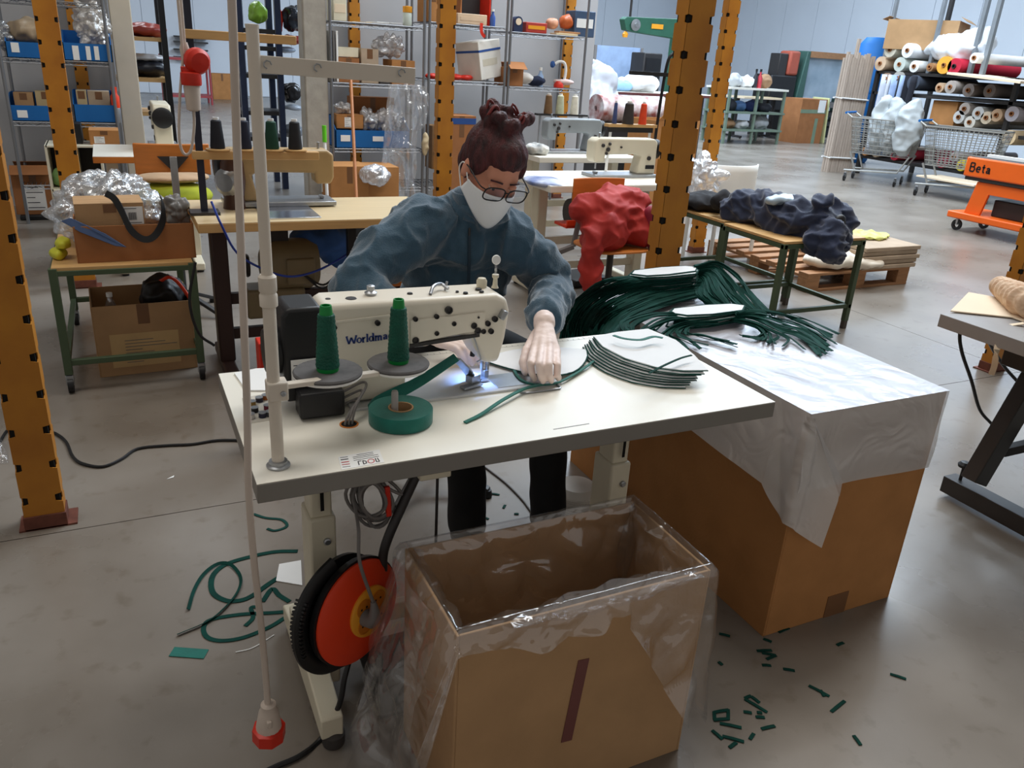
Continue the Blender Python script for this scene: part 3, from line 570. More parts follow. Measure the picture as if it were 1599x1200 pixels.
# plastic sheet
def topsheet(i, j):
    x = BU0-0.004+(BU1-BU0+0.008)*i; y = BV0-0.004+(BV1-BV0+0.004)*j
    w_ = nz((x*6, y*4, 0), 1.0)*0.5+abs(nz((x*9+3, y*7, 1), 1.0))*0.8
    e = min(i, 1-i, j)*8; return Vector((x, y, BZ+0.0015+0.011*max(0, w_)*min(1, e)))
sh = thing('plastic_sheet', 'milky plastic sheet draped over the tall carton with hanging corner', 'plastic sheet', (1.74, 1.86, BZ))
MB().grid(topsheet, 40, 60).build('top_film', M_FILMW, sh, world=True, ang=180)
def front(i, j):
    x = BU0-0.003+(BU1-BU0+0.006)*i; zb = V(1310+150*i, 752-26*i, BV0).z
    z = BZ+0.001+(zb-BZ)*j
    return Vector((x, BV0-0.004-0.006*j-0.006*nz((x*5, z*6, 2))*j-0.004*math.sin(j*9+i*2)*j, z))
MB().grid(front, 26, 16).build('front_drop', M_FILMS, sh, world=True, ang=180)
tip = V(1283, 856, 1.262); rid = V(1311, 776, 1.245); cor = Vector((BU0-0.003, BV0-0.004, BZ+0.001)); fin = V(1316, 752, BV0-0.01)
YP = 1.40; P1 = Vector((BU0-0.020, YP, 0.445)); TL = Vector((BU0-0.003, YP, BZ+0.001))
def flap(i, j):
    A = TL.lerp(P1, j); B = cor.lerp(rid, j/0.62) if j < 0.62 else rid.lerp(tip, (j-0.62)/0.38)
    p = A.lerp(B, i); s_ = math.sin(math.pi*i)*j; p.x -= 0.034*s_; p.y -= 0.034*s_*i
    if p.x > BU0-0.004 and p.y > BV0-0.006:
        if p.x-BU0 < p.y-BV0: p.x = BU0-0.005
        else: p.y = BV0-0.014
    k_ = 0.016*math.exp(-math.hypot(p.x-BU0, p.y-BV0)/0.03)*min(1, j*6); p.x -= k_; p.y -= k_
    return p
MB().grid(flap, 30, 24).build('corner_fold', M_FILMS, sh, world=True, ang=180)
MB().grid(lambda i, j: cor.lerp(rid, j).lerp(cor.lerp(fin, j), i), 5, 12).build('corner_fold', M_FILMS, sh, world=True, ang=180)
def left(i, j):
    y = YP+(BV1-YP)*i; w_ = nz((y*6, j*2, 4))
    return Vector((BU0-0.003-0.017*j-0.010*j*(1+w_)*min(1, i*8), y, BZ+0.001+(0.445+0.02*math.sin(i*5)-BZ)*j))
MB().grid(left, 40, 14).build('side_drop', M_FILMS, sh, world=True, ang=180)

# ------------------------------------------------------------------ piles of strapped masks on the sheet
def strapped(idx, c, ang, z, label, group, paths):
    t = thing('strapped_mask', label, 'face mask', (c[0], c[1], z), ang, group)
    P_ = [(-0.15, 0.0), (-0.11, 0.036), (0.02, 0.044), (0.12, 0.034), (0.155, 0.006), (0.11, -0.036), (-0.02, -0.046), (-0.11, -0.036)]
    MB().prism([(x, y, 0) for x, y in P_], (0, 0, 0.0035)).build('cloth', M_FAB, t, bevel=0.001)
    MB().ribbon([Vector((x*1.01, y*1.03, 0.0018)) for x, y in P_+[P_[0]]], 0.006, th=0.0034).build('green_binding', M_STRAP, t)
    for p in paths: MB().ribbon(p[0], 0.0095, th=0.0018, tw=p[1]).build('strap', M_STRAP, t, world=True)
    return t
def PT(s):
    x, y, k, val = s; return Z(x, y, val) if k == 'z' else U(x, y, val)
random.seed(11)
NM = 22
c1 = Z(1038, 426, 0.79)
gA = [[(990, 432, 'z', .785), (945, 440, 'z', .79), (905, 466, 'u', 1.475), (884, 500, 'u', 1.455), (878, 545, 'u', 1.45)],
      [(1090, 440, 'z', .75), (1010, 452, 'z', .745), (950, 478, 'z', .715), (925, 510, 'u', 1.47), (915, 555, 'u', 1.455)],
      [(1160, 452, 'z', .71), (1080, 466, 'z', .715), (1000, 490, 'z', .71), (968, 515, 'z', .697), (960, 545, 'z', .695)]]
gB = [[(1085, 416, 'z', .80), (1118, 410, 'z', .80), (1150, 432, 'z', .76), (1175, 465, 'z', .72), (1200, 495, 'z', .70)],
      [(1080, 426, 'z', .77), (1108, 428, 'z', .77), (1120, 455, 'z', .74), (1140, 478, 'z', .71), (1165, 492, 'z', .70)],
      [(1060, 432, 'z', .74), (1090, 442, 'z', .74), (1090, 462, 'z', .72), (1110, 475, 'z', .705), (1125, 486, 'z', .70)]]
def strand(g, t, jit):
    k = min(1, int(t*2)); f = t*2-k; A = [PT(s) for s in g[k]]; B = [PT(s) for s in g[k+1]]
    pts = [a.lerp(b, f) for a, b in zip(A, B)]
    out = []
    for i, p in enumerate(pts):
        d = jit*(0.25+0.9*i/4); p = p+Vector((random.uniform(-d, d), random.uniform(-d, d), random.uniform(-0.2, 0.5)*d))
        if p.x > BU0-0.004 and p.y < BV1: p.z = max(p.z, BZ+0.0135)
        out.append(p)
    return curve(out, 4)
for i in range(NM):
    f = i/(NM-1); ps = []
    for k in range(6): ps.append((strand(gA, min(0.999, max(0, 1-f+random.uniform(-.25, .25))), 0.014), random.uniform(-.8, .8)))
    for k in range(4): ps.append((strand(gB, min(0.999, max(0, 1-f+random.uniform(-.3, .3))), 0.016), random.uniform(-.8, .8)))
    strapped(i, (c1.x+random.uniform(-.012, .012), c1.y+random.uniform(-.01, .01)), math.radians(2+random.uniform(-3, 3)), BZ+0.014+i*0.0042, 'topmost white mask of the tall green strapped pile' if i == NM-1 else 'white mask with long green straps inside the tall pile on plastic sheet', 'tall pile of strapped masks', ps)
c2 = Z(1105, 492, 0.725)
gC = [[(1050, 488, 'z', .745), (1010, 490, 'z', .74), (975, 505, 'z', .72), (985, 520, 'z', .71), (1010, 515, 'z', .705)],
      [(1070, 500, 'z', .73), (1045, 505, 'z', .73), (1015, 525, 'z', .71), (1000, 540, 'z', .70), (985, 556, 'z', .70)],
      [(1120, 505, 'z', .715), (1080, 508, 'z', .715), (1070, 520, 'z', .705), (1100, 528, 'z', .70), (1150, 540, 'z', .70)]]
gD = [[(1150, 488, 'z', .745), (1185, 485, 'z', .745), (1215, 490, 'z', .72), (1250, 500, 'z', .70), (1300, 525, 'z', .70)],
      [(1150, 494, 'z', .73), (1180, 498, 'z', .73), (1215, 515, 'z', .715), (1255, 530, 'z', .70), (1284, 556, 'z', .70)],
      [(1140, 502, 'z', .71), (1170, 508, 'z', .715), (1190, 520, 'z', .705), (1180, 530, 'z', .70), (1160, 528, 'z', .70)]]
for i in range(10):
    f = i/9; ps = []
    for k in range(3): ps.append((strand(gC, min(0.999, max(0, 1-f+random.uniform(-.3, .3))), 0.018), random.uniform(-.7, .7)))
    for k in range(3): ps.append((strand(gD, min(0.999, max(0, 1-f+random.uniform(-.3, .3))), 0.020), random.uniform(-.7, .7)))
    strapped(i, (c2.x+random.uniform(-.02, .02), c2.y+random.uniform(-.012, .012)), math.radians(4+random.uniform(-5, 5)), BZ+0.012+i*0.0042, 'topmost white mask of the low green strapped pile' if i == 9 else 'white mask with green straps inside the low pile on plastic sheet', 'low pile of strapped masks', ps)

# ------------------------------------------------------------------ open carton with bag liner in the foreground
FU0, FU1, FV0, FV1, FZ = 0.455, 1.026, 1.066, 1.362, 0.50
fb = thing('open_carton', 'open brown carton lined with a clear plastic bag in front of the table', 'carton', ((FU0+FU1)/2, (FV0+FV1)/2, 0))
carton(fb, FU0, FU1, FV0, FV1, 0, FZ, M_CARD2)
a = V(893, 1145, FV0); MB().beam((a.x+0.008, FV0-0.001, 0.36), (a.x-0.012, FV0-0.001, 0.15), 0.026, 0.001, up=(0, 1, 0)).build('tape_strip', mat('plum packing tape', (112, 66, 62), 0.5, var=0.06), fb, world=True)
bag = thing('bag_liner', 'clear crumpled plastic bag lining the open foreground carton', 'plastic bag', ((FU0+FU1)/2, (FV0+FV1)/2, 0.02))
def rect(s, g, ccx=None):
    """point on the carton outline grown by g; s in 0..1 from front-left counter-clockwise"""
    x0, x1, y0, y1 = FU0-g, FU1+g, FV0-g, FV1+g; a = x1-x0; b = y1-y0; d = s*2*(a+b)
    if d < a: return Vector((x0+d, y0, 0)), Vector((0, -1, 0))
    d -= a
    if d < b: return Vector((x1, y0+d, 0)), Vector((1, 0, 0))
    d -= b
    if d < a: return Vector((x1-d, y1, 0)), Vector((0, 1, 0))
    d -= a; return Vector((x0, y1-d, 0)), Vector((-1, 0, 0))
def vor(p, f, o=0.0):
    d = noise.voronoi(Vector(p)*f+Vector((o, o, o)))[0]; return d[1]-d[0]
def liner(i, j):
    s = i % 1.0
    if j < 0.45:
        t = j/0.45; p, n = rect(s, -0.014); z = 0.10+(FZ+0.004-0.10)*t
        p = p-n*(0.006+0.030*max(0, nz((p.x*5, p.y*5, z*5)))*(1-abs(2*t-1)*0.6)+0.05*vor((p.x, p.y, z), 9)*(0.4+0.6*t)); p.z = z; return p
    if j < 0.55:
        t = (j-0.45)/0.10; p, n = rect(s, -0.012+0.022*t); p.z = FZ+0.004+0.014*math.sin(math.pi*t)+0.012*max(0, nz((p.x*11, p.y*11, 5)))
        return p
    t = (j-0.55)/0.45; p, n = rect(s, 0.010)
    fr = max(0, -n.y); rt = max(0, n.x); lf = max(0, -n.x)
    fx = (p.x-FU0)/(FU1-FU0)
    low = 0.02
    if fr > .5: low = (0.478-0.030*math.sin(math.pi*min(1, max(0, (fx-0.05)/0.6))) if fx < 0.62 else 0.44-0.30*min(1, (fx-0.62)/0.3))
    if n.y > .5: low = 0.40
    if rt > .5: low = 0.06
    z = FZ+0.004+(low-FZ)*t
    out = 0.004+(0.11*t*lf+0.055*t*rt+0.02*t*fr)*(0.6+0.6*abs(nz((p.x*4, p.y*4, z*3, ))))+0.010*nz((p.x*16, p.y*16, z*12), 1.0, 3)*(0.3+t)+0.05*vor((p.x, p.y, z), 8, 3)*(0.25+t)
    p = p+n*max(0.003, out); p.z = max(0.004, z); return p
MB().grid(liner, 220, 64, wrapu=True).build('bag_film', M_FILMB, bag, world=True, ang=180)
# raised fold of film on the front rim
def fold(i, j):
    x = FU0+0.10+(FU1-FU0-0.14)*i; h_ = 0.045*math.sin(math.pi*i)**0.7
    z = FZ+0.012-h_*0.2+(j-0.35)*h_*1.5; return Vector((x, FV0-0.012-0.016*math.sin(math.pi*j)+0.010*nz((x*20, j*2, 1)), z))
MB().grid(fold, 40, 8).build('rim_fold', M_FILMC, bag, world=True, ang=180)
def tailbag(i, j):
    """slack bag film hanging to the floor on the left of the carton"""
    y = FV0+0.02+0.26*i; z = 0.50*(1-j)+0.006
    x = FU0-0.02-0.15*j**0.8*(0.6+0.4*math.sin(math.pi*i))-0.016*nz((y*14, z*10, 2))-0.03*vor((0.3, y, z), 6, 7)
    return Vector((x, y, z))
MB().grid(tailbag, 40, 50).build('slack_film', M_FILML, bag, world=True, ang=180)

# ------------------------------------------------------------------ cable reel on the table leg
rn = Vector((0.50, -0.86, 0.06)).normalized(); rcn = V(558, 955, 1.40)
cr = thing('cable_reel', 'orange cable reel with yellow socket plate and black frame on table leg', 'cable reel', tuple(rcn-Vector((0, 0, 0.13))))
rx_ = rn.cross(Vector((0, 0, 1))).normalized(); ry_ = rx_.cross(rn).normalized()
def RP(a, b, h=0): return rcn+rx_*a+ry_*b+rn*h
MB().lathe([(0.05, -0.065), (0.112, -0.062), (0.114, -0.05), (0.05, -0.046), (0.05, -0.02), (0.122, -0.015), (0.124, 0.0), (0.05, 0.002)], rcn, rn, 40).build('drum', M_BLACK, cr, world=True)
MB().lathe([(0.119, 0.001), (0.119, 0.006), (0.105, 0.014), (0.055, 0.020), (0.0, 0.020)], rcn, rn, 44).build('face_disc', M_ORANGE, cr, world=True)
MB().lathe([(0.058, 0.018), (0.058, 0.024), (0.054, 0.027), (0.0, 0.027)], rcn+rx_*(-0.016), rn, 36).build('socket_plate', M_YPL, cr, world=True)
for k in range(4):
    an = math.pi/4+k*math.pi/2; cc = rcn+rx_*(-0.016)+(rx_*math.cos(an)+ry_*math.sin(an))*0.030
    o = MB().lathe([(0.0215, 0.0262), (0.0215, 0.0285), (0.0185, 0.0287), (0.0185, 0.0275), (0.0, 0.0275)], cc, rn, 22).build('socket', mat('amber socket', (206, 122, 30), 0.45), cr, world=True)
    for s in (-1, 1): MB().lathe([(0.0028, 0.0272), (0.0028, 0.0279), (0, 0.0279)], cc+rx_*(s*0.0075), rn, 8).build('pin_hole', M_HOLESHADE, o, world=True)
hp = [RP(0.03, 0.124, -0.03), RP(0.075, 0.108, -0.03), RP(0.112, 0.078, -0.03), RP(0.132, 0.03, -0.03), RP(0.132, -0.03, -0.03), RP(0.112, -0.075, -0.03), RP(0.07, -0.110, -0.03), RP(0.0, -0.128, -0.03)]
MB().tube(curve(hp, 5), 0.011, 10, flat=1.8).build('frame_handle', M_BLACK, cr, world=True)
for k in range(16):
    f = 0.30+k*0.02; q = curve(hp, 20)[int(f*139)]; d = (q-rcn); d = (d-rn*d.dot(rn)).normalized()
    MB().beam(q+d*0.008-rn*0.016, q+d*0.008+rn*0.016, 0.004, 0.008, up=tuple(d)).build('grip_rib', M_BLACK, cr, world=True)
# plug, coil, black cable
pl0 = rcn+rx_*(-0.016)+(rx_*0.7+ry_*-0.05)*0.028
pg = thing('grey_plug', 'grey mains plug pushed into the yellow reel socket with its lead', 'plug', tuple(pl0))
MB().tube([pl0+rn*0.029, pl0+rn*0.045, pl0+rn*0.055+ry_*0.012, pl0+rn*0.056+ry_*0.035, pl0+rn*0.054+ry_*0.05], [0.0195, 0.018, 0.014, 0.009, 0.006], 14).build('plug_body', M_GREY, pg, world=True)
lead = curve([pl0+rn*0.054+ry_*0.048, V(562, 880, 1.36), V(560, 830, 1.38), V(556, 800, 1.42), V(552, 775, 1.45), V(560, 752, 1.46)], 6)
MB().tube(lead, 0.0038, 8).build('lead', M_GREY, pg, world=True)
coil = thing('cable_coil', 'hank of grey cable hanging under the sewing table', 'cable coil', tuple(V(580, 818, 1.46)))
random.seed(5)
for k in range(9):
    cx, cy = 577+random.uniform(-8, 10), 785+random.uniform(-6, 6); rx, ry = 23+random.uniform(-7, 10), 31+random.uniform(-5, 4); dv = random.uniform(-0.02, 0.02)
    pts = [V(cx+rx*math.cos(a)*(1+0.1*math.sin(2*a))+8*math.sin(a)*0.3, cy+ry*math.sin(a), 1.46+dv+0.015*math.sin(a+k)) for a in [2*math.pi*i/22 for i in range(22)]]
    MB().tube(pts, 0.0038, 7, closed=True).build('loop', M_GREY, coil, world=True)
MB().tube(curve([V(596, 755, 1.46), V(610, 765, 1.45), V(627, 772, 1.45), V(618, 760, 1.46), V(606, 750, 1.47)], 6), 0.0038, 7).build('loose_end', M_GREY, coil, world=True)
tag(MB().beam(V(604, 760, 1.45), V(607, 806, 1.45), 0.012, 0.010).build('red_strap', M_RED, bevel=0.002), 'narrow red plastic strip hanging beside the grey cable hank', 'strap')
bk = curve([rcn-ry_*0.13-rn*0.03, V(538, 1060, 1.40), V(530, 1100, 1.39), Z(505, 1150, 0.008), Z(470, 1180, 0.007), Z(430, 1198, 0.007), Z(395, 1215, 0.007)], 6)
tag(MB().tube(bk, 0.0065, 8).build('black_cable', M_BLACK), 'thick black cable running from the reel down to the floor', 'cable')

# ------------------------------------------------------------------ hanging white cable with red industrial connector
hc = thing('hanging_cable', 'ivory hanging cable with white and red industrial connector over the floor', 'hanging cable', tuple(Z(420, 1186, 0.0)))
cp = [V(355, -60, 1.30), V(362, 0, 1.30), V(371, 250, 1.30), V(380, 480, 1.29), V(386, 640, 1.285), V(388, 760, 1.285), V(396, 870, 1.285), V(408, 980, 1.29), V(416, 1070, 1.30), V(418, 1105, 1.30)]
MB().tube([cp[0]+Vector((0, 0, 3.5))]+curve(cp, 5), 0.0064, 10).build('cable', M_WCAB, hc, world=True)
pc = V(419, 1100, 1.30); dn = (V(421, 1190, 1.31)-pc).normalized()
MB().lathe([(0.010, -0.004), (0.015, 0.0), (0.015, 0.012), (0.019, 0.02), (0.024, 0.05), (0.026, 0.066), (0.018, 0.068)], pc, dn, 18).build('connector_body', M_WCAB, hc, world=True)
MB().lathe([(0.024, 0.060), (0.033, 0.064), (0.033, 0.092), (0.029, 0.095), (0.027, 0.075), (0, 0.075)], pc, dn, 8).build('connector_socket', M_RED, hc, world=True)
q = pc+dn*0.034; MB().cb(tuple(q+Vector((-0.002, -0.022, 0))), (0.010, 0.008, 0.016)).build('latch', M_WCAB, hc, world=True, bevel=0.002)

# ------------------------------------------------------------------ floor litter
def floor_strip(px, w, label, m=None, th=0.0015, tw=None, z=0.002):
    return tag(MB().ribbon(curve([Z(x, y, z) for x, y in px], 5), w, th=th, tw=tw).build('green_ribbon', m or M_STRAP), label, 'ribbon')
floor_strip([(465, 861), (430, 862), (390, 870), (352, 882), (332, 900), (332, 925), (352, 938), (375, 938), (395, 930), (420, 912), (450, 893)], 0.016, 'long green ribbon looped on the floor beside the table foot')
floor_strip([(294, 952), (303, 922), (318, 897), (340, 881), (360, 882), (375, 900), (373, 920), (355, 945), (325, 970), (277, 991)], 0.010, 'thin twisted green ribbon crossing the looped ribbon on the floor', tw=0.6, z=0.006)
floor_strip([(470, 953), (430, 957), (375, 960), (330, 968), (318, 980), (323, 995), (345, 1001), (380, 996), (420, 980), (445, 965)], 0.013, 'green ribbon bent in a flat loop before the cream table foot')
floor_strip([(410, 940), (425, 920), (436, 930), (452, 940)], 0.014, 'short folded green ribbon near the paper scrap on the floor')
floor_strip([(383, 978), (395, 965), (392, 950), (400, 948)], 0.012, 'tiny curled green ribbon inside the flat loop')
floor_strip([(396, 803), (415, 809), (440, 812), (448, 822), (430, 829), (417, 826)], 0.010, 'hooked green ribbon on the floor beside the cream table leg')
floor_strip([(268, 1018), (322, 1022)], 0.034, 'wide flat green tape offcut lying alone on the floor', M_GTAPE)
floor_strip([(368, 1019), (395, 1012), (428, 992)], 0.002, 'thin white thread lying beside the hanging cable', M_WHITE)
tag(MB().prism([Z(x, y, 0.001) for x, y in ((436, 882), (470, 876), (472, 915), (431, 908))], (0, 0, 0.002)).build('paper_scrap', M_WHITE), 'crumpled white paper scrap behind the cream table leg', 'paper')
tag(MB().prism([Z(x, y, 0.001) for x, y in ((260, 749), (272, 743), (271, 746))], (0, 0, 0.001)).build('paper_chip', M_WHITE), 'small white paper chip alone on the grey floor', 'paper')
tag(MB().tube(curve([Z(0, 690, .006), Z(12, 672, .006), Z(30, 662, .006), Z(60, 668, .006), Z(86, 677, .006), Z(103, 690, .006), Z(113, 712, .006), Z(128, 724, .006), Z(160, 729, .006), Z(190, 717, .006), Z(215, 701, .006), Z(260, 696, .006), Z(300, 694, .006), Z(340, 688, .006), Z(385, 688, .006)], 5), 0.0055, 8).build('floor_cable', M_BLACK), 'black cable snaking over the floor from the yellow post to the table', 'cable')
tag(MB().grid(lambda i, j: Z(-12+26*i, 690+34*j, 0.004)+Vector((0, 0, 0.05*math.sin(math.pi*i)*math.sin(math.pi*j)+0.01*nz((i*5, j*5, 2)))), 12, 12).build('film_scrap', M_FILMC, ang=180), 'clear plastic film scrap on the floor beside the yellow rack post', 'plastic film')
def wire(px, r, label, m, vv=None):
    return tag(MB().tube(curve([Z(x, y, r) for x, y in px], 5), r, 6).build('wire', m), label, 'wire')
scr = [((1123, 990), (1140, 994)), ((1192, 998), (1205, 1003)), ((1216, 988), (1232, 981)), ((1182, 1017), (1205, 1016)), ((1190, 1020), (1212, 1024)), ((1212, 1024), (1197, 1030)), ((1190, 1039), (1204, 1040)), ((1223, 1045), (1241, 1048)), ((1307, 1008), (1317, 1004)), ((1390, 1053), (1415, 1061)), ((1263, 1071), (1295, 1088)), ((1281, 1078), (1287, 1088)), ((1298, 1112), (1319, 1095)), ((1333, 1149), (1344, 1164)), ((1163, 1091), (1173, 1087)), ((1173, 1088), (1186, 1098)), ((1163, 1092), (1198, 1113)), ((1161, 1112), (1174, 1114)), ((1182, 1113), (1190, 1114)), ((1180, 1120), (1194, 1121)), ((1189, 1139), (1210, 1134)), ((1171, 1155), (1177, 1146)), ((1124, 1130), (1158, 1137)), ((1112, 1141), (1128, 1155)), ((1128, 1150), (1162, 1159)), ((1139, 1168), (1150, 1160)), ((1115, 1113), (1138, 1109)), ((1137, 1108), (1137, 1124)), ((1114, 1125), (1138, 1123)), ((1115, 1112), (1116, 1124)), ((1122, 1034), (1128, 1039)), ((766, 771), (780, 773)), ((786, 794), (789, 789)), ((803, 803), (810, 803)), ((757, 809), (763, 811))]
for (x0, y0), (x1, y1) in scr:
    a = Z(x0, y0, 0.002); b = Z(x1, y1, 0.002); m = a.lerp(b, 0.5); m.z = 0.003
    tag(MB().ribbon([a, m, b], 0.0085, th=0.002).build('trim_offcut', M_STRAP), 'short green trim offcut scattered on the concrete floor', 'offcut', 'green trim offcuts on the floor')
wire([(758, 730), (790, 755), (815, 780), (830, 800)], 0.004, 'dark cable on the floor between the black trouser legs', M_GREY)
# ------------------------------------------------------------------ seated woman at the machine
def caps(m, pts, rad, n=14):
    pts = [Vector(p) for p in pts]
    for i in range(len(pts)-1):
        a, b = pts[i], pts[i+1]; m.tube([a, a.lerp(b, .5), b], [rad[i], (rad[i]+rad[i+1])/2, rad[i+1]], n)
    for p, r in zip(pts, rad): m.ell(p, r, n, 8)
    return m
def union(m, name, mt, parent, voxel, sm=6, disp=None, world=True):
    """closed pieces fused into one continuous surface"""
    me = bpy.data.meshes.new(name); me.from_pydata(m.v, [], m.f); me.update(); t = bpy.data.objects.new('tmp', me); COL.objects.link(t)
    q = t.modifiers.new('r', 'REMESH'); q.mode = 'VOXEL'; q.voxel_size = voxel; q.use_smooth_shade = True
    q = t.modifiers.new('s', 'SMOOTH'); q.factor = 0.6; q.iterations = sm
    dg = bpy.context.evaluated_depsgraph_get(); dg.update(); out = bpy.data.meshes.new_from_object(t.evaluated_get(dg)); bpy.data.objects.remove(t)
    inv = RM[parent.name].inverted(); cos = [v.co.copy() for v in out.vertices]; nor = [v.normal.copy() for v in out.vertices]
    for v, c, n_ in zip(out.vertices, cos, nor):
        if disp: c = c+n_*disp(c)
        v.co = inv@c
    out.update(); out.polygons.foreach_set('use_smooth', [True]*len(out.polygons)); out.materials.clear(); out.materials.append(mt); out.name = name
    o = bpy.data.objects.new(name, out); COL.objects.link(o); o.parent = parent; RM[o.name] = RM[parent.name]; return o
M_SKIN = mat('skin', (206, 142, 116), 0.55, var=0.06, scale=10, spec=0.35)
M_FLEECE = mat('teal fleece', (62, 88, 106), 0.95, var=0.12, scale=30, bump=0.25, bscale=220, sheen=0.5, spec=0.1)
M_TROU = mat('black trousers', (20, 20, 22), 0.9, var=0.2, scale=10)
M_HAIR = mat('dark auburn hair', (88, 36, 38), 0.55, var=0.35, scale=18, c2=(40, 18, 22), stretch=(3, 3, 1), bump=0.5, bscale=90)
M_GLOVE = mat('thin pale glove', (236, 214, 204), 0.5, var=0.05, scale=20, bump=0.15, bscale=60)
pe = thing('person', 'seated person in teal fleece, white face mask and glasses sewing a mask', 'person', (0.93, 2.36, 0.0))
PEL = Vector((0.935, 2.40, 0.57)); WAI = Vector((0.935, 2.36, 0.72)); CHE = Vector((0.93, 2.27, 0.86)); UPC = Vector((0.93, 2.21, 0.965)); NEC = Vector((0.945, 2.155, 1.06))
SR = V(640, 352, 2.17); SL = V(812, 372, 2.14)
ER = V(556, 447, 2.07); EL = V(862, 452, 2.16)
WR = Vector((0.665, 1.845, 0.795)); WL = Z(850, 505, 0.835)
KR = V(722, 700, 2.02); KL = V(852, 690, 2.02); KR.z = KL.z = 0.555
AR = Vector((KR.x+0.01, 1.98, 0.08)); AL = Vector((KL.x+0.005, 1.98, 0.08))
HC = V(769, 262, 2.09)
# head frame
roll = math.radians(-10); pit = math.radians(33)
ey = Vector((0.03, -math.cos(pit), -math.sin(pit))).normalized(); ex = Vector((-1, 0, 0)); ex = (ex-ey*ex.dot(ey)).normalized(); ez = ex.cross(ey)
Rr = Matrix.Rotation(roll, 3, ey); ex = Rr@ex; ez = Rr@ez
HM = Matrix((ex, ey, ez)).transposed()
def H(x, y, z): return HC+HM@Vector((x, y, z))
b = MB()
b.ell(H(0, -0.012, 0.022), (0.074, 0.092, 0.094), 22, 16, HM)
b.ell(H(0, 0.030, -0.042), (0.060, 0.056, 0.074), 20, 14, HM)
b.ell(H(0, 0.060, -0.096), (0.026, 0.024, 0.022), 14, 10, HM)
b.ell(H(0, 0.062, 0.018), (0.052, 0.026, 0.020), 16, 10, HM)
for s in (-1, 1):
    b.ell(H(s*0.036, 0.060, -0.030), (0.024, 0.020, 0.022), 12, 8, HM)
    b.ell(H(s*0.077, -0.004, -0.016), (0.010, 0.020, 0.034), 12, 10, HM)
    b.ell(H(s*0.030, 0.072, 0.000), (0.015, 0.012, 0.010), 12, 8, HM)
caps(b, [H(0, 0.083, 0.004), H(0, 0.100, -0.026), H(0, 0.104, -0.036)], [0.008, 0.011, 0.013], 10)
caps(b, [H(-0.022, 0.082, -0.066), H(0.022, 0.082, -0.066)], [0.008, 0.008], 10)
caps(b, [H(0, -0.03, -0.06), NEC+Vector((0, 0.01, 0.0)), UPC], [0.050, 0.052, 0.06], 16)
b.ell(UPC, (0.16, 0.085, 0.08), 20, 12); b.ell(CHE, (0.145, 0.095, 0.12), 20, 12); b.ell(WAI, (0.125, 0.09, 0.12), 20, 12); b.ell(PEL, (0.155, 0.12, 0.10), 20, 12)
caps(b, [UPC+Vector((-0.1, 0, 0.01)), SR, ER, WR], [0.05, 0.052, 0.038, 0.026]); caps(b, [UPC+Vector((0.1, 0, 0.01)), SL, EL, WL], [0.05, 0.052, 0.038, 0.026])
HR = PEL+Vector((-0.085, -0.03, -0.01)); HL = PEL+Vector((0.085, -0.03, -0.01))
for hp_, kn, an in ((HR, KR, AR), (HL, KL, AL)):
    caps(b, [hp_, hp_.lerp(kn, .5), kn], [0.078, 0.070, 0.052]); caps(b, [kn, kn.lerp(an, .3), an], [0.052, 0.052, 0.034])
    caps(b, [an+Vector((0, 0.02, -0.03)), an+Vector((0, -0.14, -0.048))], [0.032, 0.026])
body = union(b, 'body', M_SKIN, pe, 0.007, 5)
for s in (-1, 1):
    e = MB().ell(H(s*0.030, 0.077, 0.001), (0.0115, 0.0115, 0.0115), 14, 10, HM).build('eye', mat('eye white', (225, 220, 215), 0.3), pe, world=True)
    MB().ell(H(s*0.030, 0.0800, 0.004), (0.0135, 0.0100, 0.0095), 14, 8, HM).build('eyelid', M_SKIN, pe, world=True)
    MB().ell(H(s*0.030, 0.0865, -0.005), (0.0048, 0.0026, 0.0040), 10, 8, HM).build('iris', mat('brown iris', (52, 34, 26), 0.3), pe, world=True)
    MB().tube(curve([H(s*0.012, 0.088, 0.018), H(s*0.028, 0.090, 0.023), H(s*0.046, 0.078, 0.018)], 4), 0.0028, 6).build('eyebrow', M_HAIR, pe, world=True)
# hair with bun
h = MB()
h.ell(H(0, -0.024, 0.036), (0.083, 0.096, 0.094), 24, 18, HM)
h.ell(H(0, -0.05, -0.012), (0.078, 0.062, 0.078), 20, 14, HM)
h.ell(H(0, 0.020, 0.070), (0.066, 0.062, 0.050), 20, 12, HM)
for s in (-1, 1): h.ell(H(s*0.066, 0.008, 0.028), (0.017, 0.046, 0.044), 14, 10, HM)
random.seed(3)
bc_ = H(0.004, -0.052, 0.128)
h.ell(bc_-ez*0.02, (0.055, 0.045, 0.030), 16, 10, HM)
for k in range(20):
    a = k*2.4; r = 0.022+0.026*random.random()
    p = bc_+ex*(r*1.55*math.cos(a))+ey*(r*math.sin(a))+ez*random.uniform(-0.014, 0.016); h.ell(p, random.uniform(0.012, 0.021), 10, 8)
union(h, 'hair', M_HAIR, pe, 0.005, 3, lambda c: 0.0035*nz((c.x*46, c.y*46, c.z*14))+0.002*nz((c.x*120, c.y*120, c.z*30)))
cu = MB()
for k in range(22):
    a = k*0.9+0.3; p = bc_+ex*(0.052*math.cos(a))+ey*(0.030*math.sin(a))+ez*random.uniform(-0.01, 0.012)
    cu.tube([p+ex*(0.015*math.cos(t+a))+ez*(0.017*math.sin(t)+0.005)+ey*0.007*math.cos(2*t) for t in [i*0.55 for i in range(10)]], 0.0032, 6)
cu.build('bun_curl', mat('auburn curl', (120, 46, 44), 0.5, var=0.3), pe, world=True)
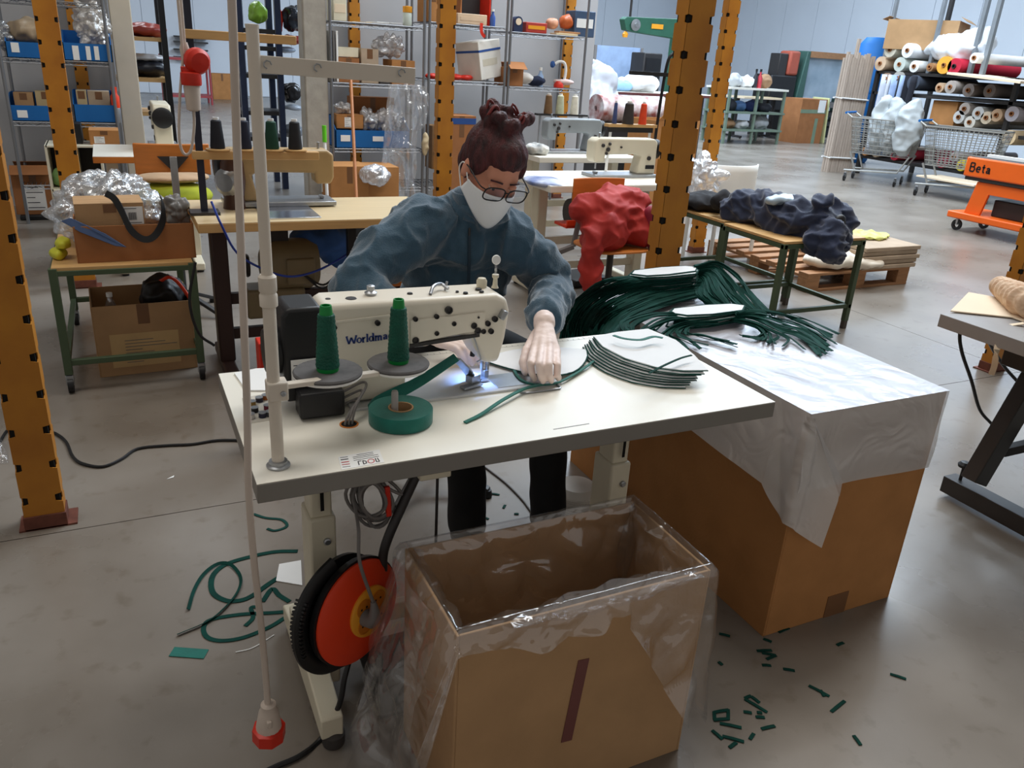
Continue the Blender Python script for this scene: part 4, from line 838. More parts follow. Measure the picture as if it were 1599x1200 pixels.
# face mask
def fm(i, j):
    a = math.radians(-80+160*i); sx = math.sin(a); cy = math.cos(a)
    ztop = -0.018-0.010*sx*sx+0.006*math.cos(a)**8; zbot = -0.128+0.058*abs(sx)**1.7
    z = ztop+(zbot-ztop)*j; pr_ = math.sin(math.pi*(0.15+0.70*j))
    return H(0.077*sx, 0.012+0.086*cy+0.024*pr_*cy**2-0.020*j*(1-cy), z)
mk = MB().grid(fm, 30, 14).build('face_mask', M_FAB, pe, world=True, ang=180, solid=0.002)
for s in (-1, 1): MB().tube(curve([H(s*0.0757, 0.028, -0.032), H(s*0.083, -0.01, -0.004), H(s*0.083, -0.026, -0.030), H(s*0.075, 0.012, -0.070)], 5), 0.002, 6).build('mask_loop', M_WHITE, pe, world=True)
# glasses
gl = MB(); gt = []
for s in (-1, 1):
    rim = [H(s*0.0365+0.0315*math.copysign(abs(math.cos(a))**0.6, math.cos(a)), 0.110-0.35*abs(s*0.034+0.026*math.cos(a)-0)**1.6, -0.004+0.0215*math.copysign(abs(math.sin(a))**0.65, math.sin(a))) for a in [2*math.pi*k/24 for k in range(24)]]
    gl.tube(rim, 0.0020, 8, closed=True); gt.append(rim)
    gl.tube(curve([H(s*0.067, 0.103, 0.006), H(s*0.080, 0.088, 0.007), H(s*0.083, 0.02, 0.004), H(s*0.082, -0.012, -0.004)], 4), 0.0019, 6)
gl.tube(curve([H(-0.008, 0.108, 0.004), H(0, 0.112, 0.007), H(0.008, 0.108, 0.004)], 3), 0.0019, 6)
G_ = gl.build('glasses', M_BLACK, pe, world=True)
for r_ in gt: m_ = MB(); m_.v = [tuple(p) for p in r_]; m_.f = [tuple(range(24))]; m_.build('lens', film('lens', (200, 205, 210), 0.86, 0.05, 2, 0.0, 0.1), G_, world=True)
# fleece jacket: torso, collar and sleeves
j = MB()
j.ell(UPC+Vector((0, 0.005, -0.005)), (0.190, 0.112, 0.100), 24, 14); j.ell(CHE, (0.178, 0.125, 0.150), 24, 14); j.ell(WAI+Vector((0, -0.01, -0.01)), (0.168, 0.120, 0.15), 24, 14); j.ell(PEL+Vector((0, -0.01, 0.03)), (0.178, 0.132, 0.10), 22, 12)
caps(j, [UPC+Vector((-0.07, 0.01, 0.02)), SR+Vector((0.03, 0, -0.01)), SR.lerp(ER, .5)+Vector((-0.008, 0, 0.0)), ER, WR+Vector((-0.02, 0.04, 0))], [0.080, 0.080, 0.072, 0.064, 0.046], 18)
caps(j, [UPC+Vector((0.07, 0.01, 0.02)), SL+Vector((-0.03, 0, -0.01)), SL.lerp(EL, .5)+Vector((0.008, 0, 0)), EL, EL.lerp(WL, .86)], [0.080, 0.078, 0.070, 0.062, 0.046], 18)
caps(j, [UPC+Vector((0.005, -0.01, 0.05)), NEC+Vector((0.0, -0.012, 0.0))], [0.090, 0.072], 18)
def folds(c):
    f = 0.010*nz((c.x*6, c.y*6, c.z*8))
    r = 1-abs(nz((c.x*8+c.z*5, c.y*8, c.z*9-c.x*5), 1.0, 2))*3.2; f += 0.013*max(0, r)**1.5
    r = 1-abs(nz((c.x*15-c.z*8, c.y*13, c.z*15+c.x*9), 1.0, 6))*3.5; f += 0.006*max(0, r)
    f += 0.0012*nz((c.x*70, c.y*70, c.z*70)); return f
jk = union(j, 'fleece_jacket', M_FLEECE, pe, 0.007, 8, folds)
cl = []
for k in range(25):
    a = math.radians(-152+304*k/24)-math.pi/2; cl.append((math.cos(a), math.sin(a)))
def collar(i, jj):
    a = math.radians(-160+320*i)-math.pi/2; R_ = 0.078+0.012*jj-0.006*nz((i*6, jj, 3)); c = NEC+Vector((0.0, -0.004, -0.022))
    return c+Vector((R_*math.cos(a), R_*0.92*math.sin(a), 0.062*jj+0.018*math.sin(a)*(1-jj)))
MB().grid(collar, 40, 8).build('collar', M_FLEECE, jk, world=True, ang=180, solid=0.006)
zx = V(734, 362, 2.09).x
zp = [Vector((0.935+(zx-0.935)*f, 0, 0)) for f in (1, .7, .4, .1)]
dgv = []
for f, (x, y) in zip((0, .33, .66, 1), ((733, 358), (733, 400), (732, 430), (731, 462))): dgv.append(V(x, y, 2.105-0.012*math.sin(f*3)+0.02*f))
MB().ribbon(curve(dgv, 5), 0.008, side=(1, 0, 0), th=0.004).build('zip', mat('dark zip', (34, 52, 66), 0.6), jk, world=True)
q = V(733, 362, 2.095); MB().cb(tuple(q), (0.006, 0.004, 0.022)).build('zip_pull', M_DARK, jk, world=True, bevel=0.001)
q = MB()
# trousers and shoes
for nm, hp_, kn, an in (('r', HR, KR, AR), ('l', HL, KL, AL)):
    caps(q, [hp_, hp_.lerp(kn, .5), kn], [0.094, 0.086, 0.068], 16); caps(q, [kn, kn.lerp(an, .4), an+Vector((0, 0, 0.02))], [0.068, 0.062, 0.060], 16)
q.ell(PEL+Vector((0, 0, -0.02)), (0.168, 0.128, 0.095), 20, 12)
union(q, 'trousers', M_TROU, pe, 0.009, 6, lambda c: 0.005*nz((c.x*12, c.y*12, c.z*14)))
for an in (AR, AL):
    s = MB(); caps(s, [an+Vector((0, 0.04, -0.035)), an+Vector((0, -0.05, -0.035)), an+Vector((0, -0.15, -0.045))], [0.040, 0.040, 0.032], 14)
    union(s, 'shoe', M_BLACK, pe, 0.008, 4)
# gloves: palm and five fingers each
def glove(wr, palm, fingers, thumb, nm):
    g = MB(); caps(g, [wr+(wr-palm).normalized()*0.012, wr], [0.029, 0.029], 16)
    mcp = [f[0] for f in fingers]
    for f in mcp: caps(g, [wr.lerp(f, 0.12), wr.lerp(f, .6), f], [0.020, 0.014, 0.0115], 12)
    for f in fingers: caps(g, f, [0.0105, 0.0095, 0.0088, 0.0078][:len(f)], 12)
    caps(g, thumb, [0.015, 0.012, 0.0105, 0.0088][:len(thumb)], 12)
    return union(g, 'glove', M_GLOVE, pe, 0.0032, 3, lambda c: 0.0012*nz((c.x*60, c.y*90, c.z*60)))
def PZ(x, y, z): return Z(x, y, TZ+z)
glove(WL, PZ(853, 545, .07), [[PZ(834, 546, .066), PZ(828, 568, .060), PZ(830, 582, .040), PZ(834, 592, .020)], [PZ(846, 543, .072), PZ(842, 570, .066), PZ(844, 586, .042), PZ(848, 596, .020)], [PZ(858, 545, .070), PZ(857, 571, .064), PZ(858, 586, .042), PZ(861, 595, .020)], [PZ(869, 550, .062), PZ(871, 571, .056), PZ(870, 584, .038), PZ(872, 591, .020)]],
      [PZ(838, 522, .070), PZ(822, 548, .052), PZ(816, 568, .034), PZ(820, 582, .020)], 'l')
B_ = Vector((0.72, 1.775, TZ+0.05))
glove(WR, B_, [[B_+Vector((0.022-0.02*k, 0.004, 0.006)), B_+Vector((0.05-0.02*k, -0.03, 0.002)), B_+Vector((0.062-0.02*k, -0.045, -0.016)), B_+Vector((0.068-0.02*k, -0.052, -0.034))] for k in range(4)],
      [B_+Vector((0.02, 0.045, 0.01)), B_+Vector((0.055, 0.02, -0.004)), B_+Vector((0.07, -0.005, -0.018)), B_+Vector((0.076, -0.016, -0.034))], 'r')

# chair under the person
def plywood_chair(loc, rz, label, seat_h=0.47):
    t = thing('plywood_chair', label, 'chair', loc, rz)
    def seat(i, k): return None
    MB().prism([(0.20*math.copysign(abs(math.cos(a))**0.5, math.cos(a)), 0.19*math.copysign(abs(math.sin(a))**0.5, math.sin(a)), seat_h-0.014) for a in [2*math.pi*k/28 for k in range(28)]], (0, 0, 0.014)).build('seat', M_OWOOD, t, bevel=0.004)
    bk_ = MB()
    n = 12; vs = []
    for k in range(n+1):
        x = -0.18+0.36*k/n; y = 0.20+0.03*(1-(x/0.18)**2); e = 0.5*(1-abs(x/0.18)**6)
        for (yy, z) in ((y, 0.36-0.02*abs(x/.18)**4), (y, 0.50+0.0*e), (y+0.012, 0.50), (y+0.012, 0.36-0.02*abs(x/.18)**4)): vs.append((x, yy, seat_h+z-0.14))
    fs = [(k*4+i, k*4+(i+1) % 4, (k+1)*4+(i+1) % 4, (k+1)*4+i) for k in range(n) for i in range(4)]+[(3, 2, 1, 0), tuple(n*4+i for i in range(4))]
    bk_.add(vs, fs); bk_.build('backrest', M_OWOOD, t, bevel=0.006)
    MB().beam((0, 0.255, seat_h-0.03), (0, 0.25, seat_h+0.30), 0.035, 0.008, up=(0, 1, 0)).build('back_bracket', M_STEEL, t, bevel=0.002)
    MB().prism([(-0.075, 0.2425, seat_h+0.30), (0.075, 0.2425, seat_h+0.30), (0.02, 0.2425, seat_h+0.24), (-0.02, 0.2425, seat_h+0.24)], (0, 0.008, 0)).build('bracket_plate', M_DARK, t)
    MB().beam((0, 0.255, seat_h-0.03), (0, 0, seat_h-0.03), 0.035, 0.008).build('seat_bar', M_STEEL, t)
    MB().cyl((0, 0, seat_h-0.014), (0, 0, 0.10), 0.02, n=12).build('column', M_DARK, t)
    for k in range(4):
        a = math.pi/4+k*math.pi/2; MB().beam((0.02*math.cos(a), 0.02*math.sin(a), 0.12), (0.24*math.cos(a), 0.24*math.sin(a), 0.025), 0.03, 0.02).build('leg', M_DARK, t, bevel=0.004)
        MB().lathe([(0.018, 0), (0.02, 0.008), (0.015, 0.028)], (0.235*math.cos(a), 0.235*math.sin(a), 0), n=12).build('foot_cap', M_BLACK, t)
    return t
plywood_chair((0.90, 2.44, 0), 0.0, 'orange plywood chair under the seated person', 0.465)
# ------------------------------------------------------------------ generic builders
def label_on(t, x0, x1, y, z0, z1, lines=5, world=False, bars=False):
    o = MB().box(x0, x1, y-0.0012, y-0.0002, z0, z1).build('label', M_WHITE, t, world=world)
    m = MB(); h_ = (z1-z0)
    if bars:
        n = 14
        for k in range(n): xx = x0+(x1-x0)*(.28+.4*k/n); m.box(xx, xx+(x1-x0)*.4/n*(.65 if k % 3 else .35), y-0.0018, y-0.0013, z0+h_*.25, z0+h_*.68)
        lines = 2
    for k in range(lines): zz = z0+h_*(.1+.8*k/max(1, lines-1)); m.box(x0+(x1-x0)*.1, x0+(x1-x0)*(.9-.2*(k % 3)), y-0.0018, y-0.0013, zz-h_*.015, zz+h_*.015)
    m.build('print', M_PRINT, o, world=world, smooth=False); return o
def box_carton(loc, d, rz, label, m=None, opened=False, tape=True, lab=None, flaps=False, group=None, cat='carton'):
    t = thing('carton', label, cat, loc, rz, group); x, y, z = d[0]/2, d[1]/2, d[2]; m = m or M_CARD
    carton(t, -x, x, -y, y, 0, z, m, 0.005, world=False)
    if not opened:
        for s in (-1, 1): MB().box(-x, x, s*y if s < 0 else 0.001, -0.001 if s < 0 else y, z, z+0.004).build('flap', m, t)
    elif flaps:
        for s in (-1, 1): MB().cb((0, s*(y+0.045), z+0.02), (d[0]*0.98, 0.11, 0.004), rx=s*-0.45 if s > 0 else 0.6).build('flap', m, t)
    if tape: MB().box(-0.025, 0.025, -y-0.001, -y, z*0.72, z).build('tape_strip', M_TAPE, t)
    if lab: label_on(t, lab[0]*x, lab[1]*x, -y, lab[2]*z, lab[3]*z, bars=len(lab) > 4)
    return t
def caster(t, x, y, r=0.035, world=False):
    MB().lathe([(r, -0.011), (r, 0.011), (r*0.5, 0.012), (r*0.5, -0.012), (r, -0.011)], (x, y, r), (1, 0, 0.0), 18).build('caster_wheel', M_BLACK, t, world=world)
    MB().box(x-0.016, x+0.016, y-0.012, y+0.012, r, r*2+0.012).build('caster_fork', M_STEEL, t, world=world, bevel=0.003)
def crumple(name, label, cat, c, r, m, disp=0.03, fr=9.0, vox=0.012, sm=1, blobs=None, group=None, sharp=0.0):
    t = thing(name, label, cat, (c[0], c[1], c[2]-r[2]), 0, group); b = MB(); b.ell(c, r, 20, 14)
    for q, rr in blobs or []: b.ell(q, rr, 16, 10)
    def dd(p):
        a = 1-abs(nz(tuple(p), fr, 1))*2; return disp*(a-0.4)+disp*0.5*nz(tuple(p), fr*2.3, 5)+(sharp*(vor(tuple(p), fr*1.6, 2)-0.25) if sharp else 0)
    o = union(b, 'crumpled_form', m, t, vox, sm, dd); 
    return t
def cone_thread(loc, c, label, h=0.125, r=0.03, group='thread cones on background stands'):
    t = thing('thread_cone', label, 'thread cone', loc, 0, group)
    MB().lathe([(r, 0), (r*1.02, h*0.06), (r*0.72, h*0.88), (r*0.5, h*0.92)], n=18).build('wound_thread', mat('thread %s' % (c,), c, 0.7, var=0.15, scale=30), t)
    MB().lathe([(r*0.42, h*0.9), (r*0.42, h), (r*0.3, h), (r*0.3, h*0.9)], n=14).build('core', M_WHITE, t); return t
def machine_head(loc, rz, label, m, L=0.46, Hh=0.27, dark=None):
    """sewing machine: needle end at -x, pillar and handwheel at +x, seen from -y"""
    t = thing('sewing_machine', label, 'sewing machine', loc, rz); x0, x1 = -L/2, L/2
    MB().box(x0, x1, -0.09, 0.09, 0, 0.02).build('bed', M_STEEL, t, bevel=0.003)
    p = [(x1-0.15, 0.02), (x1-0.125, Hh*0.55), (x1-0.16, Hh*0.6), (x0+0.09, Hh*0.58), (x0+0.085, Hh*0.38), (x0+0.015, Hh*0.38), (x0, Hh*0.5), (x0, Hh*0.92), (x0+0.03, Hh), (x1-0.03, Hh), (x1-0.005, Hh*0.9), (x1-0.005, 0.02)]
    MB().prism([(a, -0.055, b) for a, b in p], (0, 0.11, 0)).build('body', m, t, bevel=0.012, seg=3)
    MB().lathe([(0.062, 0), (0.065, 0.008), (0.065, 0.025), (0.05, 0.035), (0, 0.035)], (x1-0.004, 0, Hh*0.72), (1, 0, 0), 24).build('handwheel', dark or M_BLACK, t)
    MB().cyl((x0+0.05, 0, Hh*0.4), (x0+0.05, 0, 0.05), 0.006, n=10).build('needle_bar', M_STEEL, t)
    MB().cb((x0+0.05, -0.005, 0.028), (0.02, 0.04, 0.012)).build('presser_foot', M_STEEL, t, bevel=0.002)
    for a, b, r in ((x0+0.06, Hh*.82, .012), (x0+0.10, Hh*.72, .014), (x0+0.11, Hh*.86, .010), (x0+0.09, Hh*.62, .010), (x0+0.20, Hh*.78, .007), (x1-0.07, Hh*.5, .014)):
        MB().lathe([(r, 0), (r, 0.010), (r*0.6, 0.014), (0, 0.014)], (a, -0.0545, b), (0, -1, 0), 14).build('dial', M_DARK, t)
    MB().box(x1-0.09, x1-0.02, -0.06, -0.055, Hh*0.22, Hh*0.32).build('switch_plate', M_BLACK, t, bevel=0.002)
    MB().lathe([(0.006, 0), (0.006, 0.03), (0.009, 0.033), (0, 0.036)], (x0+0.06, 0, Hh-0.004), n=10).build('thread_post', M_STEEL, t)
    return t
def machine_table(loc, L, D, label, topm, legm, edgem, z=0.76, tone=None):
    """table centred on loc with two T legs"""
    t = thing('machine_table', label, 'table', loc); x, y = L/2, D/2
    tp = MB().box(-x, x, -y, y, z-0.04, z-0.002).build('tabletop', edgem, t, bevel=0.003)
    MB().box(-x+0.001, x-0.001, -y+0.001, y-0.001, z-0.002, z).build('top_surface', topm, tp)
    for s in (-1, 1):
        cx = s*(x-0.10)
        MB().box(cx-0.035, cx+0.035, -0.05, 0.05, 0.06, z-0.04).build('leg', legm, t, bevel=0.008)
        MB().box(cx-0.03, cx+0.03, -y+0.03, y-0.03, 0.015, 0.065).build('foot_bar', legm, t, bevel=0.008)
        for sy in (-1, 1): MB().lathe([(0.022, 0), (0.022, 0.012), (0.012, 0.018)], (cx, sy*(y-0.06), 0), n=12).build('foot_pad', M_BLACK, t)
    for zz in (0.16, 0.33): MB().box(-x+0.13, x-0.13, -0.02, 0.02, zz, zz+0.05).build('cross_beam', legm, t, bevel=0.004)
    return t

# ------------------------------------------------------------------ green trolley with cartons (left)
gt_ = thing('green_trolley', 'green steel trolley with wooden top carrying cartons', 'trolley', (-0.022, 4.19, 0))
GX0, GX1, GY0, GY1, GZ = -0.305, 0.262, 3.69, 4.69, 0.552
MB().box(GX0+0.01, GX1-0.01, GY0+0.008, GY1-0.01, GZ-0.012, GZ+0.004).build('wooden_top', M_WOOD, gt_, world=True, bevel=0.002)
for x in (GX0+0.015, GX1-0.015):
    for y in (GY0+0.015, GY1-0.015):
        MB().box(x-0.016, x+0.016, y-0.016, y+0.016, 0.085, GZ).build('leg', M_GREEN, gt_, world=True, bevel=0.002); caster(gt_, x, y, 0.034, world=True)
for y in (GY0+0.015, GY1-0.015):
    MB().box(GX0, GX1, y-0.014, y+0.014, GZ-0.032, GZ-0.010).build('top_rail', M_GREEN, gt_, world=True, bevel=0.002)
    MB().box(GX0, GX1, y-0.012, y+0.012, 0.125, 0.15).build('lower_rail', M_GREEN, gt_, world=True, bevel=0.002)
for x in (GX0+0.015, GX1-0.015):
    MB().box(x-0.014, x+0.014, GY0, GY1, GZ-0.032, GZ-0.010).build('top_rail', M_GREEN, gt_, world=True, bevel=0.002)
    MB().box(x-0.012, x+0.012, GY0, GY1, 0.125, 0.15).build('lower_rail', M_GREEN, gt_, world=True, bevel=0.002)
zt_ = GZ+0.004
box_carton((0.035, 3.93, zt_), (0.47, 0.34, 0.155), 0.02, 'long open carton full of bags on the green trolley', M_CARD3, opened=True, tape=False)
box_carton((-0.055, 3.90, zt_+0.112), (0.265, 0.20, 0.125), 0.05, 'small taped carton with barcode label on top of the open carton', M_CARD2, lab=(.35, .96, .3, .9, 1))
crumple('silver_bag', 'crumpled silver plastic bag heaped behind the barcode carton', 'plastic bag', (-0.06, 4.22, zt_+0.20), (0.20, 0.16, 0.11), film('cloudy bag film', (190, 194, 198), 0.35, 0.15, 20, 0.7, 0.6), 0.025, 8, 0.008, 0, sharp=0.06, blobs=[((0.09, 4.12, zt_+0.16), (0.10, 0.10, 0.09)), ((-0.2, 4.16, zt_+0.13), (0.09, 0.12, 0.12))])
crumple('clear_bag', 'small clear bag wedged in the right end of the open carton', 'plastic bag', (0.215, 3.90, zt_+0.19), (0.05, 0.08, 0.07), mat('grey bag plastic', (140, 138, 136), 0.25, var=0.3, scale=12), 0.012, 14, 0.006, 0, sharp=0.04)
sb = [V(165, 302, 3.82), V(178, 310, 3.80), V(190, 330, 3.78), V(205, 360, 3.745), V(225, 374, 3.735), V(242, 368, 3.735), V(254, 345, 3.76), V(254, 318, 3.79), V(250, 306, 3.84)]
tag(MB().ribbon(curve(sb, 5), 0.028, side=None, th=0.004, tw=1.2).build('black_strap', M_BLACK), 'black webbing strap looping over the trolley cartons', 'strap')
cq = [V(95, 345, 3.80), V(110, 340, 3.78), V(165, 365, 3.748), V(198, 386, 3.745), V(180, 384, 3.745), V(125, 362, 3.748)]
tag(MB().prism(cq, (0, -0.010, 0)).build('blue_cloth', mat('slate blue cloth', (74, 92, 128), 0.9, var=0.2), bevel=0.003), 'slate blue cloth hanging over the rim of the trolley carton', 'cloth')
for px, py, ww in ((82, 366, 0.07), (88, 342, 0.06)):
    q = V(px, py, 3.86); crumple('yellow_wrapper', 'yellow wrapper lying on the trolley top beside the carton' if py > 350 else 'yellow wrapper tucked on the other wrapper under the silver bag', 'wrapper', (q.x+0.01, 3.86, zt_+0.022 if py > 350 else zt_+0.066), (ww*.5, 0.05, 0.024), mat('yellow wrapper', (206, 206, 60), 0.5), 0.006, 20, 0.006, 1, group='yellow wrappers on the trolley')
# big carton under the trolley
uc = box_carton((0.025, 4.02, 0.0), (0.42, 0.34, 0.335), 0.03, 'big open carton with pasted paper sheet under the green trolley', M_CARD2, opened=True)
MB().box(-0.15, 0.14, -0.1715, -0.1702, 0.04, 0.20).build('paper_sheet', mat('kraft paper', (206, 172, 122), 0.8), uc)
mm = MB()
for k in range(8): mm.box(-0.09, -0.02+0.05*((k*7) % 4), -0.1722, -0.1716, 0.06+k*0.015, 0.063+k*0.015)
mm.build('sheet_print', M_GREY, uc, smooth=False)
bo = thing('water_bottle', 'clear plastic bottle inside the carton under the trolley', 'bottle', (-0.10, 3.95, 0.15))
MB().lathe([(0.028, 0), (0.03, 0.02), (0.03, 0.14), (0.012, 0.19), (0.012, 0.205)], n=16).build('bottle_body', film('bottle film', (190, 200, 210), 0.6, 0.08, 5, 0.2, 0.3), bo); MB().lathe([(0.0135, 0.2), (0.0135, 0.218), (0, 0.219)], n=12).build('cap', M_WHITE, bo)
crumple('black_bundle', 'black cloth bundle in the carton under the trolley', 'cloth', (0.13, 4.03, 0.32), (0.10, 0.11, 0.09), M_BLACK, 0.02, 12, 0.010, 1)
tag(MB().tube(curve([(0.12, 3.98, 0.40), (0.16, 3.93, 0.43), (0.20, 3.95, 0.39), (0.25, 3.93, 0.30)], 5), 0.008, 8).build('orange_cord', M_ORANGE), 'orange cord end on the black bundle under the trolley', 'cord')
tag(MB().tube(curve([V(305, 410, 3.5), V(296, 470, 3.5), V(310, 520, 3.5), V(335, 540, 3.5)], 6), 0.006, 8).build('power_lead', M_BLACK), 'black lead looping from the wooden table beside the trolley', 'cable')

# ------------------------------------------------------------------ wooden machine table behind the person
wt = machine_table((0.81, 3.78, 0), 1.08, 0.56, 'wooden machine table with pale top and dark brown frame', M_WOODT, mat('dark brown frame', (52, 34, 30), 0.5), M_WOOD)
pl_ = MB().box(V(405, 330, 3.7).x, V(490, 330, 3.7).x, 3.55, 3.84, 0.76, 0.766).build('machine_bed_plate', mat('polished plate', (205, 212, 225), 0.12, metal=0.9), wt, world=True, bevel=0.001)
machine_head((0.67, 3.90, 0.766), math.pi, 'old tan sewing machine with dark brown pillar on the wooden table', mat('old tan enamel', (176, 148, 104), 0.45, var=0.1), 0.50, 0.25)
pil = thing('machine_column', 'dark brown cast column beside the tan machine', 'machine part', (0.46, 3.83, 0.76)); 
MB().lathe([(0.05, 0), (0.045, 0.05), (0.055, 0.12), (0.05, 0.2), (0.03, 0.235)], n=16).build('column_casting', mat('brown casting', (70, 42, 30), 0.4), pil)
MB().lathe([(0.06, -0.015), (0.062, 0.0), (0.04, 0.02)], (-0.03, -0.03, 0.12), (-0.6, -0.8, 0), 20).build('pulley', M_STEEL, pil)
sd = thing('spool_stand', 'dark steel spool stand with two wooden bars on the wooden table', 'thread stand', (0.32, 3.72, 0.76))
MB().box(-0.014, 0.014, -0.014, 0.014, 0, 1.05).build('post', mat('blue black post', (34, 36, 52), 0.5), sd, bevel=0.002)
MB().box(-0.06, 0.06, -0.05, 0.05, 0, 0.012).build('base_plate', M_DARK, sd)
for zz, x1 in ((0.265, 0.50), (0.735, 0.42)): MB().box(-0.03, x1, -0.022, 0.022, zz-0.035, zz).build('wooden_bar', M_WOOD, sd, bevel=0.003)
for k, (xx, c) in enumerate(((0.075, (26, 28, 36)), (0.185, (26, 30, 50)), (0.30, (14, 60, 44)), (0.40, (30, 30, 34)))):
    MB().lathe([(0.0, 0.003), (0.05, 0.003), (0.05, 0.008), (0.0, 0.010)], (xx, 0, 0.265), n=20).build('spool_plate', M_WOOD, sd)
    cone_thread((0.32+xx, 3.72, 0.76+0.276), c, ['black thread cone nearest the post of the dark spool stand', 'navy thread cone second from the post of the dark spool stand', 'green thread cone third from the post of the dark spool stand', 'black thread cone at the free end of the dark spool stand'][k])
mo = thing('clutch_motor', 'olive brown clutch motor hanging under the wooden table', 'motor', (0.68, 3.80, 0.40))
M_OLIVE = mat('olive enamel', (118, 104, 76), 0.5, var=0.1)
MB().lathe([(0.06, 0), (0.105, 0.02), (0.12, 0.06), (0.12, 0.22), (0.10, 0.26), (0, 0.262)], (-0.13, 0, 0.10), (1, 0, 0), 28).build('housing', M_OLIVE, mo)
MB().box(-0.21, 0.06, -0.08, 0.08, -0.14, 0.0).build('gearbox', M_OLIVE, mo, bevel=0.015); MB().box(-0.03, 0.10, -0.132, -0.09, 0.03, 0.15).build('terminal_box', M_OLIVE, mo, bevel=0.008)
MB().box(-0.08, 0.0, -0.03, 0.03, 0.2, 0.32).build('hanger', M_DARK, mo); MB().lathe([(0.05, 0), (0.055, 0.01), (0.045, 0.02), (0.055, 0.03), (0.05, 0.04)], (-0.18, 0, 0.10), (-1, 0, 0), 20).build('pulley', M_DARK, mo)
crumple('blue_cloth_bundle', 'blue cloth bundle hanging under the wooden table', 'cloth', (0.86, 3.86, 0.60), (0.15, 0.10, 0.075), M_BLUEC, 0.02, 9, 0.012, 1, [((0.93, 3.86, 0.55), (0.09, 0.07, 0.09))])
tag(MB().tube(curve([V(330, 315, 3.5), V(345, 350, 3.46), V(370, 395, 3.5), V(410, 420, 3.55), V(450, 432, 3.55), V(490, 425, 3.6), V(530, 405, 3.65), V(560, 385, 3.7)], 6), 0.005, 8).build('blue_hose', mat('blue air hose', (36, 60, 150), 0.4)), 'blue air hose sagging in front of the wooden table', 'hose')
mh = thing('switch_box', 'black switch box hanging from the wooden table edge', 'switch', tuple(V(548, 395, 3.6)))
q = V(548, 345, 3.6); MB().box(q.x-0.02, q.x+0.02, 3.58, 3.62, 0.50, 0.715).build('bracket', M_BLACK, mh, world=True, bevel=0.003); MB().cb((q.x+0.03, 3.59, 0.55), (0.05, 0.03, 0.04)).build('lever', M_BLACK, mh, world=True, bevel=0.006)
for k in range(2): MB().tube(curve([Vector((q.x+0.01*k, 3.60, 0.53)), V(530, 425, 3.62), V(505, 445+6*k, 3.64), V(475, 430, 3.66)], 6), 0.005, 7).build('lead', M_BLACK, mh, world=True)
rb_ = thing('red_box', 'narrow red metal box behind the ivory stand pole', 'box', tuple(Z(415, 562, 0.0)))
q = V(415, 530, 2.9); MB().box(q.x-0.03, q.x+0.03, 2.88, 2.96, 0.0, 0.44).build('casing', M_RED, rb_, world=True, bevel=0.004); MB().box(q.x-0.02, q.x+0.02, 2.878, 2.88, 0.30, 0.34).build('plate', M_WHITE, rb_, world=True)

# chair with green cushion, little white table and end-on machine behind
ch = plywood_chair((0.26, 4.76, 0), math.pi, 'orange plywood chair with green cushion behind the trolley', 0.60)
cu_ = thing('green_cushion', 'lime green cushion on the orange plywood chair', 'cushion', (0.26, 4.70, 0.60)); union(MB().ell((0.26, 4.72, 0.672), (0.20, 0.18, 0.072), 20, 12), 'cushion_pad', mat('lime cloth', (170, 178, 46), 0.9), cu_, 0.012, 4)
cl_ = thing('folded_cloth', 'tan folded cloth lying on the lime green cushion', 'cloth', (0.26, 4.72, 0.735)); union(MB().ell((0.26, 4.76, 0.762), (0.195, 0.15, 0.030), 20, 10), 'cloth_fold', mat('tan cloth', (186, 158, 128), 0.9), cl_, 0.008, 3, lambda c: 0.006*nz((c.x*10, c.y*20, c.z*30)))
machine_table((0.20, 5.92, 0), 0.66, 0.64, 'small white topped table behind the orange chair', M_LAM, M_CREAM, M_OWOOD)
machine_head((0.30, 6.10, 0.76), -math.pi/2, 'cream sewing machine seen end-on on the small white table', M_CREAM, 0.42, 0.29)

# ------------------------------------------------------------------ white machine tables behind on the right
machine_table((2.83, 4.64, 0), 0.98, 0.64, 'white machine table with beige leg behind the person', M_LAM, M_CREAM, M_LAM)
machine_head((3.07, 4.70, 0.76), 0.0, 'cream sewing machine with black handwheel on the white table', M_CREAM, 0.50, 0.25)
machine_table((3.42, 5.95, 0), 0.95, 0.60, 'rear white machine table by the wire shelves', M_LAM, M_CREAM, M_LAM)
machine_head((3.40, 5.98, 0.76), 0.0, 'grey sewing machine on the rear white table', mat('grey machine enamel', (140, 146, 150), 0.4), 0.52, 0.27)
st2 = thing('spool_stand', 'wooden spool stand with tall black lamp pole behind the cream machine', 'thread stand', (3.26, 4.93, 0.76))
MB().box(-0.19, 0.21, -0.03, 0.03, 0.30, 0.32).build('spool_board', M_WOOD, st2); MB().box(-0.17, 0.19, -0.012, 0.012, 0.265, 0.30).build('under_bar', M_DARK, st2)
for xx in (-0.16, 0.18): MB().cyl((xx, 0, 0), (xx*0.96, 0, 0.27), 0.010, n=10).build('stand_leg', M_WHITE, st2)
MB().tube(curve([(0.225, 0, 0), (0.23, 0, 0.4), (0.25, 0, 0.72), (0.30, 0, 0.80), (0.40, 0, 0.89)], 6), 0.011, 10).build('lamp_pole', M_BLACK, st2); MB().box(-0.04, 0.27, -0.02, 0.02, 0.64, 0.665).build('cross_bar', M_BLACK, st2)
for xx, c, r, lb in ((-0.13, (60, 74, 120), .016, 'slim blue thread cone on the wooden spool board'), (-0.02, (56, 50, 48), .040, 'fat dark grey thread cone on the wooden spool board'), (0.10, (230, 74, 36), .028, 'bright orange thread cone on the wooden spool board')): cone_thread((3.26+xx, 4.93, 1.08), c, lb, 0.15, r)
st3 = thing('spool_stand', 'thin black spool board behind the grey machine', 'thread stand', (3.42, 6.22, 0.76))
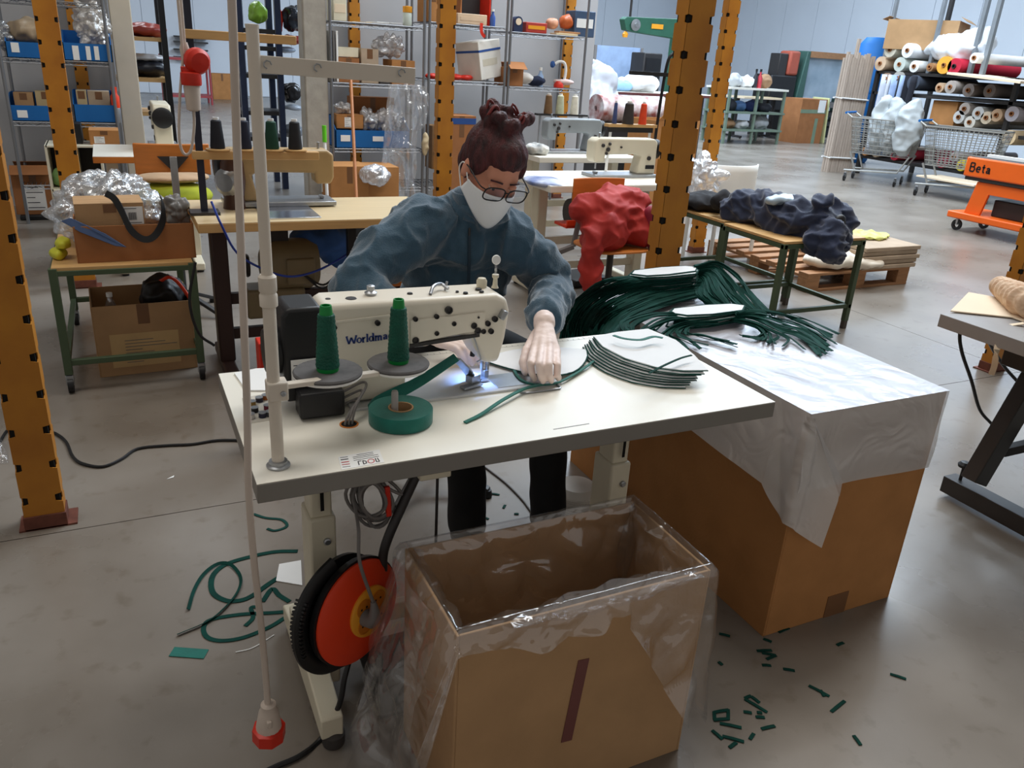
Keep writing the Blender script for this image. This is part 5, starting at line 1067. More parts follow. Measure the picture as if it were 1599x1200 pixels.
MB().box(-0.24, 0.24, -0.03, 0.03, 0.27, 0.285).build('spool_board', M_DARK, st3)
for xx in (-0.2, 0.2): MB().cyl((xx, 0, 0), (xx, 0, 0.27), 0.010, n=10).build('stand_leg', M_STEEL, st3)
for xx, c, lb in ((-0.13, (120, 90, 60), 'brown thread cone on the thin black spool board'), (-0.02, (196, 200, 170), 'pale green thread cone on the thin black spool board'), (0.12, (236, 230, 214), 'ivory thread cone on the thin black spool board')): cone_thread((3.42+xx, 6.22, 1.045), c, lb, 0.16, 0.036)
crumple('blue_white_cloth', 'blue and white cloth draped on the end of the white machine table', 'cloth', (2.41, 4.52, 0.755), (0.13, 0.20, 0.022), mat('blue white cloth', (222, 226, 232), 0.9, c2=(34, 70, 140), scale=5), 0.008, 8, 0.010, 2)
crumple('white_heap', 'white garment parts heaped beside the grey machine', 'cloth', (3.02, 5.86, 0.80), (0.10, 0.10, 0.045), mat('white grey cloth', (228, 224, 216), 0.9, c2=(110, 116, 120), scale=14), 0.016, 16, 0.009, 1)
mt2 = thing('dark_cabinet', 'low dark motor unit under the white machine table', 'motor unit', (2.95, 4.72, 0.40)); MB().box(-0.16, 0.24, -0.10, 0.10, 0, 0.28).build('casing', M_BLACK, mt2, bevel=0.02); MB().lathe([(0.09, 0), (0.10, 0.02), (0.09, 0.08), (0, 0.085)], (-0.16, 0, 0.12), (-1, 0, 0), 22).build('motor_end', M_DARK, mt2)
tr2 = thing('red_tray', 'orange handled tray under the white machine table', 'tray', (2.52, 4.40, 0.50)); MB().box(-0.05, 0.25, -0.08, 0.08, 0, 0.02).build('tray_plate', M_ORANGE, tr2, bevel=0.004); MB().box(-0.05, 0.25, -0.09, -0.075, 0.02, 0.05).build('tray_rim', M_ORANGE, tr2)
# chair with red jacket
plywood_chair((2.62, 4.02, 0), 0.0, 'plywood chair carrying the red padded jacket', 0.46)
jkt = thing('red_jacket', 'red padded jacket thrown over the plywood chair', 'jacket', (2.58, 4.02, 0.20))
b = MB(); b.ell((2.58, 4.02, 0.66), (0.25, 0.15, 0.12), 20, 12); b.ell((2.66, 4.06, 0.71), (0.20, 0.14, 0.10), 18, 10); b.ell((2.50, 3.93, 0.56), (0.16, 0.13, 0.13), 18, 10); b.ell((2.74, 3.98, 0.58), (0.13, 0.13, 0.12), 18, 10)
caps(b, [(2.42, 3.90, 0.56), (2.38, 3.86, 0.44), (2.42, 3.86, 0.24)], [0.085, 0.072, 0.062], 16)
M_JKT = mat('red padded cloth', (178, 44, 34), 0.7, var=0.25, scale=6, c2=(146, 30, 28))
def quilt(c): 
    r = 1-abs(nz((c.x*5+c.z*4, c.y*6, c.z*9-c.x*4), 1.0, 4))*2.2; r2 = 1-abs(nz((c.x*11-c.z*7, c.y*9, c.z*12+c.x*8), 1.0, 9))*3; return 0.030*nz((c.x*5, c.y*5, c.z*6))+0.022*max(0, r)**1.4+0.007*max(0, r2)-0.014
union(b, 'padded_shell', M_JKT, jkt, 0.011, 4, quilt)
b = MB(); caps(b, [(2.80, 3.90, 0.66), (2.82, 3.88, 0.50)], [0.05, 0.045], 14); union(b, 'lining', mat('wine lining', (140, 30, 52), 0.6), jkt, 0.010, 3, lambda c: 0.010*nz((c.x*16, c.y*16, c.z*9)))
bs = thing('floor_case', 'flat black case on the floor beneath the red jacket', 'case', tuple(Z(905, 440, 0))); MB().cb((Z(905, 440, 0).x, Z(905, 440, 0).y, 0.03), (0.32, 0.28, 0.05), rz=0.2).build('shell', M_BLACK, bs, world=True, bevel=0.01); MB().cb((Z(905, 440, 0).x, Z(905, 440, 0).y-0.15, 0.03), (0.08, 0.01, 0.02), rz=0.2).build('handle', M_DARK, bs, world=True)
so = thing('grey_support', 'grey hinged steel support beside the white table leg', 'bracket', tuple(V(910, 400, 4.3)-Vector((0, 0, 0.25))))
MB().beam(V(912, 310, 4.3), V(895, 385, 4.3), 0.03, 0.02).build('arm', M_GREY, so, world=True, bevel=0.004); MB().beam(V(895, 385, 4.3), V(870, 395, 4.3), 0.03, 0.03).build('foot', M_GREY, so, world=True, bevel=0.004)

# ------------------------------------------------------------------ green benches, navy bag, pallet
def bench(x0, x1, y0, y1, z, label):
    t = thing('green_bench', label, 'bench', ((x0+x1)/2, (y0+y1)/2, 0))
    MB().box(x0+0.004, x1-0.004, y0+0.004, y1-0.004, z-0.016, z).build('wooden_top', M_WOOD, t, world=True, bevel=0.002)
    for x in (x0+0.016, x1-0.016):
        for y in (y0+0.016, y1-0.016):
            MB().box(x-0.016, x+0.016, y-0.016, y+0.016, 0.05, z-0.016).build('leg', M_GREEN, t, world=True, bevel=0.002)
            MB().box(x-0.014, x+0.014, y-0.014, y+0.014, 0.0, 0.06).build('foot', mat('grey brown foot', (84, 76, 70), 0.7), t, world=True)
    for y in (y0+0.016, y1-0.016):
        for zz in (z-0.045, 0.135): MB().box(x0, x1, y-0.012, y+0.012, zz, zz+0.026).build('rail', M_GREEN, t, world=True, bevel=0.002)
    for x in (x0+0.016, x1-0.016):
        for zz in (z-0.045, 0.135): MB().box(x-0.012, x+0.012, y0, y1, zz, zz+0.026).build('rail', M_GREEN, t, world=True, bevel=0.002)
    return t
bench(3.40, 4.05, 3.42, 3.97, 0.578, 'green framed bench carrying the open end of the navy bag')
bench(3.44, 4.10, 4.01, 4.75, 0.578, 'green framed bench carrying black cloth and clear bags')
nb = thing('navy_bag', 'navy cloth bag slumped across the green benches', 'bag', tuple(Z(1220, 370, 0.58)))
P0, P1, P2, P3 = Z(1150, 322, .66), Z(1190, 330, .66), Z(1235, 342, .66), Z(1278, 352, .645)
b = MB(); caps(b, [P0, P1, P2, P3], [0.10, 0.105, 0.115, 0.13], 18); b.ell(P3+Vector((-0.02, -0.10, -0.06)), (0.16, 0.10, 0.10), 16, 10)
caps(b, [P3+Vector((-0.06, -0.02, 0.12)), P3+Vector((-0.02, -0.06, 0.15))], [0.045, 0.03], 12); caps(b, [P3+Vector((0.10, 0.0, 0.08)), P3+Vector((0.15, -0.05, 0.02)), P3+Vector((0.10, -0.10, -0.06))], [0.06, 0.06, 0.05], 12)
for cx, zz in ((-0.02, -0.11),): caps(b, [P3+Vector((-0.06, -0.14, -0.03)), P3+Vector((-0.06, -0.20, -0.12))], [0.09, 0.07], 14)
def fold2(c):
    r = 1-abs(nz((c.x*6, c.y*6, c.z*10), 1.0, 7))*2.3; r2 = 1-abs(nz((c.x*13+c.z*6, c.y*12, c.z*15), 1.0, 3))*3; return 0.036*max(0, r)**1.3+0.016*max(0, r2)+0.016*nz((c.x*9, c.y*9, c.z*9))-0.018
union(b, 'slumped_cloth', M_NAVY, nb, 0.010, 2, fold2)
b = MB(); b.ell(P3+Vector((0.03, -0.12, 0.03)), (0.055, 0.03, 0.06), 14, 10); union(b, 'mouth_shade', M_BLACK, nb, 0.009, 3, lambda c: 0.008*nz((c.x*20, c.y*20, c.z*20)))  # black blob stands in for the shade inside the bag's mouth
q = Z(1225, 318, .74); crumple('clear_wrap', 'pale clear wrap lying on top of the navy bag', 'plastic wrap', (q.x, q.y, q.z+0.02), (0.14, 0.07, 0.03), mat('pale blue wrap', (176, 196, 212), 0.25, var=0.2), 0.014, 12, 0.009, 1)
q = Z(1100, 322, .60); crumple('black_cloth', 'black cloth heap on the rear green bench', 'cloth', (q.x+0.02, q.y, 0.63), (0.20, 0.17, 0.055), mat('charcoal cloth', (38, 38, 42), 0.9), 0.02, 9, 0.011, 1, [((Z(1128, 308, .7).x, Z(1128, 308, .7).y, 0.68), (0.07, 0.07, 0.06))])
q = Z(1090, 290, .66); crumple('clear_bags', 'clear plastic bags heaped behind the black cloth', 'plastic bag', (q.x, q.y, 0.72), (0.16, 0.14, 0.14), film('crumpled clear bag', (222, 226, 232), 0.35, 0.15, 14, 0.8, 0.6), 0.03, 8, 0.010, 0, sharp=0.10)
wc = thing('white_chair', 'white rounded plastic chair back behind the yellow rack post', 'chair', (4.30, 5.0, 0))
def wcb(i, j): a = math.pi*(1.1+0.8*i); return Vector((4.30+0.24*math.cos(a)*-1, 5.05-0.16*math.sin(a)*-1, 0.44+0.36*j))
MB().grid(wcb, 18, 8).build('back_shell', M_WHITE, wc, world=True, solid=0.008); MB().box(4.08, 4.52, 4.85, 5.25, 0.42, 0.45).build('seat', M_WHITE, wc, world=True, bevel=0.015)
for x in (4.10, 4.50):
    for y in (4.88, 5.22): MB().cyl((x, y, 0.42), (x*1.0, y, 0), 0.016, n=8).build('leg', M_WHITE, wc, world=True)
def pallet(x0, y0, L, D, label, nb_=5):
    t = thing('pallet', label, 'pallet', (x0+L/2, y0+D/2, 0))
    for k in range(3):
        yy = y0+k*(D-0.10)/2
        MB().box(x0, x0+L, yy, yy+0.10, 0, 0.02).build('bottom_plank', M_PALLET, t, world=True, bevel=0.002)
        for i in range(3): xx = x0+i*(L-0.12)/2; MB().box(xx, xx+0.12, yy, yy+0.10, 0.02, 0.10).build('block', M_PALLET, t, world=True, bevel=0.003)
    for i in range(3): xx = x0+i*(L-0.12)/2; MB().box(xx, xx+0.12, y0, y0+D, 0.10, 0.12).build('stringer', M_PALLET, t, world=True, bevel=0.002)
    n = 7
    for k in range(n): yy = y0+k*(D-0.10)/(n-1); MB().box(x0, x0+L, yy, yy+0.10, 0.12, 0.14).build('plank', M_PALLET, t, world=True, bevel=0.002)
pallet(4.42, 4.16, 1.05, 1.15, 'wooden pallet loaded with grey board behind the green bench')
M_BOARD = mat('grey brown board', (176, 156, 134), 0.85, var=0.12, scale=8)
for k in range(5):
    o = MB().box(4.93-0.01*(k % 2), 5.50+0.012*(k % 3), 4.14+0.012*(k % 2), 5.0, 0.141+k*0.034, 0.141+k*0.034+0.032).build('board_sheet', M_BOARD, bevel=0.006); tag(o, ['bottom sheet of the grey brown board stack on the pallet', 'second sheet up in the grey brown board stack on the pallet', 'middle sheet of the grey brown board stack on the pallet', 'fourth sheet up in the grey brown board stack on the pallet', 'top sheet of the grey brown board stack on the pallet'][k], 'board', 'board sheets on the pallet')
crumple('white_cloth', 'white cloth bundle lying on the pallet under the bench', 'cloth', (4.78, 4.30, 0.20), (0.26, 0.16, 0.055), mat('cream white cloth', (232, 222, 206), 0.9, var=0.05), 0.018, 7, 0.012, 2, [((5.0, 4.18, 0.19), (0.14, 0.10, 0.045))])
crumple('yellow_netting', 'pale yellow netting spread over the board stack', 'netting', (5.28, 4.50, 0.325), (0.22, 0.16, 0.012), mat('pale yellow net', (222, 226, 140), 0.9, var=0.15, scale=30), 0.02, 11, 0.006, 1)

# ------------------------------------------------------------------ grey work table at the right edge
rt = thing('work_table', 'grey topped work table with charcoal steel frame and beige paper', 'table', (3.0, 1.1, 0))
MB().box(2.47, 3.7, 0.4, 1.72, 0.70, 0.745).build('tabletop', mat('grey table edge', (150, 146, 144), 0.5), rt, world=True, bevel=0.002)
MB().box(2.78, 3.5, 0.45, 1.66, 0.55, 0.70).build('under_frame', M_DARK, rt, world=True, bevel=0.004)
MB().box(2.715, 2.785, 0.5, 1.70, 0.02, 0.085).build('foot_bar', M_DARK, rt, world=True, bevel=0.003)
MB().beam(V(1520, 752, 1.58), V(1620, 582, 1.58), 0.085, 0.06, up=(0, 1, 0)).build('leg', M_DARK, rt, world=True, bevel=0.004)
MB().beam(V(1565, 705, 1.58), V(1630, 690, 1.50), 0.04, 0.03, up=(0, 1, 0)).build('cross_tie', M_DARK, rt, world=True, bevel=0.003)
q = Z(1487, 770, 0.085); MB().lathe([(0.006, 0), (0.006, 0.05), (0.022, 0.055), (0.024, 0.065), (0.015, 0.075), (0, 0.077)], (2.75, 1.655, 0.085), n=16).build('levelling_knob', M_BLACK, rt, world=True)
pb = [Z(x, y, .748) for x, y in ((1484, 487), (1512, 458), (1640, 480), (1700, 540), (1580, 497))]
tag(MB().prism(pb, (0, 0, 0.004)).build('beige_paper', M_BEIGE), 'beige pattern paper spread on the grey work table', 'paper')
wv = thing('woven_roll', 'rolled beige striped woven fabric on the grey work table', 'fabric', tuple(Z(1590, 480, .75)))
b = MB(); caps(b, [Z(1562, 447, .79), Z(1600, 470, .80), Z(1660, 490, .80)], [0.035, 0.055, 0.06], 16); union(b, 'fabric_roll', mat('striped weave', (232, 206, 178), 0.9, c2=(190, 150, 118), scale=50, stretch=(3, 0.3, 1)), wv, 0.009, 2, lambda c: 0.004*math.sin(c.x*120+c.y*90))
tag(MB().ribbon(curve([Z(1599, 505, .755), V(1570, 512, 1.56), V(1558, 540, 1.5), V(1553, 570, 1.5), V(1548, 585, 1.55)], 5), 0.018, th=0.003).build('fabric_strip', M_BEIGE), 'pale fabric strip hanging from the grey work table edge', 'fabric strip')
tag(MB().tube(curve([V(1508, 499, 1.70), V(1499, 520, 1.70), V(1502, 550, 1.70), V(1517, 595, 1.70), V(1530, 640, 1.70), V(1550, 664, 1.68)], 6), 0.006, 8).build('table_cable', M_BLACK), 'black cable hanging in a bow under the grey work table', 'cable')
tag(MB().tube(curve([V(1533, 509, 1.66), V(1550, 545, 1.70), V(1570, 575, 1.70), V(1592, 600, 1.68), V(1610, 625, 1.66)], 6), 0.006, 8).build('table_cable', M_BLACK), 'black cable running down behind the pale fabric strip', 'cable')
# red hanging connector upper left
rc_ = thing('hanging_connector', 'red industrial plug connector hanging on ivory cable in front of the dark post', 'connector', tuple(V(300, 165, 2.9)))
c_ = V(299, 130, 2.9)
MB().lathe([(0.012, -0.085), (0.022, -0.08), (0.026, -0.01), (0.024, 0.0)], c_+Vector((0, 0, 0.0)), (0, 0, 1), 18).build('connector_body', M_WCAB, rc_, world=True)
MB().lathe([(0.030, -0.006), (0.032, 0.0), (0.032, 0.03), (0.025, 0.035), (0, 0.035)], c_, (0, 0, 1), 18).build('collar', M_RED, rc_, world=True)
MB().lathe([(0.036, -0.016), (0.040, -0.005), (0.040, 0.012), (0.030, 0.024), (0, 0.028)], V(307, 95, 2.9), (0.35, -0.9, -0.2), 24).build('lid', M_RED, rc_, world=True); q = V(290, 108, 2.9); MB().cb(tuple(q), (0.03, 0.02, 0.016)).build('lid_hinge', M_RED, rc_, world=True, bevel=0.003)
MB().lathe([(0.012, 0), (0.015, 0.03), (0.010, 0.05)], c_+Vector((-0.01, 0.02, 0.07)), (0, 0, 1), 14).build('strain_relief', M_WCAB, rc_, world=True)
up_ = c_+Vector((-0.01, 0.02, 0.12)); MB().tube([up_+Vector((0.02, 0, 4.9)), up_+Vector((0.01, 0, 1.5)), up_], 0.006, 8).build('cable', M_WCAB, rc_, world=True)
MB().tube(curve([c_+Vector((0, 0, -0.08)), V(303, 200, 2.9), V(298, 235, 2.9), V(287, 240, 2.9), V(280, 215, 2.9), V(281, 150, 2.9), V(286, 90, 2.9)], 6)+[V(286, 90, 2.9)+Vector((0, 0, 1.0)), V(286, 90, 2.9)+Vector((0.02, 0, 4.9))], 0.0045, 8).build('loop_cable', M_WCAB, rc_, world=True)
# ------------------------------------------------------------------ wire shelves along the partition
SV0, SV1 = 7.45, 7.95
def wire_shelf(x0, x1, levels, label, ztop=2.6):
    t = thing('wire_shelf', label, 'shelf', ((x0+x1)/2, (SV0+SV1)/2, 0))
    for x in (x0, x1):
        for y in (SV0, SV1): MB().cyl((x, y, 0), (x, y, ztop), 0.0125, n=10).build('post', M_CHROME, t, world=True)
    for z in levels:
        m = MB()
        for y in (SV0, SV1):
            for dz in (0.0, -0.028): m.tube([(x0, y, z+dz), (x1, y, z+dz)], 0.0042, 6)
            n = int((x1-x0)/0.05); m.tube([(x0+(x1-x0)*k/n, y, z-(0.028 if k % 2 else 0)) for k in range(n+1)], 0.003, 4)
        for x in (x0, x1): m.tube([(x, SV0, z), (x, SV1, z)], 0.0042, 6)
        n = int((x1-x0)/0.03)
        for k in range(1, n): xx = x0+(x1-x0)*k/n; m.tube([(xx, SV0, z), (xx, SV1, z)], 0.0026, 4)
        m.build('wire_deck', M_CHROME, t, world=True)
    return t
zA1, zA2, zA3 = V(100, 192, SV0).z, V(95, 95, SV0).z, V(100, 3, SV0).z
zB1, zB2, zB3 = V(590, 38, SV0).z, V(590, 132, SV0).z, V(590, 233, SV0).z
zC1, zC2 = V(745, 40, SV0).z, V(745, 128, SV0).z
zD1, zD2 = V(855, 54, SV0).z, V(855, 138, SV0).z
def X(x, y=100): return V(x, y, SV0).x
wire_shelf(X(18, 192), X(183, 192), (0.30, zA1, zA2, zA3), 'chrome wire shelf with blue bins beside the cream pillar')
wire_shelf(X(517), X(662), (0.25, zB3, zB2, zB1), 'chrome wire shelf with the blue bin beside the concrete column')
wire_shelf(X(670), X(789), (0.25, zC2, zC1), 'chrome wire shelf holding the tilted white crate')
wire_shelf(X(795), X(912), (0.25, zD2, zD1), 'chrome wire shelf holding the magnifier lamp')
def on(x0, x1, ytop, zs, d=0.3, off=0.02, xy=None):
    """box extents standing on a shelf level from pixels"""
    a = V(x0, ytop, SV0+off); b = V(x1, ytop, SV0+off); return a.x, b.x, SV0+off, SV0+off+d, zs+0.006, max(zs+0.02, a.z)
def bin_(x0, x1, ytop, zs, label, cards=(), d=0.36):
    u0, u1, v0, v1, z0, z1 = on(x0, x1, ytop, zs, d)
    t = thing('blue_bin', label, 'bin', ((u0+u1)/2, (v0+v1)/2, z0)); hb = z1+(z1-z0)*0.7
    MB().box(u0, u1, v0, v0+0.006, z0, z1).build('front_panel', M_BLUE, t, world=True); MB().box(u0, u1, v1-0.006, v1, z0, hb).build('back_panel', M_BLUE, t, world=True)
    for x in (u0, u1-0.006): MB().prism([(x, v0, z0), (x, v1, z0), (x, v1, hb), (x, v0+(v1-v0)*0.5, hb), (x, v0, z1)], (0.006, 0, 0)).build('side_panel', M_BLUE, t, world=True)
    MB().box(u0, u1, v0, v1, z0, z0+0.005).build('bottom_panel', M_BLUE, t, world=True)
    for (cx0, cy0, cx1, cy1) in cards:
        a = V(cx0, cy0, v0-0.002); b = V(cx1, cy1, v0-0.002); MB().box(a.x, b.x, v0-0.003, v0-0.0005, b.z, a.z).build('card', M_WHITE, t, world=True)
    return t
bin_(7, 88, 64, zA2, 'blue bin on the upper wire deck holding a beige bag', [(16, 66, 31, 82)])
bin_(97, 173, 66, zA2, 'blue bin with three white cards on the upper wire deck', [(112, 71, 125, 94), (133, 72, 143, 94), (146, 72, 156, 94)])
bin_(13, 104, 164, zA1, 'blue bin with one white card on the lower wire deck', [(26, 172, 44, 184)])
bin_(114, 178, 163, zA1, 'plain blue bin beside the orange can on the lower wire deck')
bin_(524, 640, 203, zB3, 'blue bin with two skewed white cards beside the concrete column', [(532, 211, 547, 221), (582, 213, 599, 221)])
def sbox(x0, x1, ytop, zs, label, m=None, d=0.28, off=0.03, lab=None, opened=False, cat='carton', rz=0.0, flaps=False):
    u0, u1, v0, v1, z0, z1 = on(x0, x1, ytop, zs, d, off)
    return box_carton(((u0+u1)/2, (v0+v1)/2, z0), (u1-u0, d, z1-z0), rz, label, m, opened=opened, lab=lab, cat=cat, flaps=flaps)
def lump(x, y, r, zs, label, c, name='plastic_bag', cat='plastic bag', rough=0.35, disp=0.3, off=0.18, m=None, fr=9):
    q = V(x, y, SV0+off); pb_ = cat == 'plastic bag'; m = m or (film('cloudy %s' % (c,), tuple(min(255, v+40) for v in c), 0.30, 0.18, 18, 0.7, 0.65) if pb_ else mat('lump %s' % (c,), c, rough, var=0.2, scale=9))
    return crumple(name, label, cat, (q.x, q.y, max(q.z, zs+r[2]*0.8)), r, m, disp*min(r), fr, 0.009 if pb_ else 0.014, 0 if pb_ else 1, sharp=0.07 if pb_ else 0)
# left shelf contents
lump(45, 48, (0.14, 0.12, 0.09), zA2, 'beige paper bag in the upper blue bin', (170, 150, 124), 'paper_bag', 'bag')
lump(143, 38, (0.12, 0.12, 0.16), zA2, 'clear bag of pale stuffing in the upper blue bin with cards', (178, 170, 158))
lump(6, 55, (0.07, 0.10, 0.10), zA2, 'grey bag at the end of the upper wire deck', (120, 124, 128))
sbox(20, 50, 145, zA1+0.02, 'brown carton standing in the lower blue bin with one card', M_CARD2, 0.12, 0.12); sbox(54, 84, 143, zA1+0.02, 'pale carton beside the brown one in the lower blue bin', mat('straw carton', (190, 170, 130), 0.85), 0.12, 0.12)
sbox(118, 134, 142, zA1+0.02, 'yellowish carton in the plain lower blue bin', mat('straw carton', (190, 170, 130)), 0.15, 0.10); sbox(136, 170, 143, zA1+0.02, 'wide beige carton in the plain lower blue bin', mat('beige carton', (176, 156, 132), 0.85), 0.15, 0.12)
sc_ = thing('spray_can', 'orange and silver spray can at the end of the lower wire deck', 'can', (X(184, 190), SV0+0.05, zA1+0.006))
MB().lathe([(0.03, 0), (0.032, 0.01), (0.032, 0.11), (0.03, 0.115)], n=18).build('can_body', M_STEEL, sc_); MB().lathe([(0.032, 0.115), (0.033, 0.2), (0.02, 0.22), (0.022, 0.27), (0, 0.275)], n=18).build('can_top', M_ORANGE, sc_)
box_carton((V(56, 300, 7.75).x, 7.78, 0.04), (0.30, 0.30, 0.34), 0.0, 'brown carton with worn print on the floor under the wire shelf', M_CARD3, opened=True, flaps=True, lab=(-.5, .5, .1, .7))
tag(MB().box(V(30, 330, 7.6).x, V(82, 330, 7.6).x+0.02, 7.58, 8.0, 0.0, 0.04).build('dolly', M_BLACK, bevel=0.01), 'low black dolly under the brown floor carton', 'dolly')
cab = thing('drawer_unit', 'cream open drawer unit with dark pigeonholes under the wire shelf', 'cabinet', (V(118, 285, 6.9).x, 7.05, 0))
x0_, x1_ = V(76, 262, 6.9).x, V(160, 262, 6.9).x; zc0, zc1 = V(118, 285, 6.9).z-0.15, V(118, 228, 6.9).z
for x in (x0_, (x0_*.45+x1_*.55), x1_): MB().box(x-0.008, x+0.008, 6.9, 7.25, 0, zc1).build('upright', M_CREAM, cab, world=True)
for z in (0.05, zc0+0.1, zc1): MB().box(x0_, x1_, 6.9, 7.25, z-0.012, z).build('shelf_board', M_CREAM, cab, world=True)
MB().box(x0_, x1_, 7.24, 7.25, 0, zc1).build('back_board', M_DARK, cab, world=True)
for xa, xb in ((x0_+0.01, x0_*.45+x1_*.55-0.01), (x0_*.45+x1_*.55+0.01, x1_-0.01)): MB().box(xa, xb, 6.88, 6.90, zc0-0.02, zc0+0.1).build('drawer_front', M_CREAM, cab, world=True, bevel=0.003)
q = V(88, 252, 6.95); crumple('green_pouch', 'green pouch inside the cream drawer unit', 'pouch', (q.x, 7.02, zc0+0.17), (0.05, 0.05, 0.07), mat('sage cloth', (116, 150, 90), 0.9), 0.01, 14, 0.01, 1)
q0 = V(138, 205, 6.95); q1 = V(188, 230, 6.95); box_carton(((q0.x+q1.x)/2, 7.10, zc1), (q1.x-q0.x, 0.24, q0.z-zc1), 0, 'small brown carton with two labels on the cream drawer unit', M_CARD, lab=(-.7, 0, .1, .6))
q0 = V(120, 205, 7.2); box_carton((q0.x, 7.12, zc1), (0.07, 0.2, 0.14), 0, 'black box beside the labelled carton on the drawer unit', M_BLACK, tape=False, cat='box')
# centre shelf contents
def slab_box(name, label, cat, x0, x1, ytop, zs, m, d=0.25, off=0.03, bev=0.004, extra=None):
    u0, u1, v0, v1, z0, z1 = on(x0, x1, ytop, zs, d, off); t = thing(name, label, cat, ((u0+u1)/2, (v0+v1)/2, z0))
    MB().box(u0, u1, v0, v1, z0, z1).build('casing', m, t, world=True, bevel=bev)
    MB().box(u0+(u1-u0)*.1, u1-(u1-u0)*.1, v0-0.002, v0, z0+(z1-z0)*.35, z0+(z1-z0)*.7).build('front_label', extra or M_BEIGE, t, world=True); return t
slab_box('box_file', 'cream box file standing on the top wire deck beside the column', 'file', 520, 541, -6, zB1, mat('cream file board', (222, 214, 190), 0.7))
for k, (x, yy) in enumerate(((566, 26), (592, 25), (612, 27))):
    q = V(x, yy, 7.6); tag(MB().cb((q.x, 7.62, zB1+0.012+0.006*k), (0.16, 0.24, 0.005), rz=0.2*k-0.2, rx=0.02).build('paper_sheet', M_WHITE if k else M_BEIGE), ['beige paper sheet on the top wire deck beside the file', 'white paper sheet in the middle of the top wire deck', 'white paper sheet beside the jar on the top wire deck'][k], 'paper')
jr = thing('jar', 'pale jar with orange lid on the top wire deck', 'jar', (V(636, 38, 7.52).x, 7.52, zB1+0.006)); MB().lathe([(0.035, 0), (0.04, 0.01), (0.04, 0.10), (0.036, 0.11)], n=18).build('jar_body', mat('pale green plastic', (206, 216, 206), 0.4), jr); MB().lathe([(0.04, 0.11), (0.042, 0.115), (0.042, 0.16), (0, 0.165)], n=18).build('lid', M_YPL, jr)
for k, x in enumerate((516, 521, 526)):
    q = V(x, 90, 7.48); o = MB().box(q.x-0.008, q.x+0.008, 7.46, 7.72, zB2+0.006, zB2+0.42).build('binder', [M_WHITE, M_GREY, M_WHITE][k], bevel=0.003); tag(o, ['white binder at the outer end of the middle wire deck', 'grey binder between two white ones on the middle wire deck', 'white binder next to the cartons on the middle wire deck'][k], 'binder')
sbox(528, 561, 90, zB2, 'brown carton under the cream box on the middle wire deck', M_CARD3); q = V(545, 88, 7.48); box_carton((q.x, 7.6, V(545, 89, 7.48).z), (0.18, 0.2, 0.075), 0, 'flat cream box on the brown carton of the middle wire deck', mat('cream file board', (222, 214, 190)), tape=False, cat='box')
sbox(564, 591, 76, zB2, 'tall grey brown carton on the middle wire deck', M_BOARD); sbox(593, 609, 118, zB2, 'dark grey small box on the middle wire deck', M_DGREY, cat='box'); sbox(612, 648, 94, zB2, 'brown carton at the end of the middle wire deck', M_CARD)
lump(608, 72, (0.15, 0.10, 0.09), zB2+0.15, 'clear bubble bag on the cartons of the middle wire deck', (150, 148, 150))
u0, u1, v0, v1, z0, z1 = on(526, 568, 180, V(540, 203, SV0).z, 0.2, 0.05); box_carton(((u0+u1)/2, 7.62, z0), (u1-u0, 0.2, z1-z0), 0, 'light brown carton with two labels on the blue bin', M_CARD, lab=(-.4, .1, .1, .85))
lump(575, 188, (0.10, 0.10, 0.09), zB3+0.1, 'clear bag beside the labelled carton in the blue bin', (160, 158, 158)); lump(603, 186, (0.12, 0.10, 0.10), zB3+0.1, 'clear crumpled bag in the middle of the blue bin', (172, 168, 166)); lump(537, 172, (0.08, 0.08, 0.05), zB3+0.3, 'pale clear bag on top of the labelled carton', (190, 192, 194))
box_carton((V(580, 175, 7.8).x, 7.82, zB3+0.01), (0.42, 0.14, 0.42), 0, 'brown carton standing behind the blue bin', M_CARD3)
box_carton((V(535, 300, 7.3).x, 7.2, 0.0), (0.34, 0.34, 0.50), 0, 'plain carton under the shelf behind the broom handle', M_CARD); box_carton((V(572, 300, 7.3).x+0.06, 7.22, 0.0), (0.34, 0.34, 0.49), 0, 'second plain carton under the shelf by the hanging film', M_CARD)
hf = thing('hanging_film', 'long clear plastic film hanging from the middle wire deck', 'plastic film', (V(630, 300, 7.38).x, 7.38, 0.3))
def hfilm(i, j):
    a = V(606, 131, 7.38).lerp(V(655, 131, 7.38), i); b_ = V(588, 300, 7.30).lerp(V(650, 300, 7.30), i); p = a.lerp(b_, j)
    p.z = a.z+(b_.z-0.15-a.z)*j; return p+Vector((0.03*nz((i*4, j*5, 1))*j, -0.05*math.sin(i*9+j*3)*0.6-0.05*nz((i*7, j*7, 3)), 0))
MB().grid(hfilm, 26, 40).build('film_sheet', film('draped film', (206, 210, 216), 0.55, 0.18, 7, 0.8, 0.45), hf, world=True, ang=180)
def hfilm2(i, j):
    a = V(640, 131, 7.34).lerp(V(666, 135, 7.34), i); b_ = V(652, 205, 7.34).lerp(V(660, 200, 7.34), i); p = a.lerp(b_, j); return p+Vector((0.04*math.sin(j*3), -0.05*nz((i*6, j*6, 8)), 0))
MB().grid(hfilm2, 14, 18).build('film_tail', film('draped film', (206, 210, 216), 0.55), hf, world=True, ang=180)
crumple('clear_bag', 'glossy clear bag lying under the hanging film', 'plastic bag', tuple(V(585, 275, 7.0)), (0.13, 0.12, 0.08), film('crumpled clear bag', (222, 226, 232), 0.35), 0.03, 9, 0.014, 0)
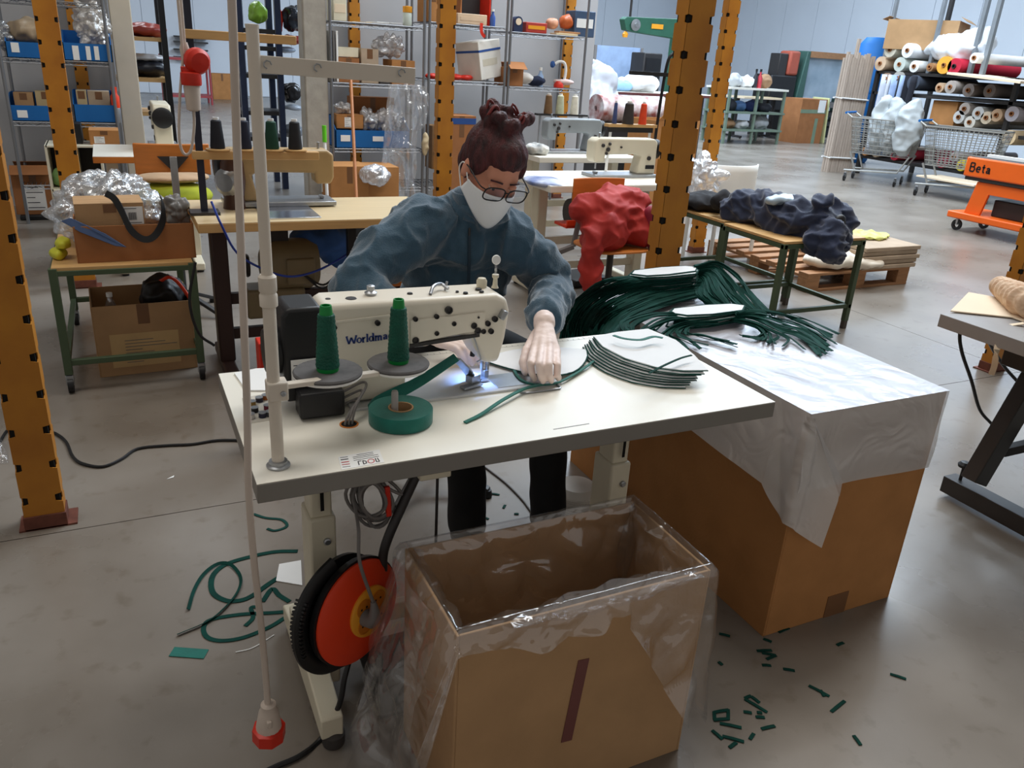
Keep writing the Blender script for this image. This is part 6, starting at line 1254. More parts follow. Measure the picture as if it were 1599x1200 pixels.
br = thing('broom', 'wooden broom handle leaning against the wire shelf', 'broom', tuple(Z(560, 420, 0))); MB().cyl(V(547, 110, 7.3), V(557, 320, 6.6), 0.014, n=10).build('handle', mat('stained broom wood', (176, 112, 66), 0.5), br, world=True); q = V(558, 330, 6.6); MB().cyl(V(557, 320, 6.6), (q.x, 6.58, 0.08), 0.014, n=10).build('lower_handle', mat('stained broom wood', (176, 112, 66)), br, world=True); MB().box(q.x-0.18, q.x+0.18, 6.53, 6.62, 0.0, 0.09).build('bristle_head', M_BLACK, br, world=True, bevel=0.01)
mp = thing('mop_handle', 'white mop handle with green grip beside the concrete column', 'mop', tuple(V(510, 330, 6.9))); a = V(506, 196, 7.0); b_ = V(507, 222, 7.0); c_ = V(512, 320, 6.9); MB().cyl(a, b_, 0.018, n=10).build('grip', mat('lime grip', (104, 206, 40), 0.4), mp, world=True); MB().cyl(b_, (c_.x, c_.y, 0.0), 0.013, n=10).build('handle', M_WHITE, mp, world=True)
# third shelf
slab_box('parts_tray', 'red and cream open parts tray on the top deck over the white crate', 'tray', 715, 761, 20, zC1, mat('cream pink board', (218, 190, 160), 0.7), 0.2, 0.02, 0.004, mat('cream pink board', (218, 190, 160)))
tb = thing('red_panel_box', 'tall open box with red side panels behind the parts tray', 'box', (V(738, 20, 7.7).x, 7.75, zC1+0.006)); MB().box(-0.15, -0.14, -0.12, 0.12, 0, 0.32).build('side_panel', M_CARD3, tb); MB().box(0.14, 0.155, -0.12, 0.12, 0, 0.32).build('side_panel', M_RED, tb); MB().box(-0.15, 0.15, 0.11, 0.12, 0, 0.32).build('back_panel', M_DARK, tb)
sbox(668, 686, -10, zC1, 'brown carton at the end of the top deck over the crate', M_CARD); bt = thing('blue_bottle', 'blue bottle beside the red panelled box', 'bottle', (V(769, 38, 7.6).x, 7.6, zC1+0.006)); MB().lathe([(0.025, 0), (0.027, 0.08), (0.012, 0.11), (0.012, 0.13)], n=14).build('bottle_body', mat('blue plastic', (60, 90, 160), 0.4), bt); MB().lathe([(0.014, 0.13), (0.014, 0.15), (0, 0.151)], n=12).build('cap', M_WHITE, bt)
wc_ = thing('white_crate', 'tilted white crate with blue line on the wire shelf', 'crate', (V(755, 128, 7.6).x, 7.66, zC2+0.006)); R_ = Matrix.Rotation(math.radians(-9), 4, 'Y')@Matrix.Rotation(math.radians(28), 4, 'Z')
MB().box(-0.165, 0.165, -0.14, 0.14, 0.02, 0.36, R_).build('crate_body', mat('white crate board', (216, 210, 200), 0.7), wc_, bevel=0.006); MB().box(-0.166, 0.166, -0.142, 0.142, 0.265, 0.285, R_).build('blue_band', mat('blue line print', (40, 76, 140), 0.6), wc_); MB().box(-0.12, 0.10, -0.1415, -0.1402, 0.14, 0.20, R_).build('tape_patch', mat('beige tape', (200, 190, 170), 0.5), wc_)
for x in (676, 712, 728):
    q = V(x, 122, 7.55); crumple('red_bundle', 'red cloth bundle on the deck under the white crate', 'cloth', (q.x, 7.56, zC2+0.03), (0.07, 0.07, 0.025), M_RED, 0.008, 14, 0.008, 1, group='red bundles by the white crate')
q = V(752, 52, 7.6); tag(MB().ribbon(curve([V(752, 36, 7.44), V(752, 50, 7.43), V(757, 58, 7.43)], 4), 0.03, side=(1, 0, 0), th=0.003).build('red_ribbon', M_RED), 'red ribbon hanging from the top deck over the crate', 'ribbon')
bb = box_carton((V(722, 200, 7.3).x, 7.45, 0.25), (0.28, 0.28, V(722, 182, 7.3).z-0.25), 0, 'brown carton with blue band behind the person', M_CARD3); MB().box(-0.141, 0.141, -0.142, 0.142, V(722, 190, 7.3).z-0.275, V(722, 185, 7.3).z-0.25).build('blue_band', mat('blue line print', (40, 76, 140)), bb)
box_carton((V(690, 180, 7.6).x, 7.68, zB3-0.2), (0.2, 0.2, 0.4), 0, 'tan carton between the hanging film and the yellow post', M_CARD2)
crumple('bone_pad', 'cream padded part hanging beside the yellow rack post', 'pad', tuple(V(664, 225, 7.42)), (0.035, 0.03, 0.11), mat('cream pad', (206, 186, 150), 0.8), 0.008, 12, 0.008, 1)
# fourth shelf
ck = thing('arch_clock', 'dark blue arched clock case on the top deck', 'clock', (V(809, 50, 7.5).x, 7.5, zD1+0.006)); arch = [(-0.045, 0, 0), (0.045, 0, 0), (0.045, 0, 0.09)]+[(0.045*math.cos(a), 0, 0.09+0.045*math.sin(a)) for a in [math.pi*k/8 for k in range(1, 8)]]+[(-0.045, 0, 0.09)]
MB().prism(arch, (0, 0.08, 0)).build('case', mat('navy case', (40, 54, 84), 0.5), ck); MB().lathe([(0.03, 0), (0.03, 0.004), (0, 0.004)], (0, 0.0, 0.088), (0, -1, 0), 18).build('dial', M_BEIGE, ck)
slab_box('red_box', 'red tin box with yellow motif on the top deck', 'box', 822, 855, 34, zD1, mat('red tin', (176, 60, 50), 0.5), 0.15, 0.03, 0.006, M_YPL)
lump(862, 37, (0.06, 0.06, 0.05), zD1, 'pale orange strap roll on the top deck', (206, 150, 120), 'strap_roll', 'strap'); lump(884, 35, (0.07, 0.06, 0.07), zD1, 'orange clamp tool on the top deck', (190, 96, 50), 'clamp_tool', 'tool')
for k in range(2): q = V(885+6*k, 52, 7.5); tag(MB().box(q.x-0.13, q.x+0.11, 7.47+0.03*k, 7.60, zD1+0.005+0.02*k, zD1+0.023+0.02*k).build('wood_batten', [M_WOODT, M_PALLET][k], bevel=0.002), ['pale wood batten under the orange clamp tool', 'brown wood batten on top of the pale batten'][k], 'batten')
slab_box('blue_pack', 'blue and white parts pack at the end of the top deck', 'pack', 899, 931, 16, zD1, mat('blue grey pack', (64, 84, 112), 0.5), 0.2, 0.12, 0.006, M_WHITE)
sbox(791, 818, 105, zD2, 'open brown carton at the end of the lamp shelf', M_CARD3, opened=True, flaps=True)
lump(820, 122, (0.09, 0.08, 0.05), zD2, 'white cloth beside the open carton on the lamp shelf', (224, 220, 214), 'white_cloth', 'cloth', 0.9); lump(835, 126, (0.11, 0.08, 0.045), zD2, 'navy cloth on the lamp shelf', (34, 42, 66), 'navy_cloth', 'cloth', 0.9)
sp_ = thing('spray_bottle', 'pale blue spray bottle on the lamp shelf', 'bottle', (V(843, 130, 7.62).x, 7.62, zD2+0.006)); MB().lathe([(0.03, 0), (0.032, 0.1), (0.014, 0.13), (0.014, 0.15)], n=14).build('bottle_body', mat('pale blue plastic', (150, 176, 210), 0.4), sp_); MB().lathe([(0.016, 0.15), (0.016, 0.18), (0, 0.181)], n=12).build('cap', M_WHITE, sp_)
lm = thing('magnifier_lamp', 'white arched magnifier lamp with red base on the shelf', 'lamp', (V(872, 135, 7.6).x, 7.6, zD2+0.006)); MB().lathe([(0.05, 0), (0.05, 0.03), (0.03, 0.06), (0, 0.065)], n=18).build('base', M_RED, lm); MB().tube(curve([(0.05, 0, 0.02), (0.07, 0, 0.15), (0.05, 0, 0.23), (-0.01, 0, 0.245), (-0.06, 0, 0.22)], 5), 0.014, 10).build('arm', M_WHITE, lm); MB().lathe([(0.03, -0.015), (0.033, 0.0), (0.02, 0.015)], (-0.08, 0, 0.215), (0.5, -0.8, 0), 16).build('head', M_BLUEC, lm)
lump(880, 128, (0.12, 0.07, 0.03), zD2, 'pink and white rags before the magnifier lamp', (224, 196, 190), 'rag', 'rag', 0.9)
bf = thing('tall_bag', 'tall white translucent bag of offcuts beside the shelf end', 'bag', (5.5, 9.3, 0)); b = MB(); caps(b, [(5.46, 9.3, 0.35), (5.46, 9.3, 0.9), (5.54, 9.3, 1.22)], [0.40, 0.42, 0.26], 20); union(b, 'bag_film', mat('white bag plastic', (188, 192, 200), 0.3, var=0.06, scale=5), bf, 0.03, 2, lambda c: 0.05*nz((c.x*4, c.y*4, c.z*4))+0.03*(1-abs(nz((c.x*7, c.y*7, c.z*6), 1, 3))*2))

# ------------------------------------------------------------------ racks seen through the left opening
def dark_rack(x0, x1, y0, y1, levels, label, m=M_BLACK, h=3.2, board=None):
    t = thing('storage_rack', label, 'rack', ((x0+x1)/2, (y0+y1)/2, 0))
    for x in (x0, x1):
        for y in (y0, y1): MB().box(x-0.03, x+0.03, y-0.03, y+0.03, 0, h).build('upright', m, t, world=True)
    for z in levels: MB().box(x0-0.03, x1+0.03, y0, y1, z-0.04, z).build('shelf_board', board or M_WOOD, t, world=True)
    return t
z1_, z2_, z3_ = V(230, 122, 10).z, V(230, 58, 10).z, V(230, 175, 10).z
dark_rack(0.02, 0.605, 10.0, 10.6, (z3_, z1_, z2_), 'black rack with folded goods behind the cream pillar')
for (x, y, w, h, c, lb) in ((232, 112, .22, .09, (34, 36, 44), 'black wrapped goods on the black rack'), (228, 52, .22, .07, (150, 60, 50), 'red wrapped goods on the black rack'), (228, 90, .2, .03, (190, 192, 196), 'white card sheets on the black rack')):
    q = V(x, y, 10.2); zz = z1_ if y > 60 else z2_; crumple('wrapped_goods', lb, 'package', (q.x, 10.3, max(zz+h, q.z)), (w, 0.2, h), mat('pack %s' % (c,), c, 0.3), 0.02, 7, 0.02, 1)
dark_rack(1.25, 1.62, 9.0, 9.5, (V(450, 215, 9).z, V(450, 175, 9).z, V(450, 118, 9).z, V(450, 75, 9).z, V(450, 48, 9).z), 'dark rack of wrapped bags beside the concrete column', M_NAVY, board=M_DARK)
for (x, y, r, c, lb) in ((402, 20, (.09, .1, .10), (150, 200, 70), 'lime green bag high on the dark rack'), (437, 32, (.03, .05, .12), (220, 60, 36), 'narrow orange bag on the dark rack'), (457, 28, (.10, .12, .13), (40, 44, 54), 'black glossy bag beside the orange one'), (455, 62, (.12, .12, .045), (170, 70, 60), 'red and white pack on the dark rack'), (448, 78, (.09, .1, .03), (170, 186, 206), 'pale blue pack on the dark rack'), (455, 145, (.10, .14, .09), (34, 30, 30), 'black roll in film on the dark rack'), (455, 168, (.11, .14, .03), (176, 184, 196), 'silver film roll on the dark rack'), (455, 205, (.12, .14, .07), (120, 124, 130), 'grey film bundle on the lowest deck of the dark rack')):
    q = V(x, y, 9.2); crumple('wrapped_bag', lb, 'bag', (q.x, 9.2, q.z), r, mat('bag %s' % (c,), c, 0.25, var=0.25), min(r)*0.3, 9, 0.016, 1)
q = V(348, 138, 23.0); box_carton((q.x, 23.2, 0), (0.5, 0.4, 0.62), 0, 'brown carton by the far wall seen through the opening', M_CARD)
rcart = thing('red_frame_cart', 'red tubular frame cart near the far wall', 'cart', tuple(Z(296, 163, 0))); q = Z(296, 163, 0)
for sx in (-0.5, 0.5):
    for sy in (0, 0.7): MB().cyl((q.x+sx, q.y+sy, 0.0), (q.x+sx, q.y+sy, 1.05), 0.026, n=8).build('upright', mat('dull red tube', (150, 62, 66), 0.5), rcart, world=True)
for zz in (0.15, 0.95): MB().box(q.x-0.5, q.x+0.5, q.y-0.03, q.y+0.73, zz, zz+0.05).build('deck', mat('dull red tube', (150, 62, 66)), rcart, world=True)
far_rods = thing('rod_rack', 'row of thin dark rods projecting from the far wall', 'rod rack', tuple(V(298, 75, 24.3)))
for yy in (58, 66, 78, 90): q = V(298, yy, 24.3); MB().box(q.x-0.42, q.x+0.42, 24.2, 24.42, q.z-0.02, q.z+0.02).build('rod', M_DARK, far_rods, world=True)

# ------------------------------------------------------------------ right part of the hall
def Fp(x, y, v): return V(x, y, v)
ga = thing('green_press_arm', 'green cantilever press arm with grey pulley and yellow plate', 'press', (8.45, 12.0, 0))
pg_ = [V(x, y, 12.0) for x, y in ((975, 30), (980, 26), (1068, 30), (1068, 64), (1058, 61), (990, 50), (978, 47))]
MB().prism(pg_, (0, 0.16, 0)).build('arm', mat('press green', (44, 92, 74), 0.5), ga, world=True, bevel=0.01); q = V(992, 39, 11.98); MB().lathe([(0.085, 0), (0.09, 0.02), (0.03, 0.03), (0.03, 0.045), (0, 0.045)], q, (0, -1, 0), 22).build('pulley', M_STEEL, ga, world=True)
a = V(1018, 37, 11.99); b_ = V(1035, 46, 11.99); MB().box(a.x, b_.x, 11.985, 11.998, b_.z, a.z).build('plate', M_YPL, ga, world=True); q = V(1064, 60, 12.1); MB().box(q.x-0.1, q.x+0.2, 12.0, 12.3, 0, q.z+0.3).build('column', mat('press green', (44, 92, 74)), ga, world=True, bevel=0.02); q = V(979, 52, 12); MB().lathe([(0.04, 0), (0.05, 0.05), (0.02, 0.09)], (q.x, 12.05, q.z-0.06), n=12).build('tool_tip', M_YPL, ga, world=True)
MB().cyl(V(984, 26, 12.05), V(986, -20, 12.05)+Vector((0, 0, 4)), 0.02, n=8).build('feed_rod', M_DARK, ga, world=True)
pn = thing('screen_divider', 'blue grey screen panel behind the white bag', 'screen', tuple(V(965, 130, 16)-Vector((0, 0, 0.9)))); a = V(930, 70, 16); b_ = V(996, 132, 16); MB().box(a.x, b_.x, 16, 16.06, 0.1, a.z).build('sheet', mat('blue grey panel', (140, 160, 190), 0.6), pn, world=True)
for x in (a.x, b_.x): MB().box(x-0.03, x+0.03, 15.97, 16.1, 0, a.z).build('frame_post', M_GREY, pn, world=True)
cb_ = thing('black_cabinet', 'black upright cabinet behind the press arm', 'cabinet', tuple(Z(1018, 175, 0))); a = V(1007, 82, 15); b_ = V(1031, 120, 15); MB().box(a.x, b_.x, 15, 15.5, 0, a.z).build('body', M_DARK, cb_, world=True, bevel=0.02); MB().box(a.x+0.05, b_.x-0.05, 14.985, 15, 0.2, a.z-0.1).build('door', M_BLACK, cb_, world=True)
ft = machine_table((V(1010, 145, 11).x, 11.2, 0), 2.6, 0.9, 'long far worktable with white cloth heap', M_LAM, M_DARK, mat('wine edge', (96, 50, 50), 0.6), z=V(1010, 145, 10.8).z)
q = V(1003, 128, 11); crumple('white_pile', 'white cloth heap on the long far worktable', 'cloth', (q.x, 11.1, V(1010, 145, 10.8).z+0.12), (0.32, 0.25, 0.13), mat('white heap', (232, 232, 236), 0.9), 0.05, 5, 0.02, 2)
q = V(975, 132, 11); crumple('blue_pile', 'pale blue cloth heap at the end of the long far worktable', 'cloth', (q.x, 11.1, V(1010, 145, 10.8).z+0.07), (0.22, 0.2, 0.08), mat('pale blue heap', (150, 190, 226), 0.9), 0.03, 6, 0.02, 2)
fr_ = thing('white_roll', 'white printed fabric roll on the floor behind the spool stand', 'fabric roll', tuple(V(990, 172, 8.5)-Vector((0, 0, 0.2)))); q = V(990, 165, 8.5); MB().lathe([(0.16, -0.5), (0.16, 0.5), (0.03, 0.5), (0.03, -0.5), (0.16, -0.5)], (q.x, 8.6, q.z-0.05), (1, 0.1, 0), 20).build('roll', mat('white print cloth', (230, 230, 232), 0.8, c2=(150, 70, 60), scale=9), fr_, world=True); MB().box(q.x-0.5, q.x+0.5, 8.4, 8.8, 0, q.z-0.2).build('stand', M_DARK, fr_, world=True)
bc1 = box_carton((V(1060, 210, 7.6).x, 7.9, 0.0), (0.62, 0.5, V(1060, 190, 7.6).z), 0.1, 'big open carton with raised flaps behind the yellow rack post', M_CARD, opened=True, tape=False)
zf = V(1060, 190, 7.6).z
MB().prism([(-0.31, -0.25, zf), (0.05, -0.25, zf), (-0.02, -0.36, zf+0.30), (-0.22, -0.34, zf+0.16)], (0, 0.006, 0)).build('flap', M_CARD, bc1); MB().prism([(0.08, -0.25, zf), (0.31, -0.25, zf), (0.16, -0.2, zf+0.26)], (0, 0.006, 0)).build('flap', M_CARD, bc1)
# far steel table with clutter, cartons, press frame
fs = thing('steel_table', 'far green grey steel table with two lower decks of clutter', 'table', (12.5, 14.4, 0)); x0_, x1_ = 11.75, 13.25
M_GSTEEL = mat('grey green steel', (112, 128, 112), 0.6)
for x in (x0_, x1_, 12.5):
    for y in (14.15, 14.85): MB().box(x-0.025, x+0.025, y-0.025, y+0.025, 0, 1.12).build('leg', M_GSTEEL, fs, world=True)
for z in (1.14, 0.66, 0.30): MB().box(x0_-0.05, x1_+0.05, 14.1, 14.9, z-0.04, z).build('deck', M_GSTEEL if z < 1 else M_LAM, fs, world=True)
random.seed(21)
kinds = [('blue cloth bundle', (70, 100, 140)), ('black cloth bundle', (26, 28, 36)), ('white bag', (222, 222, 224)), ('brown parcel', (150, 116, 84)), ('dark blue bag', (30, 44, 84)), ('pale grey sack', (170, 172, 174))]
spots = [(12.05, 1.14, 5, 'at the post end of the top deck'), (12.35, 1.14, 2, 'in the middle of the top deck'), (12.85, 1.14, 3, 'at the free end of the top deck'), (11.95, .66, 1, 'at the post end of the middle deck'), (12.25, .66, 0, 'second along the middle deck'), (12.6, .66, 4, 'third along the middle deck'), (12.95, .66, 1, 'at the free end of the middle deck'), (12.0, .30, 3, 'at the post end of the lowest deck'), (12.4, .30, 2, 'in the middle of the lowest deck'), (12.9, .30, 5, 'at the free end of the lowest deck')]
for x, z, k, where in spots:
    nm, c = kinds[k]; r = (random.uniform(.13, .22), .18, random.uniform(.09, .17)); crumple(nm.split()[-1]+'_lump', '%s %s of the far steel table' % (nm, where), 'bundle', (x, 14.42, z+r[2]*0.85), r, mat('bundle %s' % (c,), c, 0.7), 0.03, 6, 0.022, 1)
for k, (x, c, lb) in enumerate(((12.5, (40, 40, 46), 'black capped bottle'), (12.62, (190, 60, 70), 'red bottle'))):
    t_ = thing('bottle', lb+' on top of the far steel table', 'bottle', (x, 14.3, 1.14)); MB().lathe([(0.05, 0), (0.055, 0.2), (0.02, 0.28), (0.02, 0.33)], n=12).build('bottle_body', mat('btl%d' % k, c, 0.4), t_); MB().lathe([(0.025, 0.33), (0.025, 0.38), (0, 0.381)], n=10).build('cap', M_BLACK, t_)
sd_ = machine_table((13.75, 15.6, 0), 1.3, 0.7, 'low far bench with beige board top beside the steel table', M_WOODT, M_DARK, M_BEIGE, z=0.92)
cA = box_carton((14.45, 14.75, 0), (0.80, 0.60, 0.96), 0.05, 'tall brown carton with green tape by the far steel table', M_CARD3, tape=False); MB().box(0.10, 0.20, -0.303, -0.3, 0.0, 0.55).build('green_tape', mat('grey green tape', (120, 140, 116), 0.5), cA); MB().box(-0.4, 0.4, -0.303, -0.3, 0.66, 0.74).build('green_tape', mat('grey green tape', (120, 140, 116)), cA); MB().box(0.14, 0.36, -0.304, -0.3, 0.68, 0.95).build('paper_note', M_WHITE, cA)
tag(MB().cb((14.98, 14.75, 0.5), (0.05, 0.5, 1.0), ry=-0.08).build('yellow_board', mat('pale yellow board', (206, 206, 150), 0.8), bevel=0.01), 'pale yellow board leaning on the tall far carton', 'board')
och = thing('stacked_seat', 'rust red seat shell stacked on black machinery at the far side', 'seat', (14.6, 16.0, 0)); q = V(1236, 118, 16); MB().box(q.x-0.22, q.x+0.10, 15.9, 16.3, q.z, q.z+0.55).build('seat_shell', mat('rust red shell', (170, 84, 66), 0.6), och, world=True, bevel=0.05); MB().box(q.x-0.5, q.x-0.24, 15.95, 16.3, q.z-0.05, q.z+0.48).build('dark_panel', M_DARK, och, world=True, bevel=0.02); MB().box(q.x-0.70, q.x+0.10, 15.9, 16.5, 0.6, q.z).build('machine_block', M_BLACK, och, world=True, bevel=0.04)
for s in (-0.65, 0.05): MB().box(q.x+s-0.04, q.x+s+0.04, 15.95, 16.45, 0, 0.6).build('leg', M_DARK, och, world=True)
fp = thing('green_frame_press', 'tall green press frame with hazy window at the far side', 'press', (16.1, 16.0, 0)); x0_, x1_ = V(1257, 85, 16).x, V(1345, 85, 16).x; zt2 = V(1290, 82, 16).z
M_PGR = mat('deep press green', (58, 92, 84), 0.5)
MB().prism([(x0_-0.25, 15.9, 0), (x0_+0.1, 15.9, 0), (x0_+0.1, 15.9, zt2), (x0_, 15.9, zt2)], (0, 0.7, 0)).build('side_frame', M_PGR, fp, world=True, bevel=0.02); MB().box(x1_-0.1, x1_+0.1, 15.9, 16.6, 0, zt2).build('side_frame', M_PGR, fp, world=True, bevel=0.02)
MB().box(x0_+0.1, x1_, 15.9, 16.1, zt2-0.14, zt2).build('top_beam', M_PALLET, fp, world=True); MB().box(x0_+0.1, x1_, 16.0, 16.05, 0.95, zt2-0.14).build('hazy_window', mat('hazy window sheet', (170, 186, 200), 0.4, c2=(130, 150, 166), scale=2), fp, world=True)
for zz in (0.85, 0.62, 0.4): MB().box(x0_+0.1, x1_, 15.88, 16.5, zz-0.12, zz).build('drawer_deck', M_DARK if zz < .8 else M_GREY, fp, world=True)
MB().box(x0_+0.1, x1_, 15.95, 16.5, 0, 0.25).build('plinth', M_BLACK, fp, world=True)
# bundle of timber slats
sl = thing('slat_bundle', 'tied upright bundle of grey brown timber slats beside the roll rack', 'timber bundle', (10.8, 10.05, 0)); M_SLAT = mat('weathered slat', (176, 160, 146), 0.8, var=0.15, scale=4, stretch=(8, 8, 1)); random.seed(9)
xb0, xb1 = Z(1285, 268, 0).x, 11.12
for row in range(3):
    for k in range(10):
        x = xb0+(xb1-xb0)*(k+.5)/10; hh = 1.80+random.uniform(-0.05, 0.05)+(0.22 if (k == 3 and row == 1) else 0)
        MB().box(-0.024, 0.024, -0.02, 0.02, 0, hh, Matrix.Translation((x+random.uniform(-.004, .004), 10.02+row*0.05-0.0*k, 0))).build('slat', M_SLAT, sl, world=True, smooth=False)
for zz in (0.24, 1.16): MB().tube([(xb0-0.012, 9.985, zz), (xb1+0.012, 9.985, zz-0.02), (xb1+0.012, 10.16, zz-0.02), (xb0-0.012, 10.16, zz)], 0.014, 6, closed=True).build('binding', M_WHITE, sl, world=True)
# roll rack
RU = 11.15
rr = thing('roll_rack', 'dark steel rack stacked with fabric rolls', 'rack', (11.4, 8.0, 0))
zt3 = U(1440, 114, RU).z; zm = U(1490, 152, RU).z; zl = U(1530, 205, RU).z; vE = U(1372, 112, RU).y; vN = 5.2
for v in (vE, (vE+vN)/2, vN):
    for u in (RU, RU+1.3): MB().box(u-0.03, u+0.03, v-0.03, v+0.03, 0, zt3+ (1.6 if u > RU else 0)).build('upright', M_DARK, rr, world=True)
for z in (zt3, zm, zl, 0.30): MB().box(RU-0.03, RU+1.33, vN, vE, z-0.045, z).build('deck', M_DARK, rr, world=True)
for px, w in ((1462, .05), (1528, .06), (1548, .06), (1388, .05)):
    q = U(px, 60, RU+0.06); MB().box(q.x-w/2, q.x+w/2, q.y-w/2, q.y+w/2, zt3-0.04, 3.6).build('tall_upright', mat('steel grey paint', (120, 126, 132), 0.5), rr, world=True)
rolls = [(1373, 106, .105, (214, 186, 156), 'tan', zt3), (1388, 87, .11, (206, 200, 182), 'cream', zt3+.2), (1404, 103, .105, (196, 204, 196), 'grey green', zt3), (1416, 84, .105, (232, 236, 240), 'white', zt3+.2), (1427, 106, .085, (230, 230, 228), 'off white', zt3), (1452, 105, .06, (160, 120, 80), 'brown', zt3), (1474, 102, .12, (238, 170, 60), 'yellow', zt3), (1490, 104, .11, (196, 34, 60), 'crimson', zt3), (1520, 96, .07, (240, 240, 240), 'bright white', zt3+.16),
 (1381, 131, .08, (150, 120, 100), 'brown grey', zm+.12), (1400, 129, .095, (170, 168, 160), 'ash', zm+.12), (1425, 133, .11, (74, 82, 96), 'slate', zm+.05), (1467, 137, .07, (190, 160, 130), 'sand', zm), (1484, 136, .09, (170, 160, 152), 'stone', zm), (1512, 141, .09, (140, 130, 124), 'taupe', zm), (1545, 142, .09, (120, 112, 108), 'mouse grey', zm),
 (1497, 183, .09, (210, 210, 208), 'pearl', zl), (1506, 170, .085, (186, 176, 168), 'oat', zl+.17), (1514, 191, .085, (220, 216, 206), 'ivory', zl), (1527, 177, .09, (200, 202, 200), 'silver', zl+.1), (1540, 184, .085, (206, 190, 166), 'straw', zl), (1556, 180, .085, (190, 160, 130), 'camel', zl), (1580, 178, .10, (176, 172, 180), 'lilac grey', zl),
 (1330, 243, .08, (170, 150, 130), 'dusty', .0), (1348, 250, .07, (196, 130, 70), 'rust', .30), (1366, 245, .08, (206, 186, 160), 'buff', .30), (1395, 250, .08, (190, 40, 60), 'ruby', .30), (1470, 255, .08, (150, 40, 60), 'burgundy', .30), (1500, 262, .08, (210, 190, 60), 'mustard', .30), (1490, 245, .07, (160, 150, 150), 'smoke', .30), (1575, 215, .10, (226, 200, 160), 'wheat', zl-.3)]
for x, y, r, c, nm, zb in rolls:
    q = U(x, y, RU-0.08); z = max(q.z, zb+r) if zb > 0.05 else r+0.31
    t_ = thing('fabric_roll', '%s fabric roll lying in the dark roll rack' % nm, 'fabric roll', (RU+0.6, q.y, z-r)); Lr = 1.35
    MB().lathe([(r, 0), (r, Lr), (0.032, Lr), (0.032, 0), (r, 0)], (q.x, q.y, z), (1, 0, 0), 20).build('wound_cloth', mat('roll %s' % nm, c, 0.8, var=0.08), t_, world=True)
    MB().lathe([(0.031, -0.02), (0.031, Lr*.9), (0.022, Lr*.9), (0.022, -0.02), (0.031, -0.02)], (q.x, q.y, z), (1, 0, 0), 14).build('card_tube', M_CARD3 if sum(c) > 300 else M_DARK, t_, world=True)
bcq = U(1420, 60, RU+0.3); bcx = box_carton((bcq.x+0.2, bcq.y-0.15, zt3+0.32), (1.0, 1.0, 0.42), 0.5, 'big open carton on top of the roll rack', M_CARD2, opened=True, flaps=True, tape=False)
q = U(1490, 75, RU+0.1); crumple('white_film', 'white film heaped over the top rolls of the rack', 'plastic film', (q.x+0.1, q.y, zt3+0.34), (0.25, 0.50, 0.20), mat('white sheet film', (226, 232, 240), 0.35, var=0.05), 0.07, 4, 0.03, 1, [((q.x+0.15, q.y-0.25, zt3+0.48), (0.2, 0.3, 0.14))])
bd_ = thing('beige_board', 'beige board laid over the roll rack shelf', 'board', tuple(U(1550, 125, RU-0.3))); q = U(1560, 123, RU-0.2); MB().cb((q.x+0.1, q.y, q.z), (0.9, 1.1, 0.03), rx=0.06).build('sheet', M_BEIGE, bd_, world=True); 
brq = V(1372, 70, 11.2); brl = thing('blue_barrel', 'blue plastic barrel behind the roll rack', 'barrel', (brq.x+0.1, 11.35, 0)); MB().lathe([(0.24, 0), (0.27, 0.05), (0.28, brq.z*0.5), (0.27, brq.z), (0.18, brq.z+0.12), (0, brq.z+0.13)], n=24).build('barrel_body', M_BLUE, brl); MB().lathe([(0.285, brq.z*.6), (0.295, brq.z*.62), (0.285, brq.z*.64)], n=24).build('hoop', M_BLUE, brl)
box_carton((RU+0.35, U(1472, 165, RU).y, zl+0.02), (0.6, 0.42, 0.34), 0, 'open carton with white contents in the roll rack', M_CARD, opened=True, tape=False)
for x, w, c, lb in ((1377, .16, (206, 212, 224), 'pale blue grey cloth sheet hanging at the end of the roll rack'), (1410, .30, (30, 32, 42), 'dark cloth draped from the roll rack'), (1395, .2, (160, 180, 214), 'light blue cloth hanging beside the dark drape')):
    q = U(x, 165, RU-0.1); z0 = zt3-0.05
    def drp(i, j, q=q, w=w): return Vector((RU-0.10-0.05*math.sin(i*8)-0.03*j, q.y+w*(i-.5), z0+(0.35-z0)*j*(0.6 if w > .25 else 1)))
    tag(MB().grid(drp, 14, 8).build('hung_cloth', mat('hung %s' % (c,), c, 0.85), ang=180, solid=0.01), lb, 'cloth')
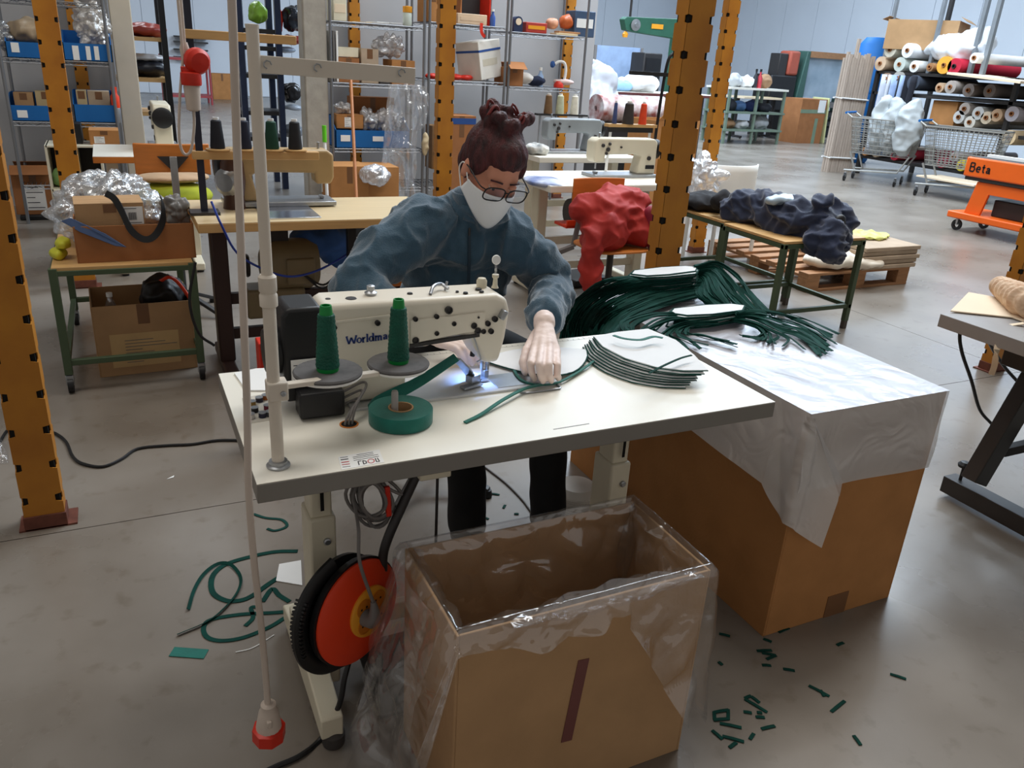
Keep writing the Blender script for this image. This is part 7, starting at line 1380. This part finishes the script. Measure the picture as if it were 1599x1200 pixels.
# shopping trolleys
def trolley(loc, rz, label, s=1.0):
    t = thing('shopping_trolley', label, 'shopping trolley', loc, rz); m = MB(); M_W = mat('galvanised wire', (168, 168, 164), 0.4, metal=0.6)
    L0, L1, W0, W1, z0, z1 = 0.40, 0.48, 0.20, 0.27, 0.42, 0.92
    def q(a, b, h):
        f = (h-z0)/(z1-z0); return Vector((a*(L0+(L1-L0)*f), b*(W0+(W1-W0)*f), h))
    for k in range(9):
        h = z0+(z1-z0)*k/8; m.tube([q(-1, -1, h), q(1, -1, h), q(1, 1, h), q(-1, 1, h)], 0.006 if k < 8 else 0.011, 5, closed=True)
    for k in range(17):
        a = -1+2*k/16
        for b in (-1, 1): m.tube([q(a, b, z0), q(a, b, z1)], 0.0045, 4)
        m.tube([q(a, -1, z0), q(a, 1, z0)], 0.0045, 4)
    for k in range(9):
        b = -1+2*k/8
        for a in (-1, 1): m.tube([q(a, b, z0), q(a, b, z1)], 0.0045, 4)
    m.build('wire_basket', M_W, t)
    for b in (-1, 1):
        MB().tube([(-0.42, b*0.22, 0.44), (-0.30, b*0.22, 0.20), (0.45, b*0.24, 0.16)], 0.014, 8).build('chassis_rail', M_W, t); MB().tube([(0.48, b*0.25, 0.92), (0.58, b*0.25, 0.98)], 0.012, 8).build('handle_arm', M_W, t); MB().tube([(0.30, b*0.22, 0.17), (0.42, b*0.23, 0.44)], 0.014, 8).build('strut', M_W, t)
    MB().cyl((0.58, -0.27, 0.98), (0.58, 0.27, 0.98), 0.017, n=10).build('push_handle', M_BLUE, t)
    for a, b in ((-0.30, -.22), (-0.30, .22), (0.42, -.24), (0.42, .24)): caster(t, a, b, 0.06)
    return t
pA = Z(1375, 285, 0); trolley((pA.x-0.15, pA.y-0.05, 0), math.radians(118), 'shopping trolley holding grey white sacks beside the roll rack')
for k, (x, y) in enumerate(((1393, 205), (1415, 195), (1440, 200))):
    q = U(x, y, pA.x+0.1); crumple('sack', ['grey white sack at the slat side of the shopping trolley', 'grey white sack in the middle of the shopping trolley', 'grey white sack with red seam in the shopping trolley'][k], 'sack', (pA.x-0.15-0.02*k, q.y, 0.84), (0.17, 0.17, 0.40), mat('grey white sack', (176, 182, 184), 0.5, var=0.1), 0.05, 5, 0.02, 1)
pB = Z(1500, 312, 0); trolley((pB.x-0.05, pB.y+0.10, 0), math.radians(112), 'empty shopping trolley behind the orange cart')
tag(MB().cb((pB.x-0.05, pB.y+0.1, 0.245), (0.5, 0.9, 0.02)).build('beige_sheet', M_BEIGE), 'beige sheet on the lower rail of the empty shopping trolley', 'sheet')
# orange tool cart with lettering
oc = thing('tool_cart', 'orange tool cart with black lettering on caster wheels', 'tool cart', (8.45, 5.45, 0)); OU, OV0, OV1 = 8.12, 4.75, 5.83; M_OR = mat('orange cart enamel', (226, 96, 24), 0.4, var=0.05)
za, zb_ = U(1550, 250, OU).z, U(1550, 282, OU).z; zbase = 0.20
MB().box(OU, OU+0.55, OV0, OV1, zb_, za).build('top_tray', M_OR, oc, world=True, bevel=0.015); MB().box(OU+0.03, OU+0.52, OV0+0.03, OV1-0.03, za-0.01, za+0.002).build('tray_floor', M_DARK, oc, world=True)
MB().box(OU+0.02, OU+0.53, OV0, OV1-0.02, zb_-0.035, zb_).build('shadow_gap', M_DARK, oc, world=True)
MB().prism([(OU+0.04, OV1-0.28, zbase), (OU+0.04, OV1-0.10, zbase), (OU+0.04, OV1-0.16, zb_-0.04), (OU+0.04, OV0+0.1, zb_-0.04), (OU+0.04, OV0+0.1, 0.42), (OU+0.04, OV1-0.32, 0.42)], (0.03, 0, 0)).build('side_panel', M_OR, oc, world=True, bevel=0.004)
MB().box(OU-0.02, OU+0.57, OV0-0.05, OV1+0.05, zbase-0.07, zbase).build('base_deck', M_OR, oc, world=True, bevel=0.012)
for u in (OU+0.05, OU+0.50):
    for v in (OV0+0.05, OV1-0.05): caster(oc, u, v, 0.058, world=True)
MB().box(OU+0.15, OU+0.4, OV0+0.35, OV0+0.75, zbase, zbase+0.17).build('black_case', M_DARK, oc, world=True, bevel=0.01)
GB = {'B': (.72, [[(0, 0), (0, 1), (.45, 1), (.55, .85), (.45, .55), (0, .55)], [(.45, .55), (.62, .35), (.5, 0), (0, 0)]]), 'e': (.6, [[(.05, .33), (.5, .33), (.45, .58), (.22, .64), (.05, .45), (.05, .2), (.2, .02), (.48, .06)]]), 't': (.45, [[(.2, .95), (.2, .12), (.38, .02)], [(.02, .64), (.4, .64)]]), 'a': (.62, G['a'][1])}
m = MB(); p0 = U(1513, 270, OU-0.002); s_ = (U(1513, 252, OU).z-p0.z)*0.75; x_ = 0
for chh in 'Beta':
    w_, strokes = GB[chh]
    for st in strokes:
        for i in range(len(st)-1): m.beam(*[Vector((OU-0.002, p0.y-(x_+a)*s_*1.0, p0.z+b*s_+0.02)) for a, b in (st[i], st[i+1])], 0.17*s_, 0.003, up=(1, 0, 0))
    x_ += w_+.12
m.build('lettering', M_BLACK, oc, world=True, smooth=False)
tag(MB().cb((OU+0.2, OV1-0.35, za+0.02), (0.06, 0.5, 0.03)).build('white_rule', M_WHITE), 'white straightedge lying on the orange tool cart', 'ruler')
